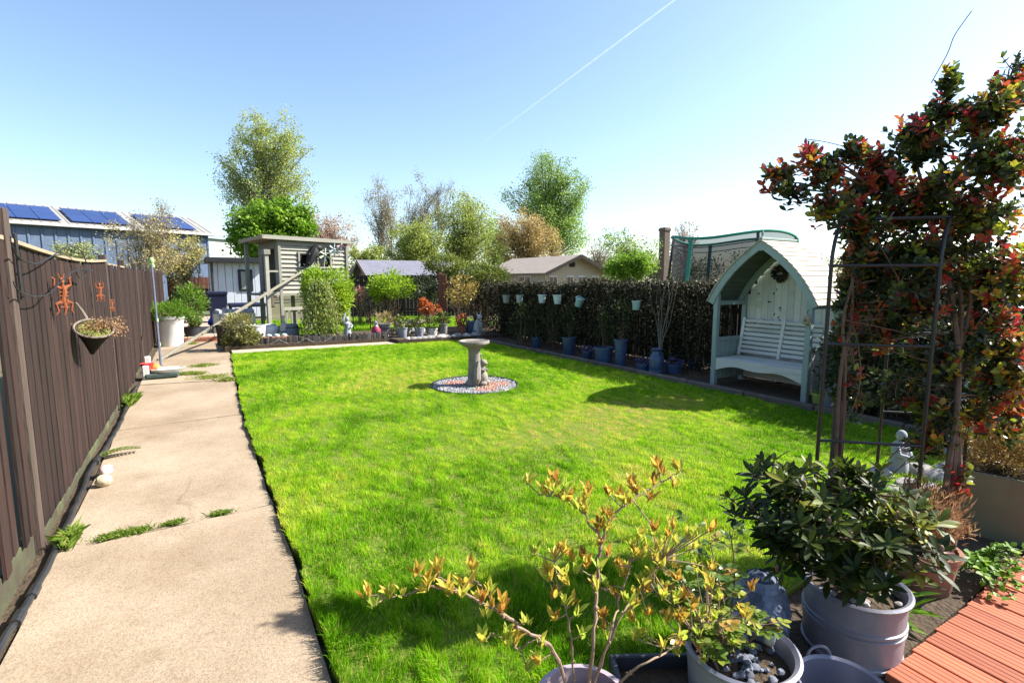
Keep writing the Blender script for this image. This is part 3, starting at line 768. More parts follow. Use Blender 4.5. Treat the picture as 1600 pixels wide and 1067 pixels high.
# pole: grey shaft, green collars and a green head, leaning on the fence
pb = G(253, 586); pt = AX(237, 412, -.72)
pole = thing('yard_broom', pb, 'grey pole with pale green head propped upright in the toy tray', 'pole')
M_PGREEN = pm('pole_green', (.34, .50, .20), (.28, .42, .16), 8, .5, .1)
MB().tube([pb + Vector((0, 0, .02)), pt], .019, 8).build('shaft', pm('pole_grey', (.16, .18, .22), (.11, .12, .16), 8, .4, .1, metal=.3), pole, smooth=True)
MB().lathe([(.03, -.10), (.05, -.08), (.055, -.02), (.035, 0), (.05, .03), (.05, .10), (.03, .13)], pt, 12).build('head', M_PGREEN, pole, smooth=True)
for t in (.42, .22): 
    q = pb.lerp(pt, t); d = (pt - pb).normalized(); MB().tube([q - d * .06, q + d * .06], .027, 8).build('collar', M_PGREEN, pole, smooth=True)

# white planter with grassy plant by the fence
c = G(268, 540)
wp = thing('white_planter', c, 'tall white cylinder planter with feathery green plant by the fence', 'planter')
w = .29
MB(Matrix.Translation(c)).lathe([(w * .8, -.02), (w * .84, .05), (w * .98, .62), (w * 1.04, .64), (w * 1.04, .70), (w * .94, .70), (w * .92, .60), (.02, .6)], n=28).build('pot', M_WHITEPL, wp, smooth=True)
def bushy(parent, c, ell, n, size, mat, name='foliage', wid=.7, clumps=40, up=.4, tint=(0, 1), tmpl=LEAF_D, spread=.16):
    C_ = ell_pts([(c[0], c[1], c[2], *ell)], clumps, .5); i = rng.integers(clumps, size=n); R_ = np.array(ell)
    P_ = C_[i] + rng.normal(size=(n, 3)) * R_ * spread
    D_ = unit(P_ - np.array(c)) + rng.normal(size=(n, 3)) * .7 + [0, 0, up]
    t = np.clip(tint[0] + (tint[1] - tint[0]) * (.5 * rng.random(clumps)[i] + .5 * rng.random(n)), 0, .999)
    return leaf_obj(name, P_, D_, rng.normal(size=(n, 3)) + [0, 0, .6], size * rng.uniform(.6, 1.4, n), t, mat, parent, tmpl, wid, kind='stuff')
M_FEATH = leafmat('feathery', [(0, (.06, .14, .012)), (.6, (.13, .25, .02)), (1, (.24, .33, .04))], .4)
def stems(parent, c, ell, n, r, mat=M_TWIG, base=None, name='stems'):
    mb = MB(); b_ = Vector(base if base is not None else (c[0], c[1], c[2] - ell[2] * 1.1))
    for e in ell_pts([(c[0], c[1], c[2], *ell)], n, .5):
        e = Vector(tuple(e)); s_ = b_ + Vector((random.uniform(-.2, .2) * ell[0], random.uniform(-.2, .2) * ell[1], 0))
        m_ = (s_ + e) / 2 + Vector((random.uniform(-.1, .1) * ell[0], random.uniform(-.1, .1) * ell[1], ell[2] * .15))
        mb.tube(bez(s_, m_, e, 5), [r, r * .85, r * .7, r * .5, r * .3], 5, False)
    return mb.build(name, mat, parent, smooth=True)
bushy(wp, c + Vector((0, 0, .80)), (.40, .36, .22), 2600, .09, M_FEATH, wid=.3, up=1.0, tint=(.2, .8))
stems(wp, c + Vector((0, 0, .78)), (.34, .3, .2), 26, .008, base=c + Vector((0, 0, .6)))
c2 = G(283, 537) + Vector((.25, .9, 0))
sb = thing('potted_shrub', c2, 'loose green shrub in a small dark pot behind the white planter', 'shrub')
MB(Matrix.Translation(c2)).lathe([(.15, -.02), (.19, .32), (.205, .33), (.17, .3), (.02, .29)], n=18).build('pot', pm('dark_pot', (.035, .035, .04), (.025, .025, .03), 8, .6, .1), sb, smooth=True)
bushy(sb, c2 + Vector((0, 0, .92)), (.36, .34, .5), 2600, .075, M_FEATH, wid=.5)
stems(sb, c2 + Vector((0, 0, .9)), (.3, .3, .45), 22, .009, base=c2 + Vector((0, 0, .28)))
# football
c = G(305, 506, .095); c = Vector((c.x * .93, c.y * .93, .095))
mb = MB(); mb.ball(c + Vector((0, 0, .20)), .20, 18, 12)
mb.build('football', pm('ball_leather', (.42, .24, .13), (.30, .16, .09), 8, .6, .2, c3=(.55, .40, .26), c3amt=.55), smooth=True, label='tan brown ball resting on the upper paving', cat='ball')
# ================================================================== raised playhouse
PY = 16.0
M_PLAY = pm('playhouse_paint', (.36, .345, .29), (.28, .27, .225), 5, .8, .3, 20, stretch=(.3, 1, 3), rnd=.10)
M_PLAYD = pm('playhouse_trim', (.27, .265, .22), (.21, .205, .17), 5, .8, .3, 20, rnd=.1)
ph = thing('playhouse', (3.1, PY + .7, .03), 'grey green boarded playhouse on stilts with two dark windows', 'playhouse')
x0, x1, zf, zt = 2.06, 4.12, 1.18, 2.66
win = [(AY(465, 396, PY), AY(487, 417, PY)), (AY(497, 396, PY), AY(518, 417, PY))]
win = [(a.x, b_.x, b_.z, a.z) for a, b_ in win]
nb = 12; bh = (zt - zf) / nb
for k in range(nb):
    za, zb = zf + bh * k, zf + bh * (k + 1)
    spans = [(x0, x1)]
    for wx0, wx1, wz0, wz1 in win:
        if zb > wz0 + .02 and za < wz1 - .02:
            spans = [s for a, b_ in spans for s in ((a, min(b_, wx0)), (max(a, wx1), b_)) if s[1] - s[0] > .03]
    for a, b_ in spans:                                # lapped boards: each leans out at its foot
        mb = MB(); mb.prism([Vector((a, PY + .03, zb)), Vector((a, PY - .03, za - .02)), Vector((a, PY - .008, za - .02)), Vector((a, PY + .05, zb))], (b_ - a, 0, 0)); mb.build('siding_board', M_PLAY, ph)
for y0_, y1_ in ((.0, .22), (1.12, 1.4)):              # the side is open to the veranda between two board strips
    MB().box((x0, PY + (y0_ + y1_) / 2 + .02, (zf + zt) / 2), (.03, y1_ - y0_, zt - zf)).build('side_wall', M_PLAYD, ph)
MB().box((x0, PY + .67, zt - .12), (.03, .9, .24)).build('door_head', M_PLAYD, ph)
MB().box((x1, PY + .7, (zf + zt) / 2), (.03, 1.4, zt - zf)).build('side_wall', M_PLAY, ph)
MB().box(((x0 + x1) / 2, PY + 1.42, (zf + zt) / 2), (x1 - x0, .03, zt - zf)).build('back_wall', M_PLAY, ph)
for x in (x0, x1): MB().box((x, PY - .015, (zt + .03) / 2 + .02), (.08, .08, zt - .02), .005).build('corner_post', M_PLAYD, ph)
for x in (1.70,): MB().box((x, PY - .02, 1.16), (.10, .10, 2.2), .006).build('veranda_post', M_PLAY, ph)
MB().box((1.70, PY - .02, 2.30), (.18, .18, .14), .01).build('post_cap', M_PLAYD, ph)
MB().box((1.70, PY + 1.38, 1.35), (.09, .09, 2.7)).build('veranda_post', M_PLAYD, ph)
for x in (2.85, 3.5): MB().box((x, PY - .01, .6), (.09, .09, 1.18), .005).build('stilt', M_PLAY, ph)
for x in (x0, x1, 3.0): MB().box((x, PY + 1.38, .6), (.09, .09, 1.18)).build('stilt', M_PLAYD, ph)
MB().box((2.90, PY + .7, zf - .05), (2.5, 1.45, .06)).build('floor', M_PLAYD, ph)
MB().box((1.86, PY - .025, zf - .02), (.40, .04, .10), .004).build('floor_beam', M_PLAY, ph)
MB().box((1.88, PY - .02, 1.78), (.34, .04, .05), .004).build('hand_rail', M_PLAY, ph)
MB().box((3.1, PY - .03, .72), (2.0, .04, .09), .004).build('lower_rail', M_PLAY, ph)
for k in range(14): MB().box((2.2 + .14 * k, PY + .0, .48), (.05, .025, .42)).build('lower_slat', M_PLAYD, ph)
# roof: single pitch, running out over the veranda
A_ = [Vector((1.60, PY - .14, 2.76)), Vector((4.22, PY - .14, 2.74)), Vector((4.22, PY + 1.55, 2.68)), Vector((1.60, PY + 1.55, 2.70))]
mb = MB(); mb.prism([p - Vector((0, 0, .05)) for p in A_], (0, 0, .06)); rf = mb.build('roof', pm('roof_felt', (.26, .25, .20), (.2, .19, .16), 8, .9, .4, 40), ph)
MB().beam(A_[0] + Vector((0, -.013, -.05)), A_[1] + Vector((0, -.013, -.05)), .025, .10).build('fascia', M_PLAY, rf)
MB().beam(A_[3] + Vector((-.013, .05, -.05)), A_[0] + Vector((-.013, -.02, -.05)), .025, .10).build('fascia', M_PALEWOOD, rf)
mb = MB(); mb.prism([A_[0] + Vector((.02, .02, -.075)), Vector((x0 - .05, PY - .12, 2.682)), Vector((x0 - .05, PY + 1.5, 2.622)), A_[3] + Vector((.02, -.02, -.075))], (0, 0, .018)); mb.build('soffit', M_PALEWOOD, rf)
for wx0, wx1, wz0, wz1 in win:
    w_ = MB(); 
    for c_, d_ in ((((wx0 + wx1) / 2, PY - .03, wz0 - .02), (wx1 - wx0 + .1, .05, .04)), (((wx0 + wx1) / 2, PY - .03, wz1 + .02), (wx1 - wx0 + .1, .05, .04)), ((wx0 - .02, PY - .03, (wz0 + wz1) / 2), (.04, .05, wz1 - wz0)), ((wx1 + .02, PY - .03, (wz0 + wz1) / 2), (.04, .05, wz1 - wz0))): w_.box(c_, d_)
    f_ = w_.build('window', M_PLAY, ph)
    MB().box(((wx0 + wx1) / 2, PY + .05, (wz0 + wz1) / 2), (wx1 - wx0 + .02, .008, wz1 - wz0 + .02)).build('pane', pm('dark_pane', (.01, .01, .012), (.015, .015, .018), 5, .08, 0, spec=.6), f_)
# black dragon figure climbing out of the window
cat_ = thing('dragon_figure', AY(487, 405, PY - .1), 'black toy dragon climbing over the playhouse window frame', 'toy figure')
M_BTOY = pm('black_toy', (.012, .012, .013), (.02, .02, .022), 20, .6, .3)
q = lambda x, y, o=.12: AY(x, y, PY - o)
MB().tube(smooth_path([q(479, 414), q(484, 402), q(489, 393), q(493, 386), q(497, 385)], 5), [.05 + .09 * math.sin(math.pi * min(1, k / 20.0 + .1)) for k in range(21)], 8).build('body', M_BTOY, cat_, smooth=True)
MB().ball(q(495, 387), (.15, .13, .10)).ball(q(499, 389), (.09, .08, .06)).build('head', M_BTOY, cat_, smooth=True)
for a, b_ in (((488, 392), (478, 398)), ((490, 396), (496, 402)), ((484, 406), (478, 412))): MB().tube([q(*a), q(*b_, .2)], [.05, .03], 6).build('limb', M_BTOY, cat_, smooth=True)
MB().tube([q(479, 414), q(474, 416), q(470, 412)], [.05, .04, .015], 6).build('tail', M_BTOY, cat_, smooth=True)
# pastel pinwheels fixed by the windows
def pinwheel(x, y, r, c_a, c_b, label):
    c = AY(x, y, PY - .12); root = thing('pinwheel', c, label, 'pinwheel', 'pastel pinwheels on the playhouse')
    for k in range(6):
        a = k * math.pi / 3 + .3; mm = pm('pin_' + str(c_a), c_a, tuple(v * .9 for v in c_a), 9, .5, 0) if k % 2 else pm('pin_' + str(c_b), c_b, tuple(v * .9 for v in c_b), 9, .5, 0)
        d = Vector((math.cos(a), 0, math.sin(a))); e = Vector((math.cos(a + .6), 0, math.sin(a + .6)))
        MB().prism([c, c + d * r, c + (d + e) * r * .52 + Vector((0, -.05, 0))], (0, .004, 0)).build('vane', mm, root)
    MB().ball(c + Vector((0, -.02, 0)), .025).build('hub', M_WHITEPL, root, smooth=True)
    MB().tube([c + Vector((0, .02, 0)), Vector((c.x, PY - .025, c.z - r * 2.2))], .008, 5).build('stick', M_WHITEPL, root)
pinwheel(536, 381, .16, (.75, .35, .42), (.75, .6, .62), 'pink pinwheel high on the playhouse corner')
pinwheel(524, 389, .18, (.45, .65, .75), (.7, .75, .78), 'pale blue pinwheel above the right playhouse window')
pinwheel(508, 398, .20, (.5, .68, .42), (.66, .75, .7), 'pale green pinwheel between the playhouse windows')
pinwheel(484, 416, .17, (.55, .66, .68), (.7, .74, .74), 'grey blue pinwheel under the black toy dragon')

PIV = Vector((3.1, PY + .7, 0)); ROT = Matrix.Rotation(rad(15), 4, 'Z'); SHF = Vector((-.17, .06, 0))      # the playhouse stands turned a little to the sun
def turn(p): return PIV + ROT @ (Vector(p) - PIV) + SHF
for o in [o for o in col.objects if o.parent is None and o.name.split('.')[0] in ('playhouse', 'dragon_figure', 'pinwheel')]:
    o.location = turn(o.location); o.rotation_euler.z = rad(15)
# long timber pole from the path up to the playhouse
a, b_ = G(248, 563), turn(AY(470, 424, PY - .05))
lp = thing('timber_pole', a, 'long grey timber pole sloping up from the path to the playhouse wall', 'pole')
MB().beam(a + (b_ - a).normalized() * -.02, b_, .062, .062, .012).build('shaft', pm('pole_wood', (.27, .25, .19), (.19, .17, .13), 5, .85, .4, 20, stretch=(3, 3, 3)), lp)
MB().beam(b_ - (b_ - a).normalized() * .10, b_ + Vector((0, .02, 0)), .11, .11, .01).build('bracket', M_PLAYD, lp)

# ================================================================== the far bed
ef, eg = Vector((.75, 12.62, 0)), Vector((3.98, 12.22, 0))
ed = thing('picket_edging', ef, 'low dark picket edging along the front of the far flower bed', 'edging')
pk = MB().box((0, 0, .10), (.055, .03, .30), .006).mesh('picket', pm('picket', (.10, .09, .085), (.06, .055, .05), 9, .9, .4, 30, rnd=.5))
d_ = eg - ef; N_ = 54
for k in range(N_ + 1):
    p = ef + d_ * k / N_
    inst('picket', pk, Matrix.Translation(p + Vector((0, random.uniform(-.01, .01), .02 + random.uniform(-.03, .03)))) @ Matrix.Rotation(math.atan2(d_.y, d_.x), 4, 'Z') @ Matrix.Rotation(rad(random.uniform(-3, 3)), 4, 'Y'), ed)
for z in (.06, .17): MB().beam(ef + Vector((0, .03, z)), eg + Vector((0, .03, z)), .02, .03).build('rail', M_DARKWOOD, ed)
# slack string of lights along the edging
pts = []
for k in range(40):
    t = k / 39; pts.append(ef + d_ * (.08 + .52 * t) + Vector((0, -.04, .22 - .12 * abs(math.sin(t * math.pi * 3)))))
MB().tube(pts, .005, 5).build('light_string', pm('pale_cord', (.42, .39, .33), (.33, .3, .26), 9, .6, 0), smooth=True, label='pale cord looped in swags along the picket edging', cat='cord')

BZ = .12                                              # top of the bed soil
def bed(x, y, Y):                                     # foot of a thing in the bed at the given distance
    p = AY(x, y, Y); return Vector((p.x, Y, BZ - .015))
def pot(name, c, r, h, mat, label, cat='pot', rim=.012, taper=.8, group=None, n=22, soil=True, bands=()):
    root = thing(name, c, label, cat, group)
    prof = [(r * taper, 0), (r * taper + .004, .01)]
    for z in bands: 
        rr = r * (taper + (1 - taper) * z); prof += [(rr, h * z - .012), (rr + .008, h * z - .006), (rr + .008, h * z + .006), (rr, h * z + .012)]
    prof += [(r, h - .03), (r + rim, h - .025), (r + rim, h), (r - .008, h), (r - .012, h - .05), (.01, h - .055)]
    MB(Matrix.Translation(c)).lathe(prof, n=n).build('body', mat, root, smooth=True)
    if soil: MB(Matrix.Translation(c)).lathe([(r - .014, h - .053), (r * .5, h - .035), (.01, h - .03)], n=n, cap=False).build('compost', M_SOIL, root, smooth=True)
    return root
M_PGREY = pm('grey_pot', (.36, .38, .45), (.28, .30, .36), 7, .6, .15, rnd=.2)
c = bed(401, 526, 13.0); p_ = pot('white_pot', c, .20, .42, M_WHITEPL, 'white glazed pot with dark painted marks in the far bed')
for k in range(5):
    a = -2.1 + .3 * k; MB().box(c + Vector((.185 * math.cos(a), .185 * math.sin(a), .16 + .05 * (k % 3))), (.05, .05, .07), .02).build('painted_mark', M_BLACKPLASTIC, p_)
c = bed(422, 518, 13.5); p_ = thing('round_pot', c, 'rounded pale grey pot beside the white pot', 'pot')
MB(Matrix.Translation(c)).lathe([(.10, 0), (.19, .08), (.22, .20), (.19, .32), (.14, .36), (.15, .38), (.12, .38), (.10, .33)], n=22).build('body', pm('mottled_grey', (.62, .64, .68), (.36, .39, .46), 9, .6, .2), p_, smooth=True)
c = bed(453, 521, 13.3); p_ = thing('barrel_pot', c, 'slate grey barrel pot in the far bed', 'pot')
MB(Matrix.Translation(c)).lathe([(.16, 0), (.20, .08), (.215, .20), (.20, .33), (.18, .38), (.16, .38), (.15, .33), (.02, .32)], n=22).build('body', pm('slate_grey', (.17, .20, .26), (.12, .14, .19), 9, .6, .2), p_, smooth=True)
for z in (.08, .31): MB(Matrix.Translation(c)).lathe([(.203, z - .015), (.21, z - .01), (.21, z + .01), (.203, z + .015)], n=22, cap=False).build('hoop', M_BLACKPLASTIC, p_, smooth=True)
c = bed(381, 517, 13.1); p_ = thing('slim_vase', c, 'slim white vase standing left of the white pot', 'vase')
MB(Matrix.Translation(c)).lathe([(.06, 0), (.08, .06), (.09, .2), (.05, .32), (.07, .36), (.05, .36), (.04, .3)], n=16).build('body', M_WHITEPL, p_, smooth=True)
MB(Matrix.Translation(c)).lathe([(.07, .0), (.085, .012), (.085, .02), (.06, .02)], n=16).build('foot', M_STONE, p_, smooth=True)
c = bed(432, 524, 12.75); p_ = thing('terracotta_trough', c, 'low terracotta trough behind the picket edging', 'trough')
MB(Matrix.Translation(c)).box((0, 0, .08), (.55, .2, .16), .015).build('body', M_TERRA, p_)
for k in range(3): MB(Matrix.Translation(c)).ball((-.16 + .16 * k, 0, .17), (.07, .07, .05)).build('succulent', pm('succulent', (.42, .50, .50), (.3, .38, .36), 20, .8, .4), p_, smooth=True)
c = bed(443, 508, 13.2); p_ = thing('white_bottle', c, 'small white bottle-shaped ornament next to the barrel pot', 'ornament')
MB(Matrix.Translation(c)).lathe([(.07, 0), (.08, .04), (.08, .34), (.03, .46), (.03, .56), (.045, .57), (.04, .6), (.01, .6)], n=14).build('body', M_FIG, p_, smooth=True)
MB(Matrix.Translation(c)).lathe([(.083, .10), (.083, .24)], n=14, cap=False).build('band', M_BLUEPOT, p_, smooth=True)

# statue: seated figure with raised arm, on a base
def statue(c, h, label, raised=True):
    root = thing('statue', c, label, 'statue', 'stone statues'); T = Matrix.Translation(c) @ Matrix.Scale(h, 4)
    MB(T).box((0, 0, .05), (.34, .30, .10), .02).build('plinth', M_FIG, root)
    mb = MB(T); mb.tube([(0, 0, .09), (0, 0, .25), (.01, 0, .42), (0, 0, .58), (0, 0, .66)], [.17, .14, .10, .12, .05], 12); mb.build('body', M_FIG, root, smooth=True)
    MB(T).ball((0, -.01, .74), (.07, .075, .09), 12, 9).build('head', M_FIG, root, smooth=True)
    MB(T).tube([(.10, 0, .58), (.17, -.06, .48), (.09, -.13, .42)], [.045, .04, .03], 7).build('arm', M_FIG, root, smooth=True)
    if raised: MB(T).tube([(-.10, 0, .58), (-.13, -.02, .75), (-.05, 0, .98)], [.045, .04, .03], 7).build('arm', M_FIG, root, smooth=True)
    else: MB(T).tube([(-.10, 0, .58), (-.17, -.06, .48), (-.05, -.14, .44)], [.045, .04, .03], 7).build('arm', M_FIG, root, smooth=True)
    return root
statue(bed(543, 524, 12.75), .66, 'white stone figure with raised arm in the far bed beside the lime bush')
# gnome in red and blue
c = bed(588, 524, 12.7); g_ = thing('garden_gnome', c, 'garden gnome in crimson coat and blue trousers behind the edging', 'gnome')
T = Matrix.Translation(c)
MB(T).tube([(0, 0, 0), (0, 0, .09), (0, 0, .14)], [.10, .11, .10], 12).build('trousers', pm('gnome_blue', (.10, .16, .45), (.08, .12, .36), 9, .6, .1), g_, smooth=True)
MB(T).tube([(0, 0, .12), (0, 0, .2), (0, 0, .28)], [.115, .12, .08], 12).build('coat', pm('gnome_coat', (.42, .05, .12), (.34, .04, .10), 9, .6, .1), g_, smooth=True)
MB(T).ball((0, -.01, .31), .055).build('head', pm('gnome_skin', (.55, .34, .24), (.5, .3, .2), 9, .6, 0), g_, smooth=True)
MB(T).tube([(0, 0, .34), (.02, .01, .385), (.05, .02, .40)], [.062, .04, .012], 12).build('hat', M_PGREY, g_, smooth=True)
MB(T).ball((0, -.05, .27), (.045, .03, .05)).build('beard', M_WHITEPL, g_, smooth=True)
c = bed(600, 524, 12.8); p_ = thing('stone_urn', c, 'pale stone urn with dry plant beside the gnome', 'urn')
MB(Matrix.Translation(c)).lathe([(.13, 0), (.13, .03), (.06, .06), (.06, .10), (.14, .18), (.2, .32), (.22, .34), (.18, .34), (.15, .3), (.02, .29)], n=20).build('body', M_FIG, p_, smooth=True)
M_DRY = leafmat('dry_grass', [(0, (.22, .16, .08)), (.6, (.38, .29, .14)), (1, (.30, .28, .08))], .25)
bushy(p_, c + Vector((0, 0, .42)), (.2, .2, .16), 500, .10, M_DRY, wid=.25, up=1.2)
# black wire basket
c = bed(608, 526, 12.45); p_ = thing('wire_basket', c, 'small black wire basket on legs by the pale urn', 'basket')
for k in range(10):
    a = k * math.pi / 5; MB(Matrix.Translation(c)).tube([(.08 * math.cos(a), .08 * math.sin(a), .0), (.13 * math.cos(a), .13 * math.sin(a), .24)], .007, 4).build('wire', M_BLACK, p_)
for z, r in ((.02, .085), (.13, .108), (.24, .13)): MB(Matrix.Translation(c)).tube([(r * math.cos(a), r * math.sin(a), z) for a in np.linspace(0, 2 * math.pi, 15)], .008, 4).build('hoop', M_BLACK, p_)

# pale driftwood log on stones
c = bed(641, 512, 13.0); p_ = thing('driftwood_log', c, 'pale driftwood log lying across stones in the far bed', 'log')
MB(Matrix.Translation(c)).tube([(-.42, 0, .27), (-.2, .02, .25), (.1, 0, .30), (.42, -.02, .33)], [.09, .12, .11, .05], 10).jitter(.008).build('log', M_PALEWOOD, p_, smooth=True)
for k in range(4): MB(Matrix.Translation(c)).ball((-.3 + .2 * k, -.02, .08), (.12, .11, .10), 8, 6).jitter(.012).build('stone', M_STONE, p_, smooth=True)
# a row of grey stones and small pots fronting the bed on its shaded side
for k in range(16):
    x = 620 + 9 * k + random.uniform(-3, 3); p = G(x, 532 - .02 * k, .0); s_ = random.uniform(.07, .13)
    mb = MB(); mb.ball(Vector((p.x, 11.82 - .035 * (p.x - 4.2) + random.uniform(-.05, .05), .10)), (s_ * 1.2, s_, s_ * .8), 9, 6); mb.jitter(.012)
    mb.build('edging_stone', M_STONE, smooth=True, label='rough grey stone in the row fronting the shaded end of the bed', cat='stone', group='edging stones')
for k, (x, y, r, h, mt, lb) in enumerate([(655, 520, .12, .24, M_PGREY, 'small grey pot between driftwood log and orange maple'), (676, 522, .13, .2, M_WHITEPL, 'small white bowl at the foot of the orange maple'), (629, 521, .12, .26, M_PGREY, 'grey pot left of the driftwood log'), (693, 523, .11, .3, M_STONE, 'stone coloured pot right of the orange maple'), (722, 524, .14, .22, M_TERRA, 'terracotta pot with red plant in the shaded bed')]):
    c = bed(x, y, 12.3); p_ = pot('small_pot', c, r, h, mt, lb)
    bushy(p_, c + Vector((0, 0, h + .12)), (.14, .14, .16), 240, .07, leafmat('bed_leaf', [(0, (.05, .08, .015)), (1, (.14, .17, .03))], .3) if k != 4 else leafmat('red_leaf', [(0, (.2, .04, .02)), (1, (.4, .12, .05))], .3))
# black and white dog ornament with blue bowl
c = bed(748, 528, 11.9); c.z += .0
M_DOGW = pm('dog_white', (.7, .7, .7), (.2, .2, .22), 12, .7, .2)
dg = thing('dog_ornament', c, 'white and grey sitting dog ornament on a log stand in the bed corner', 'ornament'); T = Matrix.Translation(c)
MB(T).tube([(0, .06, .12), (0, .03, .26), (0, -.02, .40)], [.12, .11, .07], 10).build('body', M_DOGW, dg, smooth=True)
MB(T).ball((0, -.05, .47), (.065, .09, .065)).build('head', M_DOGW, dg, smooth=True)
for s_ in (-1, 1):
    MB(T).tube([(s_ * .05, -.06, .32), (s_ * .05, -.08, .1)], [.03, .025], 6).build('front_leg', M_DOGW, dg, smooth=True)
    MB(T).tube([(s_ * .04, -.02, .52), (s_ * .06, -.02, .60)], [.025, .006], 6).build('ear', M_DOGW, dg, smooth=True)
MB(T).lathe([(.17, -.06), (.17, .10), (.0, .11)], n=12).build('stand', M_PALEBARK, dg, smooth=True)
pot('blue_bowl', bed(738, 521, 12.2), .17, .34, M_BLUEPOT, 'deep blue bowl behind the dog ornament')

# shrubs of the bed
M_LIME = leafmat('lime_leaf', [(0, (.12, .23, .012)), (.5, (.26, .40, .02)), (1, (.42, .50, .05))], .45)
M_WEEP = leafmat('weeping_leaf', [(0, (.10, .16, .02)), (.5, (.22, .30, .05)), (1, (.38, .42, .12))], .42)
def px_ell(x, y, rx, ry, D, k=1.0):
    c = AD(x, y, D); return (c.x, c.y, c.z, rx * D / FPX, rx * D / FPX * k, ry * D / FPX)
def shrub(name, label, base, ells, n, size, mat, nst, rst, cat='shrub', group=None, wid=.6, clumps=60, up=.4, spread=.16, bark=M_TWIG, tint=(0, 1)):
    root = thing(name, base, label, cat, group)
    for j, e in enumerate(ells):
        bushy(root, e[:3], e[3:], n, size, mat, wid=wid, clumps=clumps, up=up, spread=spread, tint=tint)
        stems(root, e[:3], e[3:], nst, rst, bark, base=base)
    return root
b0 = bed(508, 520, 13.6); D0 = depth(b0)
shrub('lime_shrub', 'bright lime green rounded shrub in front of the playhouse wall', b0, [px_ell(516, 455, 30, 38, D0), px_ell(492, 450, 20, 28, D0), px_ell(530, 470, 18, 25, D0)], 3000, .085, M_LIME, 24, .012)
b0 = bed(500, 526, 12.9); D0 = depth(b0)
ws = thing('weeping_tree', b0, 'small weeping willow-like tree trailing over the picket edging', 'tree')
hd = AD(500, 452, D0); mb = MB(); mb.tube([b0, b0.lerp(hd, .5) + Vector((.03, 0, 0)), hd], [.04, .032, .025], 8); mb.build('trunk', M_BARK, ws, smooth=True)
mb = MB(); LP = []
for k in range(90):
    a = random.uniform(0, 6.28); r = random.uniform(.10, .48); h = hd.z - BZ
    o = Vector((math.cos(a) * r, math.sin(a) * r, 0)); top = hd + o * .45 + Vector((0, 0, random.uniform(0, .18)))
    bt = Vector((hd.x, hd.y, 0)) + o * 1.05 + Vector((0, 0, BZ + random.uniform(.0, .45) * h))
    w_ = smooth_path([hd, top, top.lerp(bt, .5) + o * .15, bt], 5); mb.tube(w_, .004, 3, False)
    for q_ in w_[3:]:
        for j in range(6): LP.append(q_ + Vector((random.gauss(0, .035), random.gauss(0, .035), random.gauss(0, .05))))
mb.build('branches', M_TWIG, ws)
LP = np.array([tuple(p) for p in LP])
leaf_obj('crown', LP, rng.normal(size=LP.shape) * .5 + [0, 0, -1], rng.normal(size=LP.shape), rng.uniform(.05, .10, len(LP)), rng.random(len(LP)), M_WEEP, ws, wid=.5, kind='stuff')
# dry yellowish shrub and stump at the corner by the path
b0 = bed(365, 540, 12.8); D0 = depth(b0)
shrub('corner_shrub', 'straggly yellow green shrub at the bed corner next to the path', b0, [px_ell(372, 505, 20, 16, D0), px_ell(366, 532, 15, 12, D0), px_ell(388, 528, 16, 10, D0)], 1100, .07, leafmat('straggly', [(0, (.10, .12, .025)), (.6, (.24, .24, .07)), (1, (.38, .30, .15))], .3), 20, .008)
b0 = bed(350, 535, 13.0); st = thing('log_stump', b0, 'upright weathered log at the bed corner by the path', 'log')
MB(Matrix.Translation(b0)).tube([(0, 0, 0), (-.02, 0, .25), (-.05, 0, .46)], [.13, .11, .10], 10).jitter(.01).build('log', M_BARK, st, smooth=True)
MB(Matrix.Translation(b0 + Vector((-.05, 0, .455)))).lathe([(.095, 0), (.05, .012), (.01, .014)], n=10).build('cut_face', M_PALEWOOD, st)

# orange standard maple
b0 = bed(668, 522, 12.6); D0 = depth(b0)
mp_ = thing('orange_maple', b0, 'small orange-red leaved maple on a thin bare stem', 'tree')
hd = AD(668, 490, D0); MB().tube([b0, b0.lerp(hd, .5) + Vector((.015, 0, 0)), hd], [.018, .014, .01], 6).build('trunk', M_PALEBARK, mp_, smooth=True)
e1, e2 = px_ell(666, 479, 10, 11, D0), px_ell(678, 483, 10, 6, D0)
M_OR = leafmat('orange_leaf', [(0, (.30, .05, .015)), (.5, (.48, .13, .035)), (1, (.56, .28, .10))], .4)
bushy(mp_, e1[:3], e1[3:], 420, .09, M_OR, 'crown', clumps=26); bushy(mp_, e2[:3], e2[3:], 200, .08, M_OR, 'crown', clumps=14)
stems(mp_, e1[:3], e1[3:], 12, .006, base=hd); stems(mp_, e2[:3], e2[3:], 8, .006, base=hd)
# bright bush and its dark neighbours at the back
b0 = Vector((AY(612, 480, 17.2).x, 17.2, 0)); D0 = depth(b0)
shrub('bright_bush', 'round bright yellow-green bush before the dark back fence', b0, [px_ell(612, 447, 33, 20, D0), px_ell(600, 455, 18, 14, D0)], 2600, .10, M_LIME, 24, .014, tint=(.1, .9))
b0 = Vector((AY(562, 478, 17.5).x, 17.5, 0)); D0 = depth(b0)
shrub('pink_shrub', 'small shrub with pink-brown leaves right of the playhouse', b0, [px_ell(560, 460, 10, 12, D0)], 260, .09, leafmat('pink_brown', [(0, (.25, .09, .07)), (1, (.5, .28, .22))], .3), 12, .01)
shrub('dark_evergreen', 'dark evergreen shrub against the back fence behind the orange maple', Vector((AY(668, 480, 16.2).x, 16.2, 0)), [px_ell(662, 455, 20, 26, depth((8.2, 16.2, .8))), px_ell(682, 465, 16, 22, depth((8.2, 16.2, .8)))], 1800, .08, leafmat('evergreen', [(0, (.012, .02, .008)), (1, (.05, .07, .02))], .2), 18, .012)
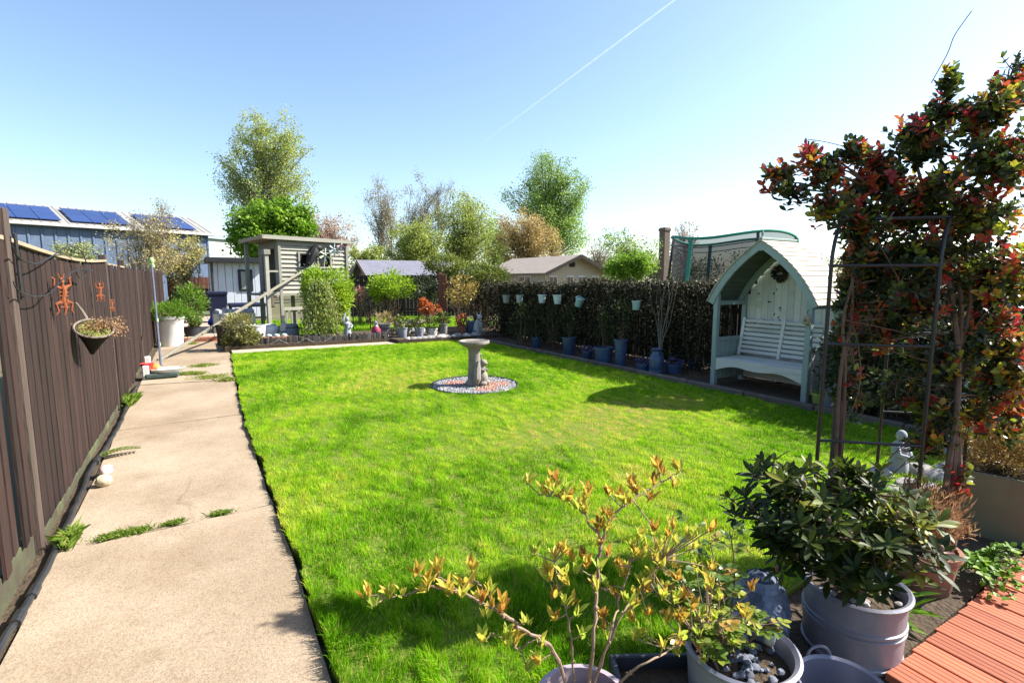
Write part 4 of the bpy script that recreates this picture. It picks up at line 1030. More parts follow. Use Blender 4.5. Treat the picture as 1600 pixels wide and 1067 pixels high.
shrub('dark_evergreen', 'low dark shrub against the back fence right of the playhouse', Vector((AY(575, 485, 18.0).x, 18.0, 0)), [px_ell(578, 468, 20, 22, depth((6.2, 18, .8)))], 1500, .08, leafmat('evergreen', []), 18, .012)
# black wire fence before the bushes
wf = thing('wire_fence', (6.4, 15.4, 0), 'low dark wire mesh fence in front of the bright bush', 'fence')
fa, fb = Vector((AY(552, 505, 15.6).x, 15.6, 0)), Vector((AY(655, 505, 15.2).x, 15.2, 0))
for k in range(5):
    p = fa.lerp(fb, k / 4); MB().tube([p, p + Vector((0, 0, .95))], .018, 6).build('post', M_DARKWOOD, wf)
mb = MB()
for k in range(9): mb.tube([fa + Vector((0, 0, .08 + .1 * k)), fb + Vector((0, 0, .08 + .1 * k))], .004, 3, False)
for k in range(29): p = fa.lerp(fb, k / 28); mb.tube([p + Vector((0, 0, .06)), p + Vector((0, 0, .9))], .004, 3, False)
mb.build('mesh_wire', M_BLACK, wf)

# ================================================================== back boundary
def plank_fence(name, a, b_, h, pitch, mat, label, lift=.08, postd=2.0, z0=0.0):
    a, b_ = Vector(a), Vector(b_); d = b_ - a; L_ = d.length; u = d.normalized(); ang = math.atan2(u.y, u.x)
    root = thing(name, a, label, 'fence'); n_ = int(L_ / pitch)
    bm_ = MB().box((0, 0, h / 2), (pitch * .93, .02, h - lift)).mesh('board', mat)
    for k in range(n_): inst('board', bm_, Matrix.Translation(a + u * (k + .5) * pitch + Vector((0, 0, z0 + lift / 2 + random.uniform(-.015, .015)))) @ Matrix.Rotation(ang + rad(random.uniform(-1.5, 1.5)), 4, 'Z'), root)
    nrm = Vector((u.y, -u.x, 0))
    k = 0.0
    while k <= L_ + .01: 
        p = a + u * k; MB().box(p + Vector((0, 0, z0 + h / 2)) - nrm * .065, (.09, .09, h + .08), .005).build('post', mat, root); k += postd
    for z in (.35, h - .3): MB().beam(a - nrm * .03 + Vector((0, 0, z0 + z)), b_ - nrm * .03 + Vector((0, 0, z0 + z)), .035, .08).build('rail', mat, root)
    return root
plank_fence('back_fence', (4.6, 21.2, 0), (10.4, 18.2, 0), 1.72, .15, M_DARKWOOD, 'dark stained back boundary fence behind the bright bush')
plank_fence('brown_fence', (-.9, 27.0, 0), (2.2, 27.0, 0), 1.6, .15, M_BROWN, 'red-brown panel fence at the far end of the path', z0=.05)
q0, q1 = AY(686, 470, 13.6), AY(712, 470, 13.2)
sp = plank_fence('timber_screen', (q0.x, 13.6, 0), (q1.x - .15, 13.3, 0), 1.70, .13, M_BROWN, 'red-brown timber screen under the ivy mound')
iv = Vector((7.4, 13.5, 0)); D0 = depth(iv)
M_IVY = leafmat('ivy_leaf', [(0, (.05, .085, .012)), (.5, (.14, .18, .025)), (1, (.30, .31, .07))], .3)
shrub('ivy_mound', 'rounded ivy mound covering the fence top above the timber screen', iv, [px_ell(694, 412, 32, 16, D0), px_ell(735, 425, 38, 14, D0), px_ell(765, 432, 26, 14, D0)], 2600, .085, M_IVY, 26, .012)
shrub('yellow_shrub', 'yellow-brown shrub growing before the timber screen', Vector((AY(722, 500, 12.6).x, 12.6, .1)), [px_ell(722, 455, 24, 24, depth((7.1, 12.6, .8)))], 1500, .075, leafmat('yellow_brown', [(0, (.12, .11, .02)), (.5, (.34, .26, .06)), (1, (.50, .34, .10))], .3), 20, .010)

# ================================================================== white shed, bin and clutter past the path
SY = 24.0
s0, s1 = AY(327, 412, SY), AY(418, 412, SY)
M_WSHED = pm('white_render', (.62, .66, .72), (.52, .56, .62), 4, .7, .15, 20)
ws = thing('white_shed', ((s0.x + s1.x) / 2, SY, 0), 'white panelled shed with black flat roof beyond the playhouse', 'shed')
zt = AY(360, 410, SY).z; n_ = 8; pw = (s1.x - s0.x) / n_
for k in range(n_): MB().box((s0.x + pw * (k + .5), SY, zt / 2), (pw - .015, .05, zt), .008).build('panel', M_WSHED, ws)
MB().box(((s0.x + s1.x) / 2, SY + 1.2, zt / 2), (s1.x - s0.x - .02, 2.3, zt - .01)).build('wall', M_WSHED, ws)
MB().box(((s0.x + s1.x) / 2, SY + 1.0, zt + .08), (s1.x - s0.x + .3, 3.0, .20), .02).build('roof', M_BLACKPLASTIC, ws)
w0, w1 = AY(371, 421, SY), AY(396, 455, SY)
wn_ = MB().box(((w0.x + w1.x) / 2, SY - .04, (w0.z + w1.z) / 2), (w1.x - w0.x, .06, w0.z - w1.z), .01).build('window', pm('black_frame', (.02, .022, .03), (.03, .03, .04), 9, .5, 0), ws)
MB().box((w0.x + (w1.x - w0.x) * .35, SY - .075, (w0.z + w1.z) / 2), ((w1.x - w0.x) * .3, .012, (w0.z - w1.z) * .8)).build('pane', pm('pale_pane', (.35, .36, .32), (.25, .27, .25), 3, .1, 0, spec=.6), wn_)
MB().tube([(s0.x + .06, SY - .3, 0), (s0.x + .06, SY - .3, zt)], .05, 8).build('roof_post', M_BLACKPLASTIC, ws)
def binn(c, w, d, h, mat, label):
    root = thing('wheelie_bin', c, label, 'bin'); T = Matrix.Translation(c)
    mb = MB(T); b0_, t0_ = .8, 1.0
    mb.sheet([[Vector((sx * w / 2 * k, sy * d / 2 * k, z)) for sx, sy in ((-1, -1), (1, -1), (1, 1), (-1, 1), (-1, -1))] for k, z in ((b0_, .05), (t0_, h * .9))]); mb.build('body', mat, root)
    MB(T).box((0, 0, h * .94), (w * 1.08, d * 1.1, h * .09), .02).build('lid', mat, root)
    for s_ in (-1, 1): MB(T).tube([(s_ * w * .38 - .03, d * .42, .09), (s_ * w * .38 + .03, d * .42, .09)], .09, 12).build('wheel', M_BLACKPLASTIC, root)
    MB(T).tube([(-w * .4, d * .6, h * .9), (w * .4, d * .6, h * .9)], .02, 6).build('handle', mat, root)
M_NAVY = pm('navy_plastic', (.018, .022, .06), (.012, .016, .045), 6, .45, .05)
p = AY(341, 490, 20.5); binn(Vector((p.x, 20.5, .09)), .58, .7, 1.07, M_NAVY, 'dark navy wheelie bin in front of the white shed')
p = AY(386, 480, 21.5); tb = thing('covered_table', (p.x, 21.5, 0), 'low table under a dark navy cover by the white shed', 'table')
MB().box((p.x, 21.5, .62), (1.25, .8, .14), .04).build('cover', M_NAVY, tb)
for sx in (-.55, .55):
    for sy in (-.33, .33): MB().box((p.x + sx, 21.5 + sy, .29), (.07, .07, .6)).build('leg', M_DARKWOOD, tb)
# white planter trough with stones
p = AY(366, 497, 16.4); tr = thing('white_trough', (p.x, 16.4, .02), 'white rectangular trough with pale stones near the playhouse veranda', 'trough')
MB().box((p.x, 16.4, .33), (1.05, .5, .58), .02).build('body', pm('white_trough', (.58, .57, .54), (.46, .45, .43), 5, .7, .2), tr)
for k in range(3): MB().box((p.x - .35 + .35 * k, 16.14, .33), (.05, .03, .56)).build('batten', M_STONE, tr)
for k in range(6): MB().ball((p.x - .4 + .16 * k, 16.4 + random.uniform(-.1, .1), .64 + random.uniform(0, .03)), (.12, .13, .10), 9, 6).jitter(.012).build('stone', M_FIG, tr, smooth=True)
p = G(338, 499, .09); 
bb = MB(); bb.ball((p.x * .8, p.y * .8, .30), (.24, .2, .18), 10, 7); bb.jitter(.03); bb.build('blue_bag', pm('blue_bag', (.03, .08, .5), (.02, .05, .36), 8, .5, .4), smooth=True, label='crumpled bright blue bag lying by the white trough', cat='bag')
# ================================================================== warehouse with solar panels
cn = AD(325, 365, 38.3); dW = Vector((-.94, -.34, 0)); eW = Vector((-.34, .94, 0)); LW = 17.0; ZE = cn.z
M_CLAD = pm('blue_cladding', (.12, .17, .26), (.085, .125, .20), 2, .55, .1, 8, rnd=.06, spec=.4)
M_ROOFM = pm('pale_roof', (.34, .33, .31), (.27, .26, .25), 2, .6, .15, 8)
M_SOLAR = pm('solar_glass', (.028, .055, .19), (.022, .045, .15), 3, .22, 0, rnd=.15, spec=.6)
wh = thing('warehouse', Vector((cn.x, cn.y, 0)) + dW * 8 + eW * 4, 'blue-grey ribbed metal warehouse with solar panels on its pale roof', 'warehouse')
c0 = Vector((cn.x, cn.y, 0))
mb = MB(); mb.prism([c0, c0 + eW * 8, c0 + eW * 8 + Vector((0, 0, ZE)), c0 + eW * 4 + Vector((0, 0, ZE + 1.3)), c0 + Vector((0, 0, ZE))], dW * LW); mb.build('wall', M_CLAD, wh)
panw = .62; nP = int(LW / panw)
pm_ = MB(); angW = math.atan2(dW.y, dW.x)
pm_.prism([Vector(p) for p in ((0, 0, 0), (0, .02, 0), (.05, .075, 0), (.12, .075, 0), (.17, .02, 0), (panw - .01, .02, 0), (panw - .01, 0, 0))], (0, 0, ZE - .35)); pme = pm_.mesh('cladding_panel', M_CLAD)
for k in range(nP): inst('cladding_panel', pme, Matrix.Translation(c0 + dW * (k * panw) - eW * .012) @ Matrix.Rotation(angW, 4, 'Z'), wh)
rdz = Vector((0, 0, 1.35)); c1 = c0 + Vector((0, 0, ZE))
r0, r1, r2 = c1 - eW * .35 - Vector((0, 0, .12)) - dW * .3, c1 + eW * 4 + rdz - dW * .3, c1 + eW * 8.35 - Vector((0, 0, .12)) - dW * .3
mb = MB(); mb.prism([r0, r1, r2, r2 + Vector((0, 0, .12)), r1 + Vector((0, 0, .12)), r0 + Vector((0, 0, .12))], dW * (LW + .3)); rf = mb.build('roof', M_ROOFM, wh)
MB().beam(r0 + Vector((0, 0, .0)) - eW * .06, r0 + dW * (LW + .3) - eW * .06, .14, .16, .03).build('gutter', pm('white_gutter', (.62, .60, .56), (.52, .5, .47), 4, .5, 0), rf)
sl = (r1 - r0); su = sl.normalized(); sn = dW.cross(su).normalized(); sn = sn if sn.z > 0 else -sn
for k in range(40):                                    # standing seams
    p = r0 + dW * (.2 + k * .43) + Vector((0, 0, .12)) + sn * .012; MB().beam(p, p + sl * .99, .035, .03, up=sn).build('seam', M_ROOFM, rf)
spn = MB().box((0, 0, 0), (1.0, 1.62, .05), .006).mesh('solar_panel', M_SOLAR)
Rm = Matrix((dW, su, sn)).transposed().to_4x4()
for a, nn in ((1.1, 3), (5.1, 3), (8.7, 4), (13.6, 3)):
    for k in range(nn):
        for j in range(2): inst('solar_panel', spn, Matrix.Translation(r0 + dW * (a + .5 + k * 1.03) + su * (1.15 + j * 1.66) + Vector((0, 0, .12)) + sn * .12) @ Rm, rf)
# low pale unit behind it
q0, q1 = AD(318, 372, 52), AD(392, 378, 58)
pu = thing('pale_unit', (q0.x, q0.y, 0), 'low pale grey-green industrial unit beyond the warehouse', 'building')
u = Vector((q1.x - q0.x, q1.y - q0.y, 0)); nrm = Vector((-u.y, u.x, 0)).normalized()
mb = MB(); mb.prism([Vector((q0.x, q0.y, 0)), Vector((q1.x, q1.y, 0)), Vector((q1.x, q1.y, q0.z)), Vector((q0.x, q0.y, q0.z))], nrm * 6); mb.build('wall', pm('pale_wall', (.50, .54, .52), (.44, .48, .46), 1, .8, 0), pu)
mb = MB(); mb.prism([Vector((q0.x, q0.y, q0.z)) - nrm * .3 + Vector((0, 0, .003)), Vector((q1.x, q1.y, q0.z + .003)) - nrm * .3, Vector((q1.x, q1.y, q0.z + .35)) - nrm * .1, Vector((q0.x, q0.y, q0.z + .35)) - nrm * .1], nrm * 6.5); mb.build('roof', pm('green_roof', (.22, .30, .28), (.18, .25, .24), 1, .7, 0), pu)

# ================================================================== sheds behind the back fence
def gable_shed(name, label, corner, a_deg, gw, sl_, ze, zr, over, wall, roofm, trim=None, windows=True, ridge_along=True):
    """corner = the gable wall's left foot; gable runs along u, the long side runs back along w"""
    a = rad(a_deg); fh = Vector((math.sin(YAW), math.cos(YAW), 0)); rt = Vector((math.cos(YAW), -math.sin(YAW), 0))
    u = rt * math.cos(a) + fh * math.sin(a); w = fh * math.cos(a) - rt * math.sin(a)
    c = Vector((corner[0], corner[1], 0)); root = thing(name, c + u * gw / 2 + w * sl_ / 2, label, 'cabin' if windows else 'shed')
    Z = lambda z: Vector((0, 0, z))
    mb = MB(); mb.prism([c, c + u * gw, c + u * gw + Z(ze), c + u * gw / 2 + Z(zr), c + Z(ze)], w * sl_); mb.build('wall', wall, root)
    dz = (zr - ze) / (gw / 2)
    for s_ in (0, 1):
        e = c - u * over if s_ == 0 else c + u * (gw + over)
        e = e + Z(ze - over * dz) - w * over * 1.6; r = c + u * gw / 2 + Z(zr) - w * over * 1.6
        n_ = (u * (-dz if s_ == 0 else dz) + Z(1)).normalized()
        mb = MB(); mb.prism([e + n_ * .004, r + n_ * .004, r + n_ * .07, e + n_ * .07], w * (sl_ + over * 3)); mb.build('roof_slope', roofm, root)
        MB().beam(e - w * .02 + n_ * .0, r - w * .02 + n_ * .0, .03, .16, up=n_).build('bargeboard', trim or wall, root)
    return root, c, u, w, Z
M_CABIN = pm('cabin_wood', (.56, .47, .36), (.47, .39, .29), 3, .8, .2, 20, stretch=(1, 1, 6))
M_CROOF = pm('cabin_roof', (.40, .34, .29), (.32, .27, .23), 3, .9, .3, 25)
ck = AD(851, 426, 25)
cb, c, u, w, Z = gable_shed('timber_cabin', 'pale timber cabin with shallow gable roof and dark windows beyond the hedge', ck, 33, 3.7, 5.2, 1.95, 2.72, .35, M_CABIN, M_CROOF, M_DARKWOOD)
for k in range(12):                                    # horizontal cladding boards on the two walls in view
    z = .2 + .148 * k
    MB().beam(c - w * .012 + Z(z), c + u * 3.7 - w * .012 + Z(z), .025, .138).build('cladding_board', M_CABIN, cb)
    MB().beam(c - u * .014 + Z(z), c + w * 5.2 - u * .014 + Z(z), .025, .138).build('cladding_board', M_CABIN, cb)
M_CW = pm('cabin_glass', (.015, .015, .018), (.03, .03, .03), 2, .08, 0, spec=.6)
def cabin_window(o, d, nrm, x, wd, z0, z1):
    p = o + d * x + nrm * .03
    f_ = MB().beam(p + Z((z0 + z1) / 2), p + d * wd + Z((z0 + z1) / 2), .05, z1 - z0 + .14).build('window', M_WHITEPL, cb)
    for h in (0, 1): MB().beam(p + d * (wd * (.06 + .48 * h)) + nrm * .03 + Z((z0 + z1) / 2), p + d * (wd * (.46 + .48 * h)) + nrm * .03 + Z((z0 + z1) / 2), .012, z1 - z0).build('pane', M_CW, f_)
for x in (.25, 1.35, 2.1, 3.0): cabin_window(c, u, -w, x, .5 if x != 1.35 else .45, .9, 1.68)
for x in (1.1, 3.3): cabin_window(c, w, -u, x, 1.1, .9, 1.68)
MB().beam(c + u * 1.55 - w * .06 + Z(2.3), c + u * 1.85 - w * .06 + Z(2.3), .06, .22).build('vent', M_DARKWOOD, cb)
s_ = AD(560, 428, 27)
gable_shed('grey_shed', 'shed with weathered blue-grey roof behind the dark back fence', s_, -62, 3.6, 4.4, 1.75, 2.45, .25, pm('shed_wood', (.34, .26, .2), (.26, .2, .15), 3, .85, .2), pm('grey_felt', (.20, .20, .25), (.15, .15, .19), 3, .8, .2), windows=False)
s_ = AD(548, 426, 31)
gable_shed('tan_shed', 'small tan-roofed shed next to the grey shed', s_, -50, 2.6, 3.0, 1.7, 2.3, .2, pm('shed_tan', (.38, .27, .2), (.3, .2, .15), 3, .85, .2), pm('tan_felt', (.42, .33, .27), (.33, .26, .22), 3, .9, .2), windows=False)
s_ = AD(740, 424, 40)
gable_shed('pale_shed', 'pale blue-grey shed roof glimpsed past the ivy mound', s_, 40, 3.6, 5, 1.9, 2.6, .25, pm('shed_pale', (.4, .42, .45), (.34, .36, .4), 3, .85, .2), pm('pale_felt', (.40, .46, .54), (.34, .39, .46), 3, .7, .1), windows=False)
# brick chimney
p = AD(1036, 437, 30); ch = thing('brick_chimney', (p.x, p.y, 0), 'tall narrow brown brick chimney beyond the trampoline', 'chimney')
zt = AD(1036, 357, 30).z; M_CHB = pm('old_brick', (.19, .14, .11), (.13, .10, .08), 5, .95, .4, 30)
MB().box((p.x, p.y, zt / 2), (.44, .44, zt), .01).build('stack', M_CHB, ch)
MB().box((p.x, p.y, zt - .12), (.52, .52, .14), .015).build('collar', M_CHB, ch)

# ================================================================== trampoline
tc_ = AD(1140, 437, 13.6); TR = 1.5; ZT = 2.62; ZM = .85
tp = thing('trampoline', (tc_.x, tc_.y, 0), 'large trampoline with green padded hoop and dark safety net', 'trampoline')
M_TG = pm('green_padding', (.03, .30, .20), (.025, .24, .16), 6, .5, .1)
ring = lambda r, z, n=49: [Vector((tc_.x + r * math.cos(a), tc_.y + r * math.sin(a), z + .07 * math.sin(3 * a + 1.0))) for a in np.linspace(0, 2 * math.pi, n)]
MB().tube(ring(TR, ZT), .035, 8).build('top_hoop', M_TG, tp, smooth=True)
MB().tube(ring(TR - .02, ZT - .22), .012, 5).build('net_cord', M_BLACK, tp, smooth=True)
MB().tube(ring(TR + .08, ZM), .12, 8).build('edge_pad', M_TG, tp, smooth=True)
MB().lathe([(TR, ZM - .01), (TR, ZM + .01)], (tc_.x, tc_.y, 0), 40).build('jump_mat', M_BLACKPLASTIC, tp)
for k in range(6):
    a = 2 * math.pi * k / 6 + 1.0
    o = Vector((tc_.x + (TR + .1) * math.cos(a), tc_.y + (TR + .1) * math.sin(a), 0)); t_ = Vector((tc_.x + TR * math.cos(a), tc_.y + TR * math.sin(a), ZT + .07 * math.sin(3 * a + 1.0)))
    MB().tube([o, o.lerp(t_, .5) + Vector((math.cos(a) * .08, math.sin(a) * .08, 0)), t_], .035 if k % 2 else .05, 8).build('pole', M_TG if k % 2 == 0 else M_BLACK, tp, smooth=True)
m, nt, b = _new('safety_net'); L = nt.links.new
b.inputs['Base Color'].default_value = (.012, .014, .02, 1); b.inputs['Roughness'].default_value = .8
tr_ = nt.nodes.new('ShaderNodeBsdfTransparent'); mx = nt.nodes.new('ShaderNodeMixShader'); mx.inputs['Fac'].default_value = .66
L(tr_.outputs[0], mx.inputs[1]); L(b.outputs[0], mx.inputs[2]); L(mx.outputs[0], nt.nodes['Material Output'].inputs['Surface'])
MB().sheet([ring(TR - .02, ZT - .03), ring(TR - .02, ZT - .8), ring(TR - .02, ZM + .02)]).build('net', m, tp, smooth=True)

# ================================================================== trees
def crown(lst, D): return [px_ell(*e, D) for e in lst]
def foot(x, D): p = AD(x, 437, D); return (p.x, p.y, 0)
T_YG = leafmat('tree_yellow_green', [(0, (.12, .17, .03)), (.5, (.24, .29, .06)), (1, (.38, .40, .11))], .45, gain=1.35)
T_GREEN = leafmat('tree_green', [(0, (.05, .12, .008)), (.5, (.12, .24, .012)), (1, (.22, .33, .03))], .42, gain=1.2)
T_PINK = leafmat('tree_pink', [(0, (.24, .15, .11)), (.6, (.38, .26, .20)), (1, (.36, .34, .16))], .4, gain=1.3)
T_FRESH = leafmat('tree_fresh', [(0, (.10, .19, .03)), (.5, (.20, .30, .06)), (1, (.32, .40, .12))], .45, gain=1.3)
T_OCHRE = leafmat('tree_ochre', [(0, (.18, .14, .06)), (.5, (.34, .24, .09)), (1, (.42, .36, .12))], .4, gain=1.3)
T_BARE = leafmat('tree_budding', [(0, (.22, .19, .13)), (1, (.36, .34, .18))], .3)
GT = 'trees beyond the garden'
tree('tall_birch', 'tallest pale yellow-green tree rising behind the playhouse', foot(425, 46), crown([(418, 215, 52, 52), (372, 262, 34, 45), (462, 250, 32, 60), (415, 290, 62, 32), (375, 318, 34, 30), (470, 300, 28, 36), (352, 240, 14, 24)], 46), .34, 80, 900, 34000, .15, T_YG, M_PALEBARK, GT, spread=.5, droop=.35, upright=.25, twig_r=.018, fork=.30, tl=.22, stems=2, fill=.4)
tree('dense_maple', 'dense vivid green leafy tree directly behind the playhouse', foot(420, 30), crown([(425, 338, 46, 24), (388, 352, 32, 28), (462, 346, 30, 28), (400, 380, 40, 24), (430, 372, 50, 30)], 30), .2, 70, 700, 30000, .17, T_GREEN, M_BARK, GT, spread=.5, fork=.2, wid=1.3, shell=.6)
tree('pink_tree', 'pinkish-brown budding tree between the green tree and the bare trees', foot(515, 36), crown([(505, 352, 30, 30), (530, 368, 30, 26), (500, 375, 40, 28)], 36), .16, 46, 600, 11000, .11, T_PINK, M_PALEBARK, GT, spread=.45, twig_r=.014)
tree('bare_ash', 'thin bare tree with a few leaves at the left of the bare group', foot(607, 42), crown([(598, 325, 32, 46), (612, 362, 34, 40)], 42), .15, 50, 800, 5500, .11, T_BARE, M_PALEBARK, GT, upright=.5, twig_r=.010, stems=2)
tree('bare_poplar', 'tall bare upright tree with twiggy top in the middle of the bare group', foot(655, 46), crown([(642, 312, 22, 48), (668, 318, 28, 50), (655, 360, 46, 38), (700, 325, 22, 40)], 46), .2, 60, 1000, 6000, .11, T_BARE, M_PALEBARK, GT, upright=.8, twig_r=.012, stems=3)
tree('yellow_willow', 'low yellow-green willow in front of the bare trees', foot(655, 34), crown([(652, 370, 42, 30), (638, 395, 36, 18)], 34), .16, 44, 600, 17000, .12, T_YG, M_BARK, GT, spread=.45, stems=2, tint=(.1, .8), fill=.2)
tree('dark_limbed_willow', 'yellow-green willow with dark forking limbs left of the tall round tree', foot(712, 37), crown([(728, 328, 38, 38), (698, 358, 34, 34), (742, 368, 42, 36)], 37), .26, 54, 760, 22000, .12, T_YG, M_BARK, GT, spread=.5, stems=4, fork=.2, droop=.2, fill=.25)
tree('pale_sapling', 'slim pale green tree between the willow and the tall round tree', foot(772, 42), crown([(772, 368, 26, 36), (782, 395, 26, 26)], 42), .14, 36, 420, 9000, .12, T_FRESH, M_PALEBARK, GT, spread=.5, droop=.3)
tree('tall_round_tree', 'tall rounded fresh green tree behind the cabin', foot(862, 47), crown([(856, 270, 38, 34), (824, 305, 38, 36), (888, 308, 36, 46), (858, 345, 56, 46), (895, 365, 28, 34)], 47), .32, 90, 900, 38000, .15, T_FRESH, M_BARK, GT, spread=.5, droop=.2, fork=.25)
tree('ochre_tree', 'ochre and rust coloured tree directly behind the cabin roof', foot(822, 35), crown([(815, 358, 44, 32), (845, 378, 38, 30), (796, 385, 32, 28)], 35), .18, 50, 600, 16000, .11, T_OCHRE, M_BARK, GT, spread=.45, fork=.2)
tree('sparse_birch', 'sparse airy birch with scattered green leaves right of the cabin', foot(982, 27), crown([(968, 372, 34, 24), (1000, 385, 30, 28), (985, 400, 40, 20)], 27), .10, 44, 380, 4200, .11, T_FRESH, M_PALEBARK, GT, spread=.6, droop=.4, twig_r=.009)
tree('low_green_tree', 'low leafy green tree just above the hedge right of the cabin', foot(992, 22), crown([(992, 410, 34, 17), (965, 420, 24, 12)], 22), .10, 40, 380, 9000, .10, T_GREEN, M_BARK, GT, spread=.45, tint=(.3, 1))
tree('bare_thorn', 'small bare reddish tree behind the trampoline', foot(1075, 33), crown([(1072, 362, 22, 22), (1062, 385, 24, 22)], 33), .10, 34, 420, 1200, .10, T_PINK, M_PALEBARK, GT, twig_r=.011)
tree('bare_cherry', 'bare twiggy tree beside the cabin gable', foot(938, 34), crown([(936, 392, 22, 24)], 34), .12, 26, 300, 500, .10, T_BARE, M_PALEBARK, GT, twig_r=.011)
tree('low_thicket_tree', 'low green tree between the sheds and the willow', foot(585, 38), crown([(585, 400, 22, 18), (560, 395, 16, 20)], 38), .1, 26, 200, 3200, .15, T_YG, M_BARK, GT)
T_THICK = leafmat('thicket_leaf', [(0, (.06, .10, .02)), (1, (.20, .25, .07))], .3)
for k, (x, y, rx, D, lb) in enumerate([(600, 425, 60, 60, 'far low thicket behind the grey shed'), (700, 425, 60, 62, 'far low thicket behind the willows'), (800, 425, 70, 64, 'far low thicket behind the cabin'), (930, 427, 70, 62, 'far low thicket right of the cabin'), (1060, 425, 70, 60, 'far low thicket behind the trampoline'), (1200, 422, 80, 58, 'far low thicket behind the arbour'), (1370, 420, 100, 56, 'far low thicket beyond the right hedge'), (1560, 418, 110, 55, 'far low thicket at the end of the right hedge'), (480, 420, 60, 58, 'far low thicket behind the vivid green tree')]):
    e = px_ell(x, y, rx, 24, D); tree('thicket', lb, (e[0], e[1], 0), [e], .12, 30, 200, 4200, .26, T_THICK, M_BARK, 'far thickets', cat='thicket', stems=3, fork=.1, shell=.3)
# shrubs over the left fence
M_YTW = leafmat('yellow_twig_leaf', [(0, (.26, .20, .08)), (.5, (.40, .33, .12)), (1, (.46, .42, .16))], .3)
tree('bare_shrub', 'bare twiggy shrub with yellowing leaves behind the left fence', foot(225, 19), crown([(215, 375, 42, 40), (250, 350, 30, 40), (240, 400, 50, 25)], 19), .07, 60, 1000, 6500, .06, M_YTW, M_PALEBARK, 'shrubs behind the left fence', upright=.5, stems=4, twig_r=.006, fork=.1, cat='shrub')
tree('yellow_shrub', 'yellow-green shrub at the far end behind the left fence', foot(292, 22), crown([(292, 395, 26, 30), (270, 410, 30, 22)], 22), .07, 40, 500, 6000, .07, leafmat('yellow_shrub_leaf', [(0, (.20, .18, .05)), (.6, (.38, .35, .10)), (1, (.45, .38, .16))], .3), M_PALEBARK, 'shrubs behind the left fence', stems=4, twig_r=.006, fork=.1, cat='shrub')
tree('pale_shrub', 'pale green shrub topping the left fence near the tall post', foot(118, 13), crown([(118, 395, 34, 16)], 13), .05, 26, 240, 2600, .06, leafmat('pale_shrub_leaf', [(0, (.16, .19, .06)), (1, (.38, .40, .18))], .3), M_PALEBARK, 'shrubs behind the left fence', stems=3, twig_r=.005, fork=.1, cat='shrub')

# ================================================================== contrail high overhead
m, nt, b = _new('contrail'); L = nt.links.new
b.inputs['Base Color'].default_value = (.9, .9, .9, 1); b.inputs['Roughness'].default_value = 1
tcn = nt.nodes.new('ShaderNodeTexCoord'); sp_ = nt.nodes.new('ShaderNodeSeparateXYZ'); L(tcn.outputs['Generated'], sp_.inputs[0])
lw = nt.nodes.new('ShaderNodeLayerWeight'); lw.inputs['Blend'].default_value = .35
nz = nt.nodes.new('ShaderNodeTexNoise'); nz.inputs['Scale'].default_value = .006; nz.inputs['Detail'].default_value = 4; L(tcn.outputs['Object'], nz.inputs['Vector'])
at = nt.nodes.new('ShaderNodeAttribute'); at.attribute_name = 'tint'
iv_ = nt.nodes.new('ShaderNodeMath'); iv_.operation = 'SUBTRACT'; iv_.inputs[0].default_value = 1; L(lw.outputs['Facing'], iv_.inputs[1])
m1 = nt.nodes.new('ShaderNodeMath'); m1.operation = 'MULTIPLY'; L(at.outputs['Fac'], m1.inputs[0]); L(nz.outputs['Fac'], m1.inputs[1])
m2 = nt.nodes.new('ShaderNodeMath'); m2.operation = 'MULTIPLY'; L(m1.outputs[0], m2.inputs[0]); L(iv_.outputs[0], m2.inputs[1]); m2.use_clamp = True
tr_ = nt.nodes.new('ShaderNodeBsdfTransparent'); mx = nt.nodes.new('ShaderNodeMixShader')
tl_ = nt.nodes.new('ShaderNodeBsdfTranslucent'); tl_.inputs['Color'].default_value = (.9, .9, .9, 1); ms = nt.nodes.new('ShaderNodeMixShader'); ms.inputs['Fac'].default_value = .5
L(b.outputs[0], ms.inputs[1]); L(tl_.outputs[0], ms.inputs[2])
L(m2.outputs[0], mx.inputs['Fac']); L(tr_.outputs[0], mx.inputs[1]); L(ms.outputs[0], mx.inputs[2]); L(mx.outputs[0], nt.nodes['Material Output'].inputs['Surface'])
ca, cb_ = G(1075, -15, 7000), G(735, 238, 7000)
mb = MB(); N_ = 60; mb.tube([ca.lerp(cb_, k / N_) for k in range(N_ + 1)], [26 + 40 * k / N_ for k in range(N_ + 1)], 16, False)
Vn = np.array([tuple(p) for p in mb.v]); tn = np.repeat(np.linspace(.20, .003, N_ + 1), 16)
obj_np('contrail', Vn, [np.array(mb.f)], m, smooth=True, tint=tn, label='thin white aircraft contrail slanting across the blue sky', cat='contrail')
# ================================================================== bird bath on its gravel ring
bb_ = thing('bird_bath', BATH, 'weathered stone bird bath with a carved squirrel at its foot', 'bird bath')
T = Matrix.Translation(BATH)
MB(T).lathe([(.14, -.02), (.14, .03), (.115, .05), (.10, .09), (.092, .2), (.085, .38), (.088, .5), (.10, .55), (.105, .56)], n=20).build('column', M_CONC, bb_, smooth=True)
MB(T).lathe([(.10, .545), (.15, .565), (.205, .60), (.222, .615), (.222, .645), (.205, .65), (.18, .632), (.12, .618), (.01, .614)], n=28).build('bowl', M_CONC, bb_, smooth=True)
MB(T).lathe([(.17, .63), (.01, .631)], n=28, cap=False).build('water', pm('still_water', (.05, .06, .06), (.04, .05, .05), 3, .05, 0, spec=.6), bb_, smooth=True)
fd = Vector((.62, -.78, 0))                            # the carved side faces the lens and the sun
A = lambda f, s, z: tuple(fd * f + Vector((fd.y * -1, fd.x, 0)) * s + Vector((0, 0, z)))
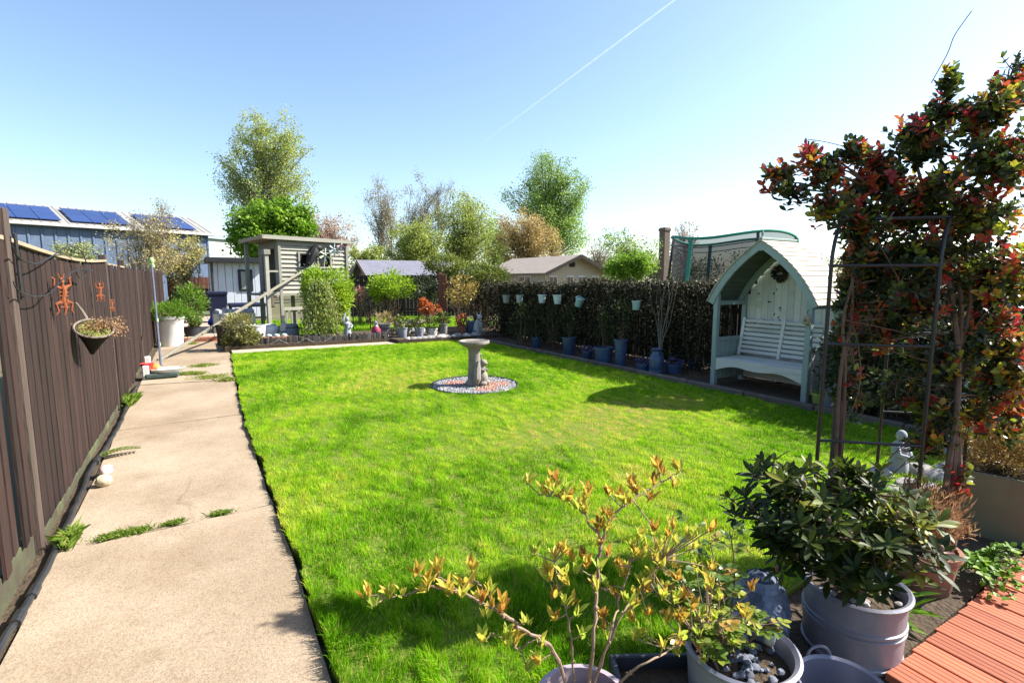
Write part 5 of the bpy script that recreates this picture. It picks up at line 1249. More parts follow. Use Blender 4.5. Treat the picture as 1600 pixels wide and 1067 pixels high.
mb = MB(T); mb.ball(A(.12, 0, .12), (.085, .085, .12), 12, 9).ball(A(.10, .0, .26), (.06, .06, .08), 12, 8).ball(A(.145, 0, .335), (.05, .048, .045), 12, 8).ball(A(.185, 0, .325), (.025, .025, .02), 8, 6)
mb.jitter(.004); mb.build('squirrel', M_CONC, bb_, smooth=True)
for s_ in (-1, 1):
    MB(T).tube([A(.13, s_ * .03, .37), A(.13, s_ * .035, .41)], [.014, .004], 6).build('ear', M_CONC, bb_, smooth=True)
    MB(T).tube([A(.12, s_ * .06, .25), A(.18, s_ * .05, .22), A(.19, s_ * .015, .25)], [.022, .018, .014], 6).build('paw', M_CONC, bb_, smooth=True)
    MB(T).ball(A(.17, s_ * .06, .04), (.06, .04, .035)).build('foot', M_CONC, bb_, smooth=True)
MB(T).tube([A(.06, -.09, .03), A(.10, -.13, .12), A(.09, -.10, .26), A(.10, -.07, .36)], [.04, .055, .05, .02], 8).build('tail', M_CONC, bb_, smooth=True)
MB(T).tube([A(.03, -.05, .42), A(.03, .06, .47), A(.06, .09, .40), A(.09, .05, .45)], [.02, .022, .02, .01], 6).build('vine_relief', M_CONC, bb_, smooth=True)
# gravel: grey chippings with red patches inside a dark edging ring
MB(T).lathe([(BATH_R - .01, -.012), (.01, -.010)], n=40, cap=False).build('gravel_bed', pm('grit', (.22, .19, .18), (.14, .12, .12), 40, .95, .5, 80), kind='structure', origin=BATH)
MB(T).tube([Vector((BATH_R * math.cos(a), BATH_R * math.sin(a), .004)) for a in np.linspace(0, 2 * math.pi, 49)], .016, 6).build('edging_ring', M_BLACKPLASTIC, smooth=True, label='thin dark edging ring around the bird bath gravel', cat='edging')
def pebbles(name, pts, size, mat, tint, label, cat):
    ico = MB().ball((0, 0, 0), (1, .8, .6), 5, 4); iv_ = np.array([tuple(p) for p in ico.v])
    f3 = np.array([f for f in ico.f if len(f) == 3]); f4 = np.array([f for f in ico.f if len(f) == 4]); n = len(pts)
    a = rng.uniform(0, 6.28, n); ca, sa = np.cos(a), np.sin(a); s = size * rng.uniform(.6, 1.3, n)
    X = iv_[None, :, :] * s[:, None, None]; X = X * (1 + .25 * rng.normal(size=X.shape))
    V = np.stack([X[..., 0] * ca[:, None] - X[..., 1] * sa[:, None], X[..., 0] * sa[:, None] + X[..., 1] * ca[:, None], X[..., 2]], -1) + pts[:, None, :]
    o = (np.arange(n) * len(iv_))[:, None, None]
    return obj_np(name, V.reshape(-1, 3), [(f3[None] + o).reshape(-1, 3), (f4[None] + o).reshape(-1, 4)], mat, tint=np.repeat(tint, len(iv_)), label=label, cat=cat, kind='stuff', origin=Vector((0, 0, 0)))
def stone_mat(name, stops):
    if name in MATS: return MATS[name]
    m, nt, b = _new(name); at = nt.nodes.new('ShaderNodeAttribute'); at.attribute_name = 'tint'
    r = ramp(nt, stops); nt.links.new(at.outputs['Fac'], r.inputs['Fac']); nt.links.new(r.outputs[0], b.inputs['Base Color']); b.inputs['Roughness'].default_value = .9
    MATS[name] = m; return m
n = 3000; a = rng.uniform(0, 6.28, n); r = (BATH_R - .03) * np.sqrt(rng.random(n))
pp = np.stack([BATH.x + r * np.cos(a), BATH.y + r * np.sin(a), np.full(n, BATH.z + .0) + rng.uniform(-.004, .006, n)], 1)
redz = (np.hypot(pp[:, 0] - BATH.x - .30, pp[:, 1] - BATH.y + .14) < .17) | (np.hypot(pp[:, 0] - BATH.x - .0, pp[:, 1] - BATH.y + .34) < .17) | (np.hypot(pp[:, 0] - BATH.x + .2, pp[:, 1] - BATH.y - .22) < .17)
tn = np.where(redz & (rng.random(n) < .85), rng.uniform(.75, 1, n), rng.uniform(0, .6, n))
pebbles('gravel', pp, .016, stone_mat('chippings', [(0, (.12, .12, .13)), (.3, (.22, .22, .24)), (.6, (.36, .35, .35)), (.7, (.32, .14, .11)), (1, (.44, .22, .17))]), tn, 'grey and red stone chippings around the bird bath', 'gravel')

# ================================================================== hedge on the right boundary
def hedge(name, label, boxes, n, nst):
    x0, y0 = boxes[0][0], boxes[0][2]
    root = thing(name, (boxes[0][1], (y0 + boxes[-1][3]) / 2, .05), label, 'hedge')
    Ps = []; tot = sum((b[3] - b[2]) for b in boxes); mb = MB()
    for (xa, xb, ya, yb, zt) in boxes:
        k = int(n * (yb - ya) / tot)
        y = rng.uniform(ya, yb, k); top = zt + .05 * smooth_noise(y, y * 0, 21, .9) + .03 * smooth_noise(y, y * 0 + 3, 22, .25)
        f = rng.random(k); side = f < .62
        bulge = .06 * smooth_noise(y, rng.uniform(0, 1.5, k), 23, .5)
        x = np.where(side, xa + np.abs(rng.normal(0, .09, k)) + bulge, rng.uniform(xa, xb, k)); z = np.where(side, rng.uniform(.05, 1, k) ** .8 * top, top - np.abs(rng.normal(0, .07, k)))
        Ps.append(np.stack([x, y, z], 1))
        for j in range(int(nst * (yb - ya) / tot)):
            yy = random.uniform(ya, yb); xx = random.uniform(xa + .03, xb); mb.tube([(xx, yy, .02), (xx + random.uniform(-.05, .05), yy + random.uniform(-.15, .15), zt * .5), (xx + random.uniform(-.06, .06), yy + random.uniform(-.2, .2), zt * random.uniform(.8, 1.03))], [.009, .007, .003], 4, False)
    P_ = np.concatenate(Ps); n = len(P_)
    D_ = rng.normal(size=(n, 3)) + [-.5, 0, -.3]; N_ = rng.normal(size=(n, 3)) + [-.5, 0, .6]
    t = np.clip(rng.beta(1.3, 1.8, n), 0, .99)
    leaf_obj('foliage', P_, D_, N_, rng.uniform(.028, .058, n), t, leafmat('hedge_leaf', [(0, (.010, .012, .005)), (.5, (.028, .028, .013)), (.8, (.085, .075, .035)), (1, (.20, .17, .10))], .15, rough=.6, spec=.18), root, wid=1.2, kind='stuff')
    sh = []                                            # stray shoots above the cut
    for (xa, xb, ya, yb, zt) in boxes:
        for j in range(int(26 * (yb - ya))):
            b_ = np.array([random.uniform(xa, xb), random.uniform(ya, yb), zt - .05]); L_ = random.uniform(.05, .20); e_ = b_ + np.array([random.gauss(0, .05), random.gauss(0, .06), L_])
            mb.tube([b_, (b_ + e_) / 2, e_], .0022, 3, False)
            for q in np.linspace(.35, 1, 5): sh.append(b_ + (e_ - b_) * q + rng.normal(size=3) * .012)
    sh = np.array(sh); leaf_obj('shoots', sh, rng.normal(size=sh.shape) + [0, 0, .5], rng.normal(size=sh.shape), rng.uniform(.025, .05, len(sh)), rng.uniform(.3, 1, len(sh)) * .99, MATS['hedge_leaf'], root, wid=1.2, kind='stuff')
    mb.build('stems', M_TWIG, root, smooth=True)
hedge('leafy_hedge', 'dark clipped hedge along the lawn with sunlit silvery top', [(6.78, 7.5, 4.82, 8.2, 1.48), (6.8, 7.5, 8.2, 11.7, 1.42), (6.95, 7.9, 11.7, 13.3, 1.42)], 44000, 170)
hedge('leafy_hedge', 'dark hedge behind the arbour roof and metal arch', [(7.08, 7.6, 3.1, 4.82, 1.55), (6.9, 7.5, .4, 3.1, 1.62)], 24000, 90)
plank_fence('light_block_fence', (7.32, .2, 0), (7.32, 12.4, 0), 1.36, .15, M_DARKWOOD, 'added dark board fence inside the right hedge, blocking light through it')  # unseen fence added inside the hedge to stop light passing through
# pale climbing stems against the hedge
cl = thing('bare_climber', (6.72, 5.95, .04), 'bare pale climber stems rising from the blue churn against the hedge', 'climber')
for k in range(9):
    y = 5.95 + random.uniform(-.25, .35); MB().tube(smooth_path([(6.62, 5.97 + random.uniform(-.04, .04), .38), (6.68, (y + 5.97) / 2 + random.uniform(-.05, .05), .8), (6.72, y, 1.2), (6.74, y + random.uniform(-.12, .12), 1.56)], 4), .005, 4, False).build('stem', M_PALEBARK, cl)
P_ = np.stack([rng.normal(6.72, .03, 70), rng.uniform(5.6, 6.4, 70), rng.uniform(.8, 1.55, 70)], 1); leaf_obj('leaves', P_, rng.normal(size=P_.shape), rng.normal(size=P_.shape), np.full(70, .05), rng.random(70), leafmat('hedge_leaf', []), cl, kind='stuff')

# six little pots hung on the hedge
for (x, y, w_, c_, lb) in [(791, 467, 12, (.30, .32, .30), 'dull grey hanging pot at the far end of the hedge'), (812, 467, 12, (.42, .46, .44), 'pale grey hanging pot, second from the far end of the hedge'), (847, 467, 13, (.62, .72, .72), 'white hanging pot between the grey and tilted pots'),
                           (871, 468, 14, (.66, .76, .70), 'mint white hanging pot with flower next to the tilted one'), (905, 472, 14, (.35, .55, .52), 'tilted turquoise pot hung on the hedge'), (994, 477, 14, (.45, .66, .58), 'mint green pot hung alone near the arbour')]:
    c = AX(x, y, 6.66); s_ = w_ * depth(c) / FPX / 2
    root = thing('hanging_pot', c - Vector((0, 0, s_)), lb, 'pot', 'small pots hung on the hedge')
    T = Matrix.Translation(c) @ Matrix.Rotation(rad(24 if 'tilted turq' in lb else random.uniform(-3, 3)), 4, 'X')
    MB(T).lathe([(s_ * .72, -s_), (s_ * .96, s_ * .8), (s_ * 1.08, s_ * .82), (s_ * 1.08, s_), (s_ * .9, s_), (s_ * .88, s_ * .7), (.01, s_ * .68)], n=16).build('body', pm('hp' + str(x), c_, tuple(v * .9 for v in c_), 9, .4, 0, spec=.5), root, smooth=True)
    MB(T).tube([Vector((s_ * math.cos(a) * .3 + s_ * .5, s_ * math.cos(a), s_ + s_ * 1.3 * math.sin(a))) for a in np.linspace(0, math.pi, 9)], .004, 4).build('handle', M_BLACK, root)
    MB(T).tube([(s_ * .5, 0, s_ * 2.2), (.14, 0, s_ * 2.5)], .004, 4).build('hook', M_BLACK, root)

# pots on the shaded border
def churn(c, h, r, mat, label):
    root = thing('milk_churn', c, label, 'churn'); T = Matrix.Translation(c)
    MB(T).lathe([(r * .95, 0), (r, .01), (r, h * .62), (r * .9, h * .7), (r * .62, h * .80), (r * .6, h * .9), (r * .8, h * .97), (r * .8, h), (r * .68, h), (r * .5, h * .9)], n=22).build('body', mat, root, smooth=True)
    for s_ in (-1, 1): MB(T).tube([(0, s_ * r * .62, h * .88), (0, s_ * r * 1.05, h * .86), (0, s_ * r * 1.02, h * .66), (0, s_ * r * .93, h * .64)], .009, 6).build('handle', mat, root, smooth=True)
    MB(T).lathe([(r * 1.0, h * .1), (r * 1.04, h * .12), (r * 1.04, h * .15), (r, h * .17)], n=22, cap=False).build('hoop', mat, root, smooth=True)
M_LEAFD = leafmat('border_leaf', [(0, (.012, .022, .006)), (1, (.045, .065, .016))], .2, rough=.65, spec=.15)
BB = .045
def border(x, y): p = G(x, y, BB); return Vector((p.x, p.y, BB - .008))
for (x, y, r, h, lb, k) in [(889, 554, .14, .36, 'tall blue glazed pot on the hedge border furthest from the arbour', 1), (943, 567, .17, .30, 'wide blue glazed pot on the hedge border', 1), (969, 571, .11, .47, 'tall narrow ribbed blue pot beside the wide blue pot', 1), (1005, 580, .11, .14, 'low blue bowl with violet flowers at the foot of the churn', 2), (1052, 583, .13, .16, 'low blue bowl between churn and arbour', 2), (918, 560, .10, .15, 'small blue bowl left of the wide blue pot', 2), (1085, 577, .13, .22, 'squat blue pot beside the arbour post', 1), (838, 543, .11, .24, 'small grey-blue pot in the deep shade of the hedge', 1)]:
    c = border(x, y); root = pot('blue_pot', c, r, h, M_BLUEPOT, lb, group='blue pots on the hedge border', bands=(.3, .6) if 'ribbed' in lb else ())
    if k == 1:
        stems(root, c + Vector((0, 0, h + .35)), (.12, .12, .35), 10, .004, base=c + Vector((0, 0, h - .05)))
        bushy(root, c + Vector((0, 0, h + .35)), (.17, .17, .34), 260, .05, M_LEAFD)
    else: bushy(root, c + Vector((0, 0, h + .03)), (.12, .12, .06), 160, .04, leafmat('violet', [(0, (.05, .08, .02)), (.6, (.10, .08, .24)), (1, (.3, .2, .5))], .3))
churn(border(1025, 584), .42, .115, M_BLUEPOT, 'pale blue milk churn standing on the border before the hedge')
for (x, y) in ((800, 535), (852, 540), (1075, 560)):
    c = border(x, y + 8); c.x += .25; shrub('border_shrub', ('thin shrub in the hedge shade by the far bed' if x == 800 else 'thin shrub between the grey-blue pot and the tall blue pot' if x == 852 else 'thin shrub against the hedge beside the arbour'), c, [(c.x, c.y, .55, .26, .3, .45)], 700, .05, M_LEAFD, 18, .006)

# ================================================================== arbour seat
XF, XB, YC, HW = 6.34, 7.0, 4.02, .655
M_SAGE = pm('sage_paint', (.34, .43, .40), (.29, .37, .345), 7, .65, .3, 25, spec=.25, c3=(.20, .25, .20), c3amt=.57)
M_ARBW = pm('arbour_white', (.78, .77, .71), (.70, .69, .63), 6, .65, .25, 25, stretch=(1, .3, 3), rnd=.10, c3=(.45, .45, .36), c3amt=.58)
M_ARBR = pm('arbour_roof', (.56, .50, .40), (.48, .42, .33), 6, .7, .25, 25, stretch=(.4, 2, 2), rnd=.10)
M_SAGE_SHADE = pm('sage_in_shade', (.13, .16, .12), (.10, .13, .095), 7, .7, .2, 25, rnd=.1)  # darker sage that paints in the shade under the roof
ab = thing('arbour_seat', ((XF + XB) / 2, YC, .03), 'sage green gothic arched garden arbour with white slatted bench', 'arbour')
ZE_, ZA = 1.24, 2.06
def arc(s_, k, off=0.0):                               # gothic curve from eave (k=0) to apex (k=1)
    e, c_, a_ = Vector((s_ * (.77), ZE_)), Vector((s_ * .55, 1.725)), Vector((0, ZA))
    p = e * (1 - k) ** 2 + c_ * 2 * k * (1 - k) + a_ * k * k
    t = (c_ - e) * (1 - k) + (a_ - c_) * k; n_ = Vector((t.y, -t.x)).normalized() * (1 if s_ > 0 else -1)
    return p + n_ * off
for xx in (XF, XB):
    for s_ in (-1, 1): MB().box((xx, YC + s_ * HW, .03 + (1.32 if xx == XF else 1.3) / 2), (.07, .07, 1.32 if xx == XF else 1.3), .006).build('post', M_SAGE, ab)
for xx, nm in ((XF - .055, 'front_arch'), (XB - .06, 'rear_arch')):
    for s_ in (-1, 1):
        K = np.linspace(0, 1, 15); outer = [arc(s_, k, .0) for k in K]; inner = [arc(s_, k, -.095) for k in K]
        if True: inner[-1] = Vector((0, ZA - .14)); inner[-2] = Vector((s_ * abs(inner[-2].x), inner[-2].y))
        mb = MB()
        for i in range(14):
            quad = [outer[i], outer[i + 1], inner[i + 1], inner[i]]; mb.prism([Vector((xx, YC + q.x, q.y)) for q in quad], (.035, 0, 0))
        mb.build(nm, M_SAGE, ab)
for s_ in (-1, 1):                                     # lapped roof slats
    N_ = 13
    for i in range(N_):
        k0, k1 = i / N_, (i + 1) / N_
        a_, b_ = arc(s_, k0, .015), arc(s_, min(k1 + .012, 1.0), .004); a2, b2 = arc(s_, k0, .006), arc(s_, min(k1 + .012, 1.0), -.008)
        mb = MB(); mb.prism([Vector((XF - .075, YC + q.x, q.y)) for q in (a_, b_, b2, a2)], (XB - XF + .15, 0, 0)); mb.build('roof_slat', M_ARBR, ab)
        l0, l1, l2, l3 = arc(s_, k0, -.011), arc(s_, k1 - .004, -.011), arc(s_, k1 - .004, -.02), arc(s_, k0, -.02)  # added inner lining, coloured as the shaded underside
        mb = MB(); mb.prism([Vector((XF - .018, YC + q.x, q.y)) for q in (l0, l1, l2, l3)], (XB - XF - .045, 0, 0)); mb.build('shade_lining', M_SAGE_SHADE, ab)
MB().beam((XF - .08, YC, ZA + .018), (XB + .08, YC, ZA + .018), .05, .03, .005).build('ridge_cap', M_SAGE, ab)
MB().lathe([(.02, 0), (.012, .02), (.02, .05), (.004, .09)], (XF - .03, YC, ZA + .03), 10).build('finial', M_SAGE, ab, smooth=True)
bw = .094
for k in range(14):                                    # tongue and groove back
    y = -.61 + bw * (k + .5) - .03
    ya_ = abs(y) + bw / 2; ap_ = [arc(1, k, -.04) for k in np.linspace(0, 1, 40)]
    zt = float(np.interp(ya_, [p.x for p in ap_][::-1], [p.y for p in ap_][::-1])); MB().box((XB + .012, YC + y, (.12 + zt) / 2), (.018, bw - .0015, zt - .12), .005).build('back_board', M_ARBW, ab)
SZ = .43
for k in range(6): MB().box((XF + .05 + .085 * k, YC, SZ), (.072, 2 * HW - .08, .022), .004).build('seat_slat', M_ARBW, ab)
ap = []; nn = 24
for k in range(nn + 1):
    y = -HW + .04 + (2 * HW - .08) * k / nn; ap.append((y, SZ - .09 - .045 * (abs(y) / HW) ** 2 * 1.5 - .02 * math.cos(y * 9)))
mb = MB()
for i in range(nn): mb.prism([Vector((XF - .025, YC + ap[i][0], ap[i][1])), Vector((XF - .025, YC + ap[i + 1][0], ap[i + 1][1])), Vector((XF - .025, YC + ap[i + 1][0], SZ + .01)), Vector((XF - .025, YC + ap[i][0], SZ + .01))], (.022, 0, 0))
mb.build('seat_apron', M_ARBW, ab)
bx = lambda z: XB - .16 + .10 * (z - .47) / .5
for k in range(8):
    z = .51 + .063 * k; MB().beam((bx(z), YC - HW + .03, z), (bx(z), YC + HW - .03, z), .016, .045, .003).build('backrest_slat', M_ARBW, ab)
for y in (-HW + .05, .0, HW - .05): MB().beam((bx(.45) - .016, YC + y, .45), (bx(1.0) - .016, YC + y, 1.0), .045, .016, .003, up=(1, 0, 0)).build('backrest_stile', M_ARBW, ab)
for s_ in (-1, 1):
    MB().box(((XF + XB) / 2, YC + s_ * HW, .70), (XB - XF - .07, .05, .05), .005).build('side_rail', M_SAGE, ab)
    MB().box(((XF + XB) / 2, YC + s_ * HW, 1.22), (XB - XF - .07, .05, .06), .005).build('side_rail', M_SAGE, ab)
    for k in range(6): MB().box((XF + .09 + .096 * k, YC + s_ * HW, .40), (.09, .016, .56), .003).build('side_board', M_ARBW if s_ < 0 else M_SAGE, ab)
MB().box((XB - .03, YC, .27), (.016, 2 * HW - .1, .30)).build('plinth_board', M_ARBW, ab)
# wreath on the back boards, little lantern on the post
wc = AX(1219, 428, XB - .03); wr = thing('wreath', wc, 'dark leafy wreath hung inside the arbour', 'wreath')
MB().tube([wc + Vector((0, .075 * math.cos(a), .075 * math.sin(a))) for a in np.linspace(0, 2 * math.pi, 25)], .02, 6).build('ring', M_TWIG, wr, smooth=True)
a = rng.uniform(0, 6.28, 260); P_ = np.array(wc) + np.stack([rng.normal(-.015, .015, 260), .075 * np.cos(a), .075 * np.sin(a)], 1) + rng.normal(size=(260, 3)) * .016
leaf_obj('leaves', P_, rng.normal(size=P_.shape), rng.normal(size=P_.shape) + [-1, 0, 0], np.full(260, .05), rng.random(260), leafmat('wreath_leaf', [(0, (.02, .025, .015)), (1, (.07, .06, .04))], .15), wr, kind='stuff')
lc = AX(1261, 500, XF - .06); ln = thing('hanging_lantern', lc, 'small tan lantern ornament hung on the arbour front post', 'ornament')
MB(Matrix.Translation(lc)).lathe([(.02, -.06), (.045, -.05), (.05, .0), (.035, .04), (.012, .06), (.004, .075)], n=14).build('body', pm('lantern_tan', (.42, .33, .2), (.32, .25, .15), 14, .6, .2), ln, smooth=True)
MB(Matrix.Translation(lc)).tube([(0, 0, .07), (0, 0, .115), (.03, 0, .12)], .004, 5).build('hook', M_BLACK, ln)
MB(Matrix.Translation(lc)).tube([(-.045, -.012, -.0), (-.052, 0, 0)], .014, 8).build('opening', M_BLACK, ln)
# bucket and lime pot beside the arbour
c = G(1298, 646); c.z = .03
bk_ = thing('metal_bucket', c, 'galvanised metal bucket beside the arbour post', 'bucket'); T = Matrix.Translation(c)
MB(T).lathe([(.09, 0), (.13, .26), (.14, .262), (.14, .275), (.125, .272), (.09, .02), (.01, .015)], n=20).build('body', M_GALV, bk_, smooth=True)
MB(T).tube([Vector((0, .135 * math.cos(a), .265 - .13 * math.sin(a) * .6)) + Vector((-.1 * math.sin(a), 0, 0)) for a in np.linspace(0, math.pi, 11)], .004, 5).build('handle', M_GALV, bk_)
c = G(1279, 636); c.z = .05; pot('lime_pot', c, .085, .13, pm('lime_glaze', (.45, .55, .12), (.38, .46, .1), 8, .4, 0, spec=.5), 'small lime green pot between arbour post and bucket')
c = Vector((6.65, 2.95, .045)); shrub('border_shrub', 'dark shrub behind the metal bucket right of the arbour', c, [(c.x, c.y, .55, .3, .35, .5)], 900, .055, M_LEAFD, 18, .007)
c = Vector((6.5, 2.2, .045)); shrub('grey_leaved_shrub', 'grey-green leafy shrub against the right hedge behind the arch', c, [(c.x, c.y, .7, .35, .5, .55)], 1400, .06, leafmat('grey_green', [(0, (.08, .10, .05)), (1, (.26, .28, .16))], .3), 22, .008)

for (x, y, h, r, lb) in ((6.35, 2.75, .62, .34, 'dark bushy evergreen just beyond the arbour side'), (6.3, 1.75, .72, .42, 'tall dark evergreen against the hedge behind the arch'), (6.2, .95, .70, .42, 'dark evergreen at the deck end of the hedge border')):
    shrub('border_evergreen', lb, Vector((x, y, .045)), [(x, y, h, r, r * 1.15, h * .92)], 3800, .06, leafmat('evergreen', []), 26, .009, clumps=110)
# ================================================================== metal arch
AK = .66                                              # the climber's depth follows the arch it grows on
P1, P2 = AD(1276, 725, 2.72), AD(1437, 740, 2.62); P1.z = P2.z = 0; OX = Vector((.95, .10, 0)); AH = 1.62
ar = thing('metal_arch', (P1 + P2) / 2 + OX / 2, 'black tubular metal garden arch overgrown by the red-leaved climber', 'arch')
for p in (P1, P2, P1 + OX, P2 + OX): MB().tube([p - Vector((0, 0, .08)), p + Vector((0, 0, AH))], .0095, 8).build('post', M_BLACK, ar, smooth=True)
for p in (P1, P2): MB().tube([p + OX * (.5 - .5 * math.cos(a)) + Vector((0, 0, AH + .40 * math.sin(a))) for a in np.linspace(0, math.pi, 21)], .009, 8).build('hoop', M_BLACK, ar, smooth=True)
for z in (.71, 1.22, AH):
    for o in (Vector((0, 0, z)), OX + Vector((0, 0, z))): MB().tube([P1 + o, P2 + o], .0075, 6).build('rung', M_BLACK, ar)
for a in np.linspace(0, math.pi, 6)[1:-1]:
    o = OX * (.5 - .5 * math.cos(a)) + Vector((0, 0, AH + .40 * math.sin(a))); MB().tube([P1 + o, P2 + o], .009, 6).build('rung', M_BLACK, ar)
wp_ = AD(1306, 722, 2.8); MB().box((wp_.x, wp_.y, .43), (.055, .05, .96), .008).build('timber_stake', M_POST, smooth=False, label='weathered grey timber stake beside the metal arch leg', cat='stake')

# ------------------------------------------------------------------ red-leaved climber
LEAF_R = (np.array([[0, 0, 0], [.11, .25, .03], [.155, .55, .035], [.10, .82, .01], [0, 1, -.05], [-.10, .82, .01], [-.155, .55, .035], [-.11, .25, .03], [0, .28, -.005], [0, .56, -.0], [0, .82, -.02]]),
          [np.array([[0, 1, 8], [8, 7, 0], [3, 4, 10], [10, 4, 5]]), np.array([[1, 2, 9, 8], [8, 9, 6, 7], [2, 3, 10, 9], [9, 10, 5, 6]])])
ph_ = AD(1470, 838, 3.75 * AK); ph_.z = 0; cr = thing('red_leaf_climber', ph_, 'tall climber with red, orange and green leaves smothering the metal arch', 'climber')
ELL = [(1212, 285, 22, 14, 3.9, 4), (1225, 262, 34, 14, 3.9, 6), (1262, 235, 30, 14, 3.9, 5), (1232, 300, 34, 14, 3.9, 6), (1285, 262, 40, 24, 3.9, 16), (1335, 235, 30, 18, 3.9, 12), (1370, 265, 60, 40, 4.0, 34), (1290, 320, 45, 34, 3.9, 16), (1345, 345, 45, 40, 4.0, 22), (1440, 215, 55, 42, 3.9, 38), (1482, 130, 18, 30, 3.8, 7), (1470, 180, 40, 30, 3.9, 18), (1540, 170, 60, 40, 3.8, 34), (1560, 250, 70, 60, 3.8, 50), (1450, 300, 80, 48, 4.0, 46), (1530, 340, 80, 50, 3.9, 46), (1440, 400, 90, 46, 4.1, 46), (1550, 430, 70, 55, 4.0, 46), (1420, 470, 80, 40, 4.2, 34), (1530, 520, 65, 45, 4.1, 34), (1470, 560, 60, 40, 4.1, 22), (1330, 450, 26, 60, 4.2, 14), (1555, 600, 50, 50, 4.1, 14), (1470, 660, 40, 50, 4.0, 10), (1320, 590, 22, 60, 4.2, 6), (1500, 740, 20, 40, 3.9, 5), (1375, 415, 45, 45, 4.2, 18), (1385, 510, 50, 45, 4.3, 12), (1340, 300, 60, 40, 4.1, 20), (1560, 530, 60, 60, 4.2, 24), (1580, 640, 40, 60, 4.2, 12), (1400, 330, 60, 50, 4.2, 24), (1585, 130, 40, 50, 3.9, 16), (1345, 400, 40, 40, 4.1, 12), (1440, 610, 60, 50, 4.2, 10), (1350, 520, 40, 50, 4.3, 6), (1520, 640, 60, 50, 4.2, 10), (1400, 450, 70, 50, 4.1, 14), (1580, 560, 50, 70, 4.0, 14), (1340, 620, 36, 40, 4.2, 3), (1395, 600, 44, 36, 4.2, 5), (1440, 690, 36, 30, 4.1, 4), (1350, 350, 50, 40, 4.1, 8), (1320, 500, 24, 50, 4.2, 4)]
mb = MB(); trunkp = []
for k in range(3):                                     # twisting stems climbing the arch
    a0 = AD(1470 + 10 * k, 838, (3.75 + .05 * k) * AK); a0.z = 0
    tp_ = smooth_path([a0, AD(1482 + 8 * k, 730, 3.9 * AK), AD(1492 + 6 * math.cos(k), 600, (3.95 + .04 * k) * AK), AD(1488 + 14 * k, 470, 4.0 * AK), AD(1480 + 22 * (k - 1), 350, 4.0 * AK), AD(1470 + 40 * (k - 1), 250, 3.95 * AK)], 6)
    mb.tube(tp_, np.linspace(.017, .007, len(tp_)), 7); trunkp += tp_[8:]
for k in range(2):
    tp_ = smooth_path([Vector((P1.x + .08 + .02 * k, P1.y - .08, 0)), AD(1312 + 8 * k, 600, 4.15 * AK), AD(1330 - 12 * k, 500, 4.15 * AK), AD(1335 + 8 * k, 400, 4.1 * AK), AD(1365, 300, 4.0 * AK)], 6); mb.tube(tp_, np.linspace(.012, .005, len(tp_)), 6); trunkp += tp_[10:]
mb.build('trunk', M_TWIG, cr, smooth=True)
bm2 = MB(); P_, D_, N_, S_, T_ = [], [], [], [], []
tr_np = np.array([tuple(p) for p in trunkp])
for (x, y, rx, ry, D, cnt) in ELL:
    e = px_ell(x, y, rx, ry, D * AK, .9); cnt = int(cnt * (2.0 if y < 370 else 3.4)); pts = ell_pts([e], cnt, .15)
    hub = np.array(e[:3]); near = tr_np[np.argmin(np.linalg.norm(tr_np - hub, axis=1))]
    bm2.tube(bez(near, (near + hub) / 2 + np.array([0, 0, .08]), hub, 5), [.007, .006, .005, .004, .004], 5, False)
    for tip in pts:
        md = (hub + tip) / 2 + rng.normal(size=3) * .02; bm2.tube(bez(hub + rng.normal(size=3) * .02, md, tip, 4), [.004, .003, .0025, .0015], 4, False)
        ax = unit(tip - hub + np.array([0, 0, .12]) + rng.normal(size=3) * .05)
        outer = y < 290 or x > 1500
        kind_ = rng.random(); right = x > 1430
        if kind_ < (.42 if outer and x < 1400 else .26 if outer else .20): base = rng.uniform(.70, .98)      # red new growth
        elif kind_ < (.58 if x > 1500 else .40 if right else .42 if outer and x < 1400 else .24): base = rng.uniform(.34, .62)    # yellow-green to orange
        else: base = rng.uniform(.0, .28)                                     # dark old leaves
        for ring_ in range(3):
            nl = (3, 3, 3)[ring_]; ph0 = rng.uniform(0, 6.28)
            u_ = unit(np.cross(ax, [.3, .5, .8])); v_ = np.cross(ax, u_)
            pos = tip - ax * (.027 * ring_ + .003)
            for j in range(nl):
                a = ph0 + 6.283 * j / nl + rng.normal() * .25; rd = u_ * math.cos(a) + v_ * math.sin(a)
                d = unit(rd + ax * (1.4, .7, .35)[ring_] + rng.normal(size=3) * .15)
                P_.append(pos); D_.append(d); N_.append(unit(ax * 1.0 - rd * .3 + rng.normal(size=3) * .25)); S_.append(rng.uniform(.026, .045) * (1, 1.1, 1.15)[ring_]); T_.append(np.clip(base + rng.normal() * .06 - .05 * ring_, 0, .99))
    for j in range(int(cnt * 2.2)):
        i_ = rng.integers(len(pts)); t = rng.uniform(.2, .9); p = hub + (pts[i_] - hub) * t + rng.normal(size=3) * .012
        P_.append(p); D_.append(rng.normal(size=3) + [0, 0, -.2]); N_.append(rng.normal(size=3) + [0, 0, .8]); S_.append(rng.uniform(.026, .044)); T_.append(np.clip(rng.choice([rng.uniform(0, .22), rng.uniform(0, .3), rng.uniform(.3, .5)]), 0, .99))
for k in range(150):                                   # tangle of bare twigs through the arch
    q0_ = tr_np[rng.integers(len(tr_np))]; e_ = np.array(AD(rng.uniform(1310, 1590), rng.uniform(380, 760), rng.uniform(2.6, 2.9)))
    if np.linalg.norm(e_ - q0_) < .6: bm2.tube(bez(q0_, (q0_ + e_) / 2 + rng.normal(size=3) * .06, e_, 6), [.0035, .003, .003, .0025, .002, .001], 4, False)
bm2.build('branches', M_TWIG, cr, smooth=True)
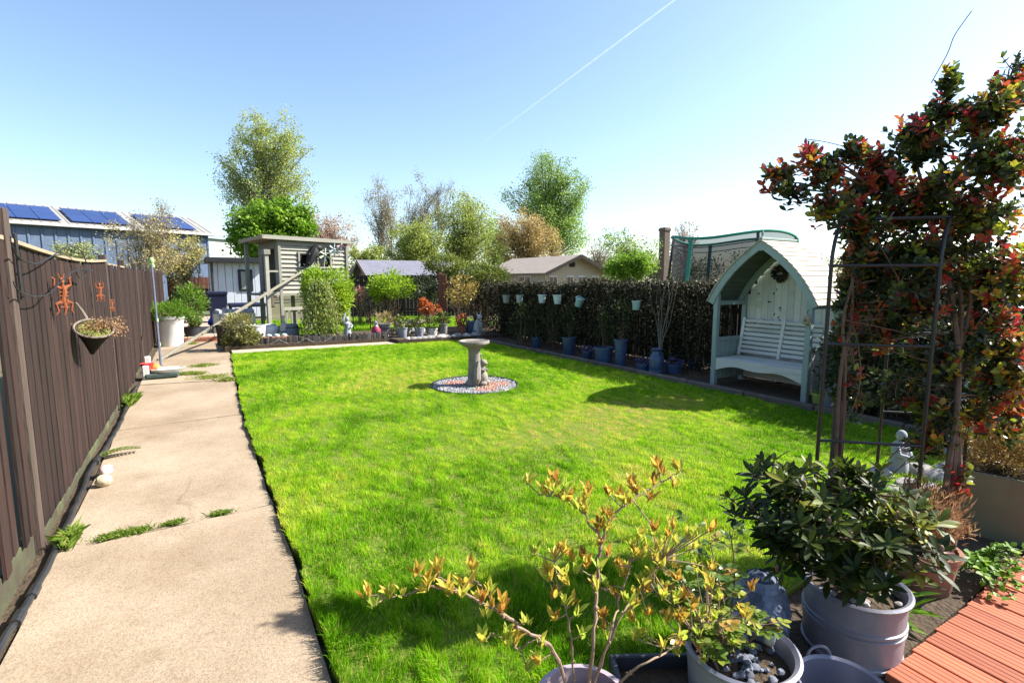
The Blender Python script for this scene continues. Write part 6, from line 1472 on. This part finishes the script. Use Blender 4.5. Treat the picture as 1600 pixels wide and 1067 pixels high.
M_PHOT = leafmat('climber_leaf', [(0, (.022, .035, .015)), (.2, (.05, .075, .02)), (.36, (.15, .21, .02)), (.5, (.34, .36, .03)), (.62, (.42, .22, .035)), (.74, (.40, .09, .025)), (.88, (.38, .035, .03)), (1, (.26, .03, .04))], .42, rough=.35, spec=.5)
leaf_parts(cr, np.array(P_), np.array(D_), np.array(N_), np.array(S_), np.array(T_), M_PHOT, LEAF_R, 1.75, 300, 14)
# two long bare shoots poking out of the top
sh_ = MB(); sh_.tube(smooth_path([AD(1455, 130, 3.9 * AK), AD(1480, 85, 3.9 * AK), AD(1492, 55, 3.9 * AK), AD(1518, 18, 3.9 * AK)], 5), .0022, 4, False).tube(smooth_path([AD(1330, 232, 3.9 * AK), AD(1290, 222, 3.9 * AK), AD(1262, 218, 3.9 * AK)], 5), .0022, 4, False).build('long_shoots', M_TWIG, cr)
# ================================================================== statues and stones past the arch
c = G(1402, 742); statue(Vector((c.x, c.y, -.06)), .52, 'grey stone seated figure behind the arch leg', raised=False)
GS = 'pale rockery stones'
for (x, y, s_) in [(1375, 745, .10), (1430, 742, .12), (1462, 752, .11), (1480, 738, .10), (1420, 765, .10), (1456, 770, .09), (1395, 770, .08)]:
    p = G(x, y); mb = MB(); mb.ball((p.x, p.y, s_ * .45 - .04), (s_ * 1.2, s_, s_ * .75), 10, 7); mb.jitter(.012); mb.build('rockery_stone', M_STONE, smooth=True, label='pale blue-grey rockery stone heaped at the foot of the seated figure', cat='stone', group=GS)
c = Vector((5.6, 1.6, -.06)); statue(c, .75, 'taller blue-white stone figure beyond the arch', raised=True)

# ================================================================== cream cube planter with golden shrub
c = Vector((4.18, 1.02, .0)); cp = thing('cube_planter', c, 'cream square planter holding a clipped golden shrub at the deck edge', 'planter')
R_ = Matrix.Rotation(rad(14), 3, 'Z'); w = .46; h = .40
for k in range(4):
    d = R_ @ Vector(((w / 2 - .012) * (k == 0) - (w / 2 - .012) * (k == 1), (w / 2 - .012) * (k == 2) - (w / 2 - .012) * (k == 3), 0))
    MB().box(c + d + Vector((0, 0, h / 2)), (.024 if k < 2 else w - .05, w if k < 2 else .024, h), .006, R_).build('side_panel', pm('planter_cream', (.19, .185, .11), (.155, .15, .09), 5, .6, .15, 20), cp)
MB().box(c + Vector((0, 0, h - .05)), (w - .06, w - .06, .03), 0, R_).build('compost', M_SOIL, cp)
M_GOLD = leafmat('golden_twig', [(0, (.16, .10, .03)), (.5, (.36, .24, .07)), (1, (.52, .40, .15))], .3)
cc = c + Vector((.06, .0, h + .14)); stems(cp, cc, (.22, .22, .16), 60, .004, base=c + Vector((0, 0, h - .06)))
bushy(cp, cc, (.25, .25, .19), 7000, .030, M_GOLD, wid=.4, clumps=160, up=.9, spread=.12)

# terracotta pot of dry heather
c = Vector((3.05, .98, .0)); hp = pot('terracotta_pot', c, .145, .22, M_TERRA, 'terracotta pot of dry brown heather beside the deck', bands=(.85,))
cc = c + Vector((0, 0, .36)); bushy(hp, cc, (.15, .15, .17), 3600, .035, leafmat('heather', [(0, (.16, .08, .04)), (.5, (.32, .18, .09)), (1, (.46, .30, .16))], .3), wid=.25, clumps=90, up=1.4, spread=.16)
stems(hp, cc, (.13, .13, .16), 50, .003, base=c + Vector((0, 0, .17)))
# trailing bright green climber at the frame edge
c = Vector((3.32, .88, .03)); tg = thing('trailing_nettle', c, 'bright green toothed-leaf plant sprawling over the deck edge', 'plant')
M_BRT = leafmat('bright_leaf', [(0, (.06, .15, .01)), (.6, (.14, .28, .02)), (1, (.26, .38, .04))], .42)
P_, D_, N_, S_, T_ = [], [], [], [], []; mb = MB()
for k in range(15):
    e = AD(1560 + random.uniform(-28, 45), 850 + random.uniform(0, 120), random.uniform(2.35, 2.75)); b_ = c + Vector((random.uniform(-.05, .15), random.uniform(-.03, .08), 0))
    e.z = max(e.z, .08); w_ = bez(np.array(b_), (np.array(b_) + np.array(e)) / 2 + [0, 0, .12], np.array(e), 8); mb.tube(w_, .003, 4, False)
    for i_, q_ in enumerate(w_[2:]):
        for s_ in (-1, 1):
            for r_ in range(2): P_.append(q_ + rng.normal(size=3) * .008); D_.append(rng.normal(size=3) * .5 + [s_ * .8, 0, .1]); N_.append(rng.normal(size=3) * .4 + [0, 0, 1]); S_.append(rng.uniform(.025, .045)); T_.append(rng.random())
mb.build('stems', M_BRT, tg)
leaf_parts(tg, np.array(P_), np.array(D_), np.array(N_), np.array(S_), np.array(T_), M_BRT, LEAF_F, 1.5, 300, 6)
# strappy green plant at the tub foot
c = Vector((2.62, .93, .0)); lp_ = thing('strap_plant', c, 'low strappy green plant between the lilac tub and the deck', 'plant')
P_, D_, N_, S_, T_ = [], [], [], [], []
for k in range(60):
    a = random.uniform(0, 6.28); P_.append(np.array(c) + [random.gauss(0, .05), random.gauss(0, .04), .02 + random.uniform(0, .10)]); D_.append(np.array([math.cos(a), math.sin(a), random.uniform(.1, 1.4)])); N_.append(np.array([-math.cos(a) * .5, -math.sin(a) * .5, 1])); S_.append(random.uniform(.10, .19)); T_.append(random.random())
leaf_parts(lp_, np.array(P_), np.array(D_), np.array(N_), np.array(S_), np.array(T_), M_BRT, LEAF_F, .45, 300, 6)

# ================================================================== lilac metal tub with rhododendron
TC = Vector((2.28, .95, .0)); tr_, th_ = .185, .285
tub = thing('metal_tub', TC, 'large lilac-grey metal tub with rolled rim holding the rhododendron', 'tub')
T = Matrix.Translation(TC); M_LIL = pm('lilac_metal', (.24, .24, .29), (.185, .185, .235), 4, .42, .2, 20, metal=.15, c3=(.29, .28, .30), c3amt=.55, spec=.5)
bz = lambda z, r: [(r, z - .008), (r + .006, z - .004), (r + .006, z + .004), (r, z + .008)]
MB(T).lathe([(tr_ * .93, .0), (tr_ * .96, .004)] + bz(.025, tr_ * .96) + [(tr_ * .97, .06)] + bz(th_ * .52, tr_ * .98) + bz(th_ * .60, tr_ * .985) + [(tr_, th_ - .012), (tr_ + .012, th_ - .006), (tr_ + .015, th_ + .004), (tr_ + .006, th_ + .012), (tr_ - .006, th_ + .006), (tr_ - .012, th_ - .03), (tr_ - .014, th_ - .05)], n=48, cap=False).build('body', M_LIL, tub, smooth=True)
MB(T).lathe([(tr_ - .005, th_ - .055), (tr_ * .5, th_ - .035), (.01, th_ - .03)], n=24, cap=False).jitter(.006).build('compost', M_SOIL, tub, smooth=True)
MB(T).lathe([(tr_ * .94, .003), (.01, .004)], n=32, cap=False).build('base', M_LIL, tub)
for k in range(26):
    a = random.uniform(0, 6.28); r = random.uniform(.05, tr_ - .03); mb = MB(T); s_ = random.uniform(.010, .022); mb.ball((r * math.cos(a), r * math.sin(a), th_ - .032 + s_ * .4), (s_, s_ * .8, s_ * .6), 7, 5).jitter(.002); mb.build('pebble', M_STONE, tub, smooth=True)
for s_ in (-1,):
    p0 = Vector((tr_ * .7, tr_ * .75, th_ - .06)); MB(T).tube([p0, p0 + Vector((.05, .05, .0)), p0 + Vector((.05, .05, -.07)), p0 + Vector((0, 0, -.09))], .007, 6).build('handle', M_LIL, tub, smooth=True)
rh = thing('rhododendron', TC + Vector((0, 0, th_ - .04)), 'dark glossy rhododendron bush spreading from the lilac tub', 'shrub')
M_RHO = leafmat('rhodo_leaf', [(0, (.012, .024, .004)), (.5, (.035, .058, .008)), (.8, (.11, .14, .015)), (1, (.28, .28, .04))], .3, rough=.5, spec=.28)
RE = [(1205, 745, 36, 30, 2.15, 10), (1255, 765, 40, 30, 2.1, 12), (1310, 760, 45, 34, 2.15, 14), (1365, 770, 42, 34, 2.1, 13), (1405, 800, 42, 34, 2.0, 12), (1190, 810, 45, 34, 2.1, 13), (1250, 825, 50, 40, 2.0, 15), (1320, 830, 50, 44, 1.95, 16), (1395, 850, 46, 38, 1.9, 12), (1300, 890, 44, 28, 1.95, 8), (1370, 895, 40, 26, 1.9, 8), (1240, 870, 30, 30, 2.05, 6)]
base = np.array(TC + Vector((0, 0, th_ - .05))); P_, D_, N_, S_, T_ = [], [], [], [], []; mb = MB()
for (x, y, rx, ry, D, cnt) in RE:
    e = px_ell(x, y, rx * 1.14, ry * 1.1, D, 1.3); hub = np.array(e[:3]); b_ = base + rng.normal(size=3) * [.04, .04, 0]
    mb.tube(bez(b_, (b_ + hub) / 2 + [0, 0, .05], hub, 6), [.012, .011, .010, .008, .007, .006], 6, False)
    for tip in ell_pts([e], int(cnt * 1.3), .3):
        mb.tube(bez(hub, (hub + tip) / 2 + [0, 0, -.015], tip, 4), [.006, .005, .004, .004], 5, False)
        ax = unit(unit(tip - base) * .8 + np.array([0, 0, .7]) + rng.normal(size=3) * .25); u_ = unit(np.cross(ax, [.3, .5, .8])); v_ = np.cross(ax, u_); ph0 = rng.uniform(0, 6.28)
        bt = rng.uniform(.15, .75) + (.35 if x > 1380 and rng.random() < .6 else 0)  # paler leaves on the right paint in the sunlit side
        for ring_ in range(2):
            for j in range(5):
                a = ph0 + 6.283 * (j + .5 * ring_) / 5 + rng.normal() * .2; rd = u_ * math.cos(a) + v_ * math.sin(a)
                d = unit(rd + ax * (.75, .05)[ring_] + rng.normal(size=3) * .14)
                P_.append(tip - ax * .015 * ring_); D_.append(d); N_.append(unit(ax - rd * .2 + rng.normal(size=3) * .15)); S_.append(rng.uniform(.048, .085)); T_.append(np.clip(bt + rng.normal() * .12, 0, .99))
        if rng.random() < .3: MB().ball(tuple(tip + ax * .012), (.009, .009, .018), 7, 6).build('bud', pm('bud', (.28, .22, .10), (.32, .16, .12), 9, .6, 0), rh, smooth=True)
mb.build('branches', M_TWIG, rh, smooth=True)
leaf_parts(rh, np.array(P_), np.array(D_), np.array(N_), np.array(S_), np.array(T_), M_RHO, LEAF_R, 1.05, 300, 10)
# rose with a single pale pink bloom
c = Vector((2.75, 1.08, 0)); rs = thing('rose_bush', c, 'thin rose stem carrying one pale pink bloom beside the tub', 'rose')
fl = AD(1482, 874, 2.3); mb = MB()
for e in (fl, fl + Vector((-.12, .1, .05)), fl + Vector((.08, .12, -.08)), fl + Vector((-.05, -.02, -.12))): mb.tube(bez(np.array(c), (np.array(c) + np.array(e)) / 2 + [.02, .03, .05], np.array(e), 6), .004, 5, False)
mb.build('stems', M_TWIG, rs, smooth=True)
M_PET = leafmat('pale_petal', [(0, (.62, .36, .32)), (1, (.72, .55, .48))], .35)
for k in range(14):
    a = k * 2.4; op = .25 + .06 * k; d = np.array([math.cos(a) * op, math.sin(a) * op, 1.0]); p = np.array(fl) + d * .004
    V, Fs, kk = leaf_arrays(p[None], d[None], np.array([[-math.cos(a), -math.sin(a), .4]]), np.array([.026 + .001 * k]), LEAF_F, 2.0); obj_np('petal', V, Fs, M_PET, rs, tint=np.full(kk, random.random()), smooth=True)
P_ = np.array(c) + np.stack([rng.normal(.0, .08, 90), rng.normal(.0, .06, 90), rng.uniform(.1, .42, 90)], 1)
leaf_parts(rs, P_, rng.normal(size=P_.shape), rng.normal(size=P_.shape) + [0, 0, .8], rng.uniform(.03, .05, 90), rng.random(90) * .6, M_BRT, LEAF_F, 1.3, 300, 5)

# ================================================================== scaly blue-grey cone ornament
c = Vector((2.02, 1.20, .0)); sc_ = thing('scaly_ornament', c, 'blue-grey cone ornament covered in overlapping scales beside the white tub', 'ornament')
MB(Matrix.Translation(c)).lathe([(.085, 0), (.105, .05), (.108, .14), (.09, .22), (.055, .27), (.0, .29)], n=20).build('core', pm('scale_core', (.09, .11, .16), (.06, .08, .12), 9, .6, .1), sc_, smooth=True)
scm = np_mesh('scale', np.array([[-.5, 0, 0], [.5, 0, 0], [.5, -.5, .3], [0, -1, .5], [-.5, -.5, .3]]) * .030, [np.array([[0, 1, 2, 3, 4]])], pm('slate_scale', (.20, .24, .33), (.12, .15, .23), 12, .4, .1, rnd=.45, spec=.5))
for r_ in range(14):
    z = .05 + .0178 * r_; rr = float(np.interp(z, [0, .05, .14, .22, .27, .29, .4], [.085, .105, .108, .09, .055, .01, .0])); nn = max(4, int(2 * math.pi * rr / .025))
    for k in range(nn):
        a = 6.283 * (k + .5 * (r_ % 2)) / nn; o = Vector((math.cos(a), math.sin(a), 0)); up_ = Vector((0, 0, 1)); tx = up_.cross(o)
        M = Matrix.Identity(4)
        for i in range(3): M[i][0] = tx[i]; M[i][1] = up_[i]; M[i][2] = o[i]; M[i][3] = (c + o * (rr + .002) + Vector((0, 0, z + .01)))[i]
        inst('scale', scm, M @ Matrix.Rotation(rad(random.uniform(-8, 8)), 4, 'Z'), sc_)

# ================================================================== white tub with young rose, solar light, bath tub, trough
WC = Vector((1.53, .97, 0)); wr_, wh_ = .175, .29
wt = thing('white_tub', WC, 'white enamel tub with rolled rim and straggly yellow-green rose', 'tub'); T = Matrix.Translation(WC)
M_ENAM = pm('lilac_enamel', (.36, .36, .42), (.30, .30, .36), 5, .35, .08, 20, spec=.5)
MB(T).lathe([(wr_ * .85, 0), (wr_ * .9, .02), (wr_, wh_ - .02), (wr_ + .012, wh_ - .008), (wr_ + .016, wh_ + .004), (wr_ + .006, wh_ + .012), (wr_ - .008, wh_), (wr_ - .014, wh_ - .06)], n=48, cap=False).build('body', M_ENAM, wt, smooth=True)
MB(T).lathe([(wr_ - .012, wh_ - .062), (wr_ * .5, wh_ - .045), (.01, wh_ - .04)], n=24, cap=False).jitter(.006).build('compost', M_SOIL, wt, smooth=True)
MB(T).lathe([(wr_ * .84, .003), (.01, .004)], n=24, cap=False).build('base', M_ENAM, wt)
for k in range(60):
    a = random.uniform(0, 6.28); r = random.uniform(.0, wr_ - .03); s_ = random.uniform(.008, .02); MB(T).ball((r * math.cos(a), r * math.sin(a), wh_ - .042 + s_ * .4), (s_, s_ * .8, s_ * .6), 7, 5).jitter(.002).build('pebble', pm('slate_chip', (.17, .19, .24), (.11, .12, .16), 9, .7, .2, rnd=.4), wt, smooth=True)
ro = thing('tub_rose', WC + Vector((0, 0, wh_ - .05)), 'young rose with glossy green and bronze leaves growing in the white tub', 'rose')
M_ROSE = leafmat('rose_leaf', [(0, (.05, .10, .015)), (.45, (.13, .21, .025)), (.7, (.30, .32, .05)), (1, (.42, .22, .05))], .35, rough=.35, spec=.5)
P_, D_, N_, S_, T_ = [], [], [], [], []; mb = MB(); base = np.array(WC + Vector((-.03, .03, wh_ - .06)))
for (x, y, D) in [(1040, 850, 1.85), (1075, 820, 1.95), (1110, 850, 1.9), (1140, 830, 1.95), (1060, 900, 1.8), (1100, 930, 1.8), (1140, 910, 1.85), (1165, 960, 1.75), (1030, 930, 1.75), (1085, 960, 1.7), (1120, 985, 1.65), (1195, 975, 1.75), (1070, 990, 1.65)]:
    e = np.array(AD(x, y, D)); w_ = bez(base + rng.normal(size=3) * [.03, .03, 0], (base + e) / 2 + rng.normal(size=3) * .03 + [0, 0, .03], e, 9); mb.tube(w_, np.linspace(.005, .002, 9), 5, False)
    for q_ in w_[3:]:
        for lf_ in range(2):                           # pinnate leaves: five leaflets on a stalk
            a = rng.uniform(0, 6.28); d = unit(np.array([math.cos(a), math.sin(a), rng.uniform(0, .6)])); sd = unit(np.cross(d, [0, 0, 1])); L_ = rng.uniform(.04, .065); bt = rng.random() * .75 + (.25 if q_ is w_[-1] else 0)
            mb.tube([q_, q_ + d * L_], .0012, 3, False)
            for (f, s_) in ((.5, -1), (.5, 1), (.85, -1), (.85, 1), (1, 0)):
                P_.append(q_ + d * L_ * f); D_.append(d * (1 if s_ == 0 else .6) + sd * s_); N_.append(np.array([0, 0, 1]) + rng.normal(size=3) * .35); S_.append(rng.uniform(.022, .036)); T_.append(np.clip(bt + rng.normal() * .08, 0, .99))
mb.build('stems', M_TWIG, ro, smooth=True)
leaf_parts(ro, np.array(P_), np.array(D_), np.array(N_), np.array(S_), np.array(T_), M_ROSE, LEAF_F, 1.5, 300, 8)
sb_ = WC + Vector((.12, -.03, wh_ - .05)); sl_ = thing('solar_light', sb_, 'copper-topped solar stake light standing in the white tub', 'solar light'); T = Matrix.Translation(sb_) @ Matrix.Rotation(rad(6), 4, 'Y')
M_COP = pm('copper', (.62, .24, .12), (.5, .19, .10), 9, .3, .05, metal=.8)
MB(T).lathe([(.004, -.03), (.010, .0), (.011, .035), (.006, .037)], n=12).build('stake', M_COP, sl_, smooth=True)
MB(T).lathe([(.017, .035), (.018, .04), (.018, .075), (.016, .078)], n=16).build('lens', pm('clear_lens', (.62, .56, .42), (.5, .46, .36), 9, .15, 0, spec=.6), sl_, smooth=True)
MB(T).lathe([(.021, .076), (.024, .082), (.024, .105), (.021, .108)], n=18).build('collar', M_COP, sl_, smooth=True)
MB(T).lathe([(.0225, .107), (.02, .118), (.006, .122)], n=18).build('cap', M_BLACKPLASTIC, sl_, smooth=True)
GC = Vector((1.76, .74, 0)); gr_, gh_ = .135, .20
gt = thing('tin_bath', GC, 'empty galvanised tin tub with wire ring handle beside the lilac tub', 'tub'); T = Matrix.Translation(GC)
MB(T).lathe([(gr_ * .8, 0), (gr_ * .83, .01), (gr_, gh_), (gr_ + .008, gh_ + .004), (gr_ + .006, gh_ + .012), (gr_ - .004, gh_ + .004), (gr_ * .83, .03), (.01, .025)], n=40).build('body', M_GALV, gt, smooth=True)
hd = Vector((.52, .85, 0)).normalized(); tx = Vector((hd.y, -hd.x, 0))
MB(T).tube([hd * (gr_ + .004) + tx * .042 * math.cos(a) + Vector((0, 0, gh_ + .0 + .045 * math.sin(a))) for a in np.linspace(-.2, math.pi + .2, 17)], .005, 6).build('handle', M_GALV, gt, smooth=True)
bx_ = G(1035, 1075, .12); tt = thing('dark_trough', (bx_.x, bx_.y, 0), 'dark slate trough between the pink pot and the white tub', 'trough'); R_ = Matrix.Rotation(rad(-30), 3, 'Z')
for dx, dy, w_, d_ in ((0, .09, .34, .02), (0, -.09, .34, .02), (.16, 0, .02, .158), (-.16, 0, .02, .158)): MB().box(Vector((bx_.x, bx_.y, .09)) + R_ @ Vector((dx, dy, 0)), (w_, d_, .18), .004, R_).build('side', pm('dark_slate', (.05, .055, .07), (.035, .04, .05), 9, .5, .2), tt)
MB().box((bx_.x, bx_.y, .12), (.3, .158, .02), 0, R_).build('compost', M_SOIL, tt)

# ================================================================== pink pot with budding tree peony
PC = Vector((.94, 1.10, 0)); pr_, ph2 = .135, .27
pp_ = thing('pink_pot', PC, 'pale pink glazed pot at the lawn edge holding the budding shrub', 'pot'); T = Matrix.Translation(PC)
M_PKP = pm('pink_glaze', (.42, .33, .36), (.36, .28, .32), 5, .4, .1, 20, spec=.5)
MB(T).lathe([(pr_ * .75, 0), (pr_ * .8, .02), (pr_, ph2 - .03), (pr_ + .014, ph2 - .02), (pr_ + .014, ph2), (pr_ - .006, ph2 + .003), (pr_ - .012, ph2 - .05)], n=40, cap=False).build('body', M_PKP, pp_, smooth=True)
MB(T).lathe([(pr_ - .010, ph2 - .052), (.01, ph2 - .035)], n=24, cap=False).jitter(.005).build('compost', M_SOIL, pp_, smooth=True)
MB(T).lathe([(pr_ * .74, .003), (.01, .004)], n=24, cap=False).build('base', M_PKP, pp_)
py_ = thing('budding_shrub', PC + Vector((0, 0, ph2 - .04)), 'bare-branched shrub with bronze and gold unfolding buds in the pink pot', 'shrub')
M_BUD = leafmat('bronze_bud', [(0, (.32, .14, .03)), (.2, (.54, .32, .05)), (.5, (.60, .52, .08)), (1, (.36, .48, .06))], .5, rough=.5)
b0 = PC + Vector((0, 0, ph2 - .06)); mb = MB(); BR = {}
ALLB = []
def br_(pts, r0, r1, start=None):
    q_ = [AD(*p) for p in pts]
    if start is None: q_[0] = min(ALLB, key=lambda p: (p - q_[0]).length)       # side shoots spring from a branch
    w_ = smooth_path(([start] if start is not None else []) + q_, 6); w_ = [p + Vector((random.gauss(0, .0022), random.gauss(0, .0022), random.gauss(0, .0022))) for p in w_]; r0, r1 = r0 * .58, r1 * .62; mb.tube(w_, [v * random.uniform(.85, 1.2) for v in np.linspace(r0, r1, len(w_))], 7, False)
    for i_ in range(2, len(w_)):
        if random.random() < .3: mb.ball(w_[i_] + Vector((random.gauss(0, r1), random.gauss(0, r1), random.gauss(0, r1))), np.interp(i_, [0, len(w_)], [r0, r1]) * random.uniform(1.1, 1.6), 6, 5)
    ALLB.extend(w_)
    return w_
DP = 1.50
br_([(926, 1011, 1.50), (932, 927, 1.55), (936, 874, 1.58), (941, 843, 1.60)], .010, .007, b0 + Vector((.01, 0, 0)))
br_([(941, 843, 1.60), (922, 820, 1.6), (907, 797, 1.6), (877, 778, 1.62), (846, 771, 1.62), (827, 757, 1.62)], .006, .003)
br_([(941, 843, 1.60), (953, 813, 1.62), (980, 786, 1.66), (1010, 767, 1.70), (1037, 752, 1.73), (1065, 735, 1.75)], .006, .003)
br_([(865, 1018, 1.45), (823, 988, 1.42), (789, 961, 1.40), (755, 942, 1.38), (713, 923, 1.37), (671, 917, 1.36)], .010, .005, b0 + Vector((-.02, 0, 0)))
br_([(671, 917, 1.36), (651, 924, 1.36), (625, 930, 1.36), (598, 933, 1.36)], .0045, .002)
br_([(671, 917, 1.36), (664, 905, 1.36), (655, 895, 1.36)], .004, .002)
br_([(770, 950, 1.39), (758, 925, 1.4), (747, 912, 1.41), (734, 896, 1.42)], .005, .002)
br_([(713, 923, 1.37), (700, 908, 1.38), (680, 900, 1.38)], .004, .002)
br_([(892, 996, 1.5), (880, 942, 1.52), (865, 877, 1.55)], .006, .003, b0 + Vector((-.01, .02, 0)))
br_([(880, 942, 1.52), (868, 915, 1.53), (855, 903, 1.53)], .003, .002)
br_([(932, 905, 1.56), (915, 893, 1.56), (899, 889, 1.56)], .004, .002)
br_([(960, 984, 1.55), (999, 923, 1.62), (1037, 874, 1.68)], .007, .003, b0 + Vector((.02, .01, 0)))
br_([(950, 1000, 1.5), (968, 940, 1.6), (985, 880, 1.65)], .006, .003, b0 + Vector((.02, .02, 0)))
br_([(1000, 1040, 1.5), (1056, 1011, 1.6), (1094, 977, 1.65), (1121, 969, 1.68)], .006, .003, b0 + Vector((.03, 0, 0)))
br_([(838, 998, 1.43), (812, 1012, 1.42), (795, 1003, 1.41), (770, 990, 1.41)], .004, .002)
Z1 = lambda x, y: (560 + x / 2.622, 660 + y / 2.622)
BUD = [(240, 590, 6, 1.36), (40, 690, 5, 1.36), (130, 680, 5, 1.36), (465, 580, 7, 1.42), (420, 640, 5, 1.4), (330, 590, 4, 1.38), (520, 770, 3, 1.39), (540, 670, 3, 1.4), (600, 850, 6, 1.40), (645, 880, 6, 1.41), (580, 750, 3, 1.39), (690, 990, 5, 1.42), (735, 960, 4, 1.43), (380, 680, 3, 1.37), (290, 630, 3, 1.37),
       (690, 225, 7, 1.62), (805, 210, 5, 1.62), (845, 240, 4, 1.62), (860, 290, 4, 1.61), (760, 260, 4, 1.62), (915, 350, 3, 1.6), (1025, 270, 5, 1.66), (1075, 280, 4, 1.68), (1000, 360, 4, 1.64), (1130, 260, 4, 1.7), (1320, 170, 9, 1.75), (1225, 160, 6, 1.73), (1210, 225, 5, 1.72), (1290, 240, 5, 1.74),
       (720, 510, 5, 1.55), (800, 530, 8, 1.55), (840, 510, 7, 1.55), (780, 620, 4, 1.53), (855, 640, 4, 1.53), (800, 690, 4, 1.52), (890, 590, 7, 1.56), (930, 560, 6, 1.56), (810, 780, 4, 1.51), (880, 720, 4, 1.52), (910, 850, 3, 1.5),
       (1150, 450, 9, 1.68), (1210, 440, 7, 1.7), (1290, 410, 9, 1.72), (1350, 450, 9, 1.72), (1390, 440, 7, 1.72), (1260, 470, 7, 1.7), (1080, 600, 8, 1.66), (1160, 630, 9, 1.68), (1200, 620, 7, 1.68), (1130, 720, 8, 1.66), (1060, 690, 6, 1.64), (1130, 790, 7, 1.62), (1180, 760, 6, 1.65), (1340, 690, 7, 1.68), (1430, 660, 7, 1.7), (1480, 700, 6, 1.7), (1000, 770, 6, 1.6), (1020, 860, 5, 1.57), (1310, 920, 6, 1.63), (1390, 900, 5, 1.66), (1420, 950, 6, 1.66), (1530, 880, 5, 1.68)]
P_, D_, N_, S_, T_ = [], [], [], [], []
SITES = [(np.array(AD(*Z1(x, y + 26), D)), k) for (x, y, k, D) in BUD]
for k in range(75):
    q_ = np.array(ALLB[rng.integers(len(ALLB))])
    if q_[2] > .42: SITES.append((q_ + rng.normal(size=3) * [.02, .02, .012] + [0, 0, .015], 2))
for x in range(46):                                    # the leafier side towards the white tub
    SITES.append((np.array(AD(rng.normal(1035, 48), rng.normal(905, 45), rng.uniform(1.62, 1.75))), 4))
for c, k in SITES:
    ax = unit(np.array([rng.normal() * .25, rng.normal() * .25, 1])); bt = rng.uniform(.1, .95)
    nb_ = min(ALLB, key=lambda p: (p - Vector(c)).length); mb.tube(bez(np.array(nb_), (np.array(nb_) + c) / 2 + rng.normal(size=3) * .006, c + ax * .004, 4), [.0026, .0022, .002, .0022], 5, False)
    for j in range(k + 6):
        a = 6.283 * j / (k + 6) + rng.normal() * .3; rd = np.array([math.cos(a), math.sin(a), 0]); P_.append(c + rd * .003 + rng.normal(size=3) * .004); D_.append(ax + rd * rng.uniform(.05, .7) + rng.normal(size=3) * .15); N_.append(rd * -1 + [0, 0, .3]); S_.append(rng.uniform(.016, .05)); T_.append(np.clip(bt + rng.normal() * .16, 0, .99))
mb.build('branches', pm('peony_bark', (.36, .25, .17), (.24, .16, .11), 18, .85, .4, 50), py_, smooth=True)
leaf_parts(py_, np.array(P_), np.array(D_), np.array(N_), np.array(S_), np.array(T_), M_BUD, LEAF_F, .7, 300, 10, name='bud_leaf')
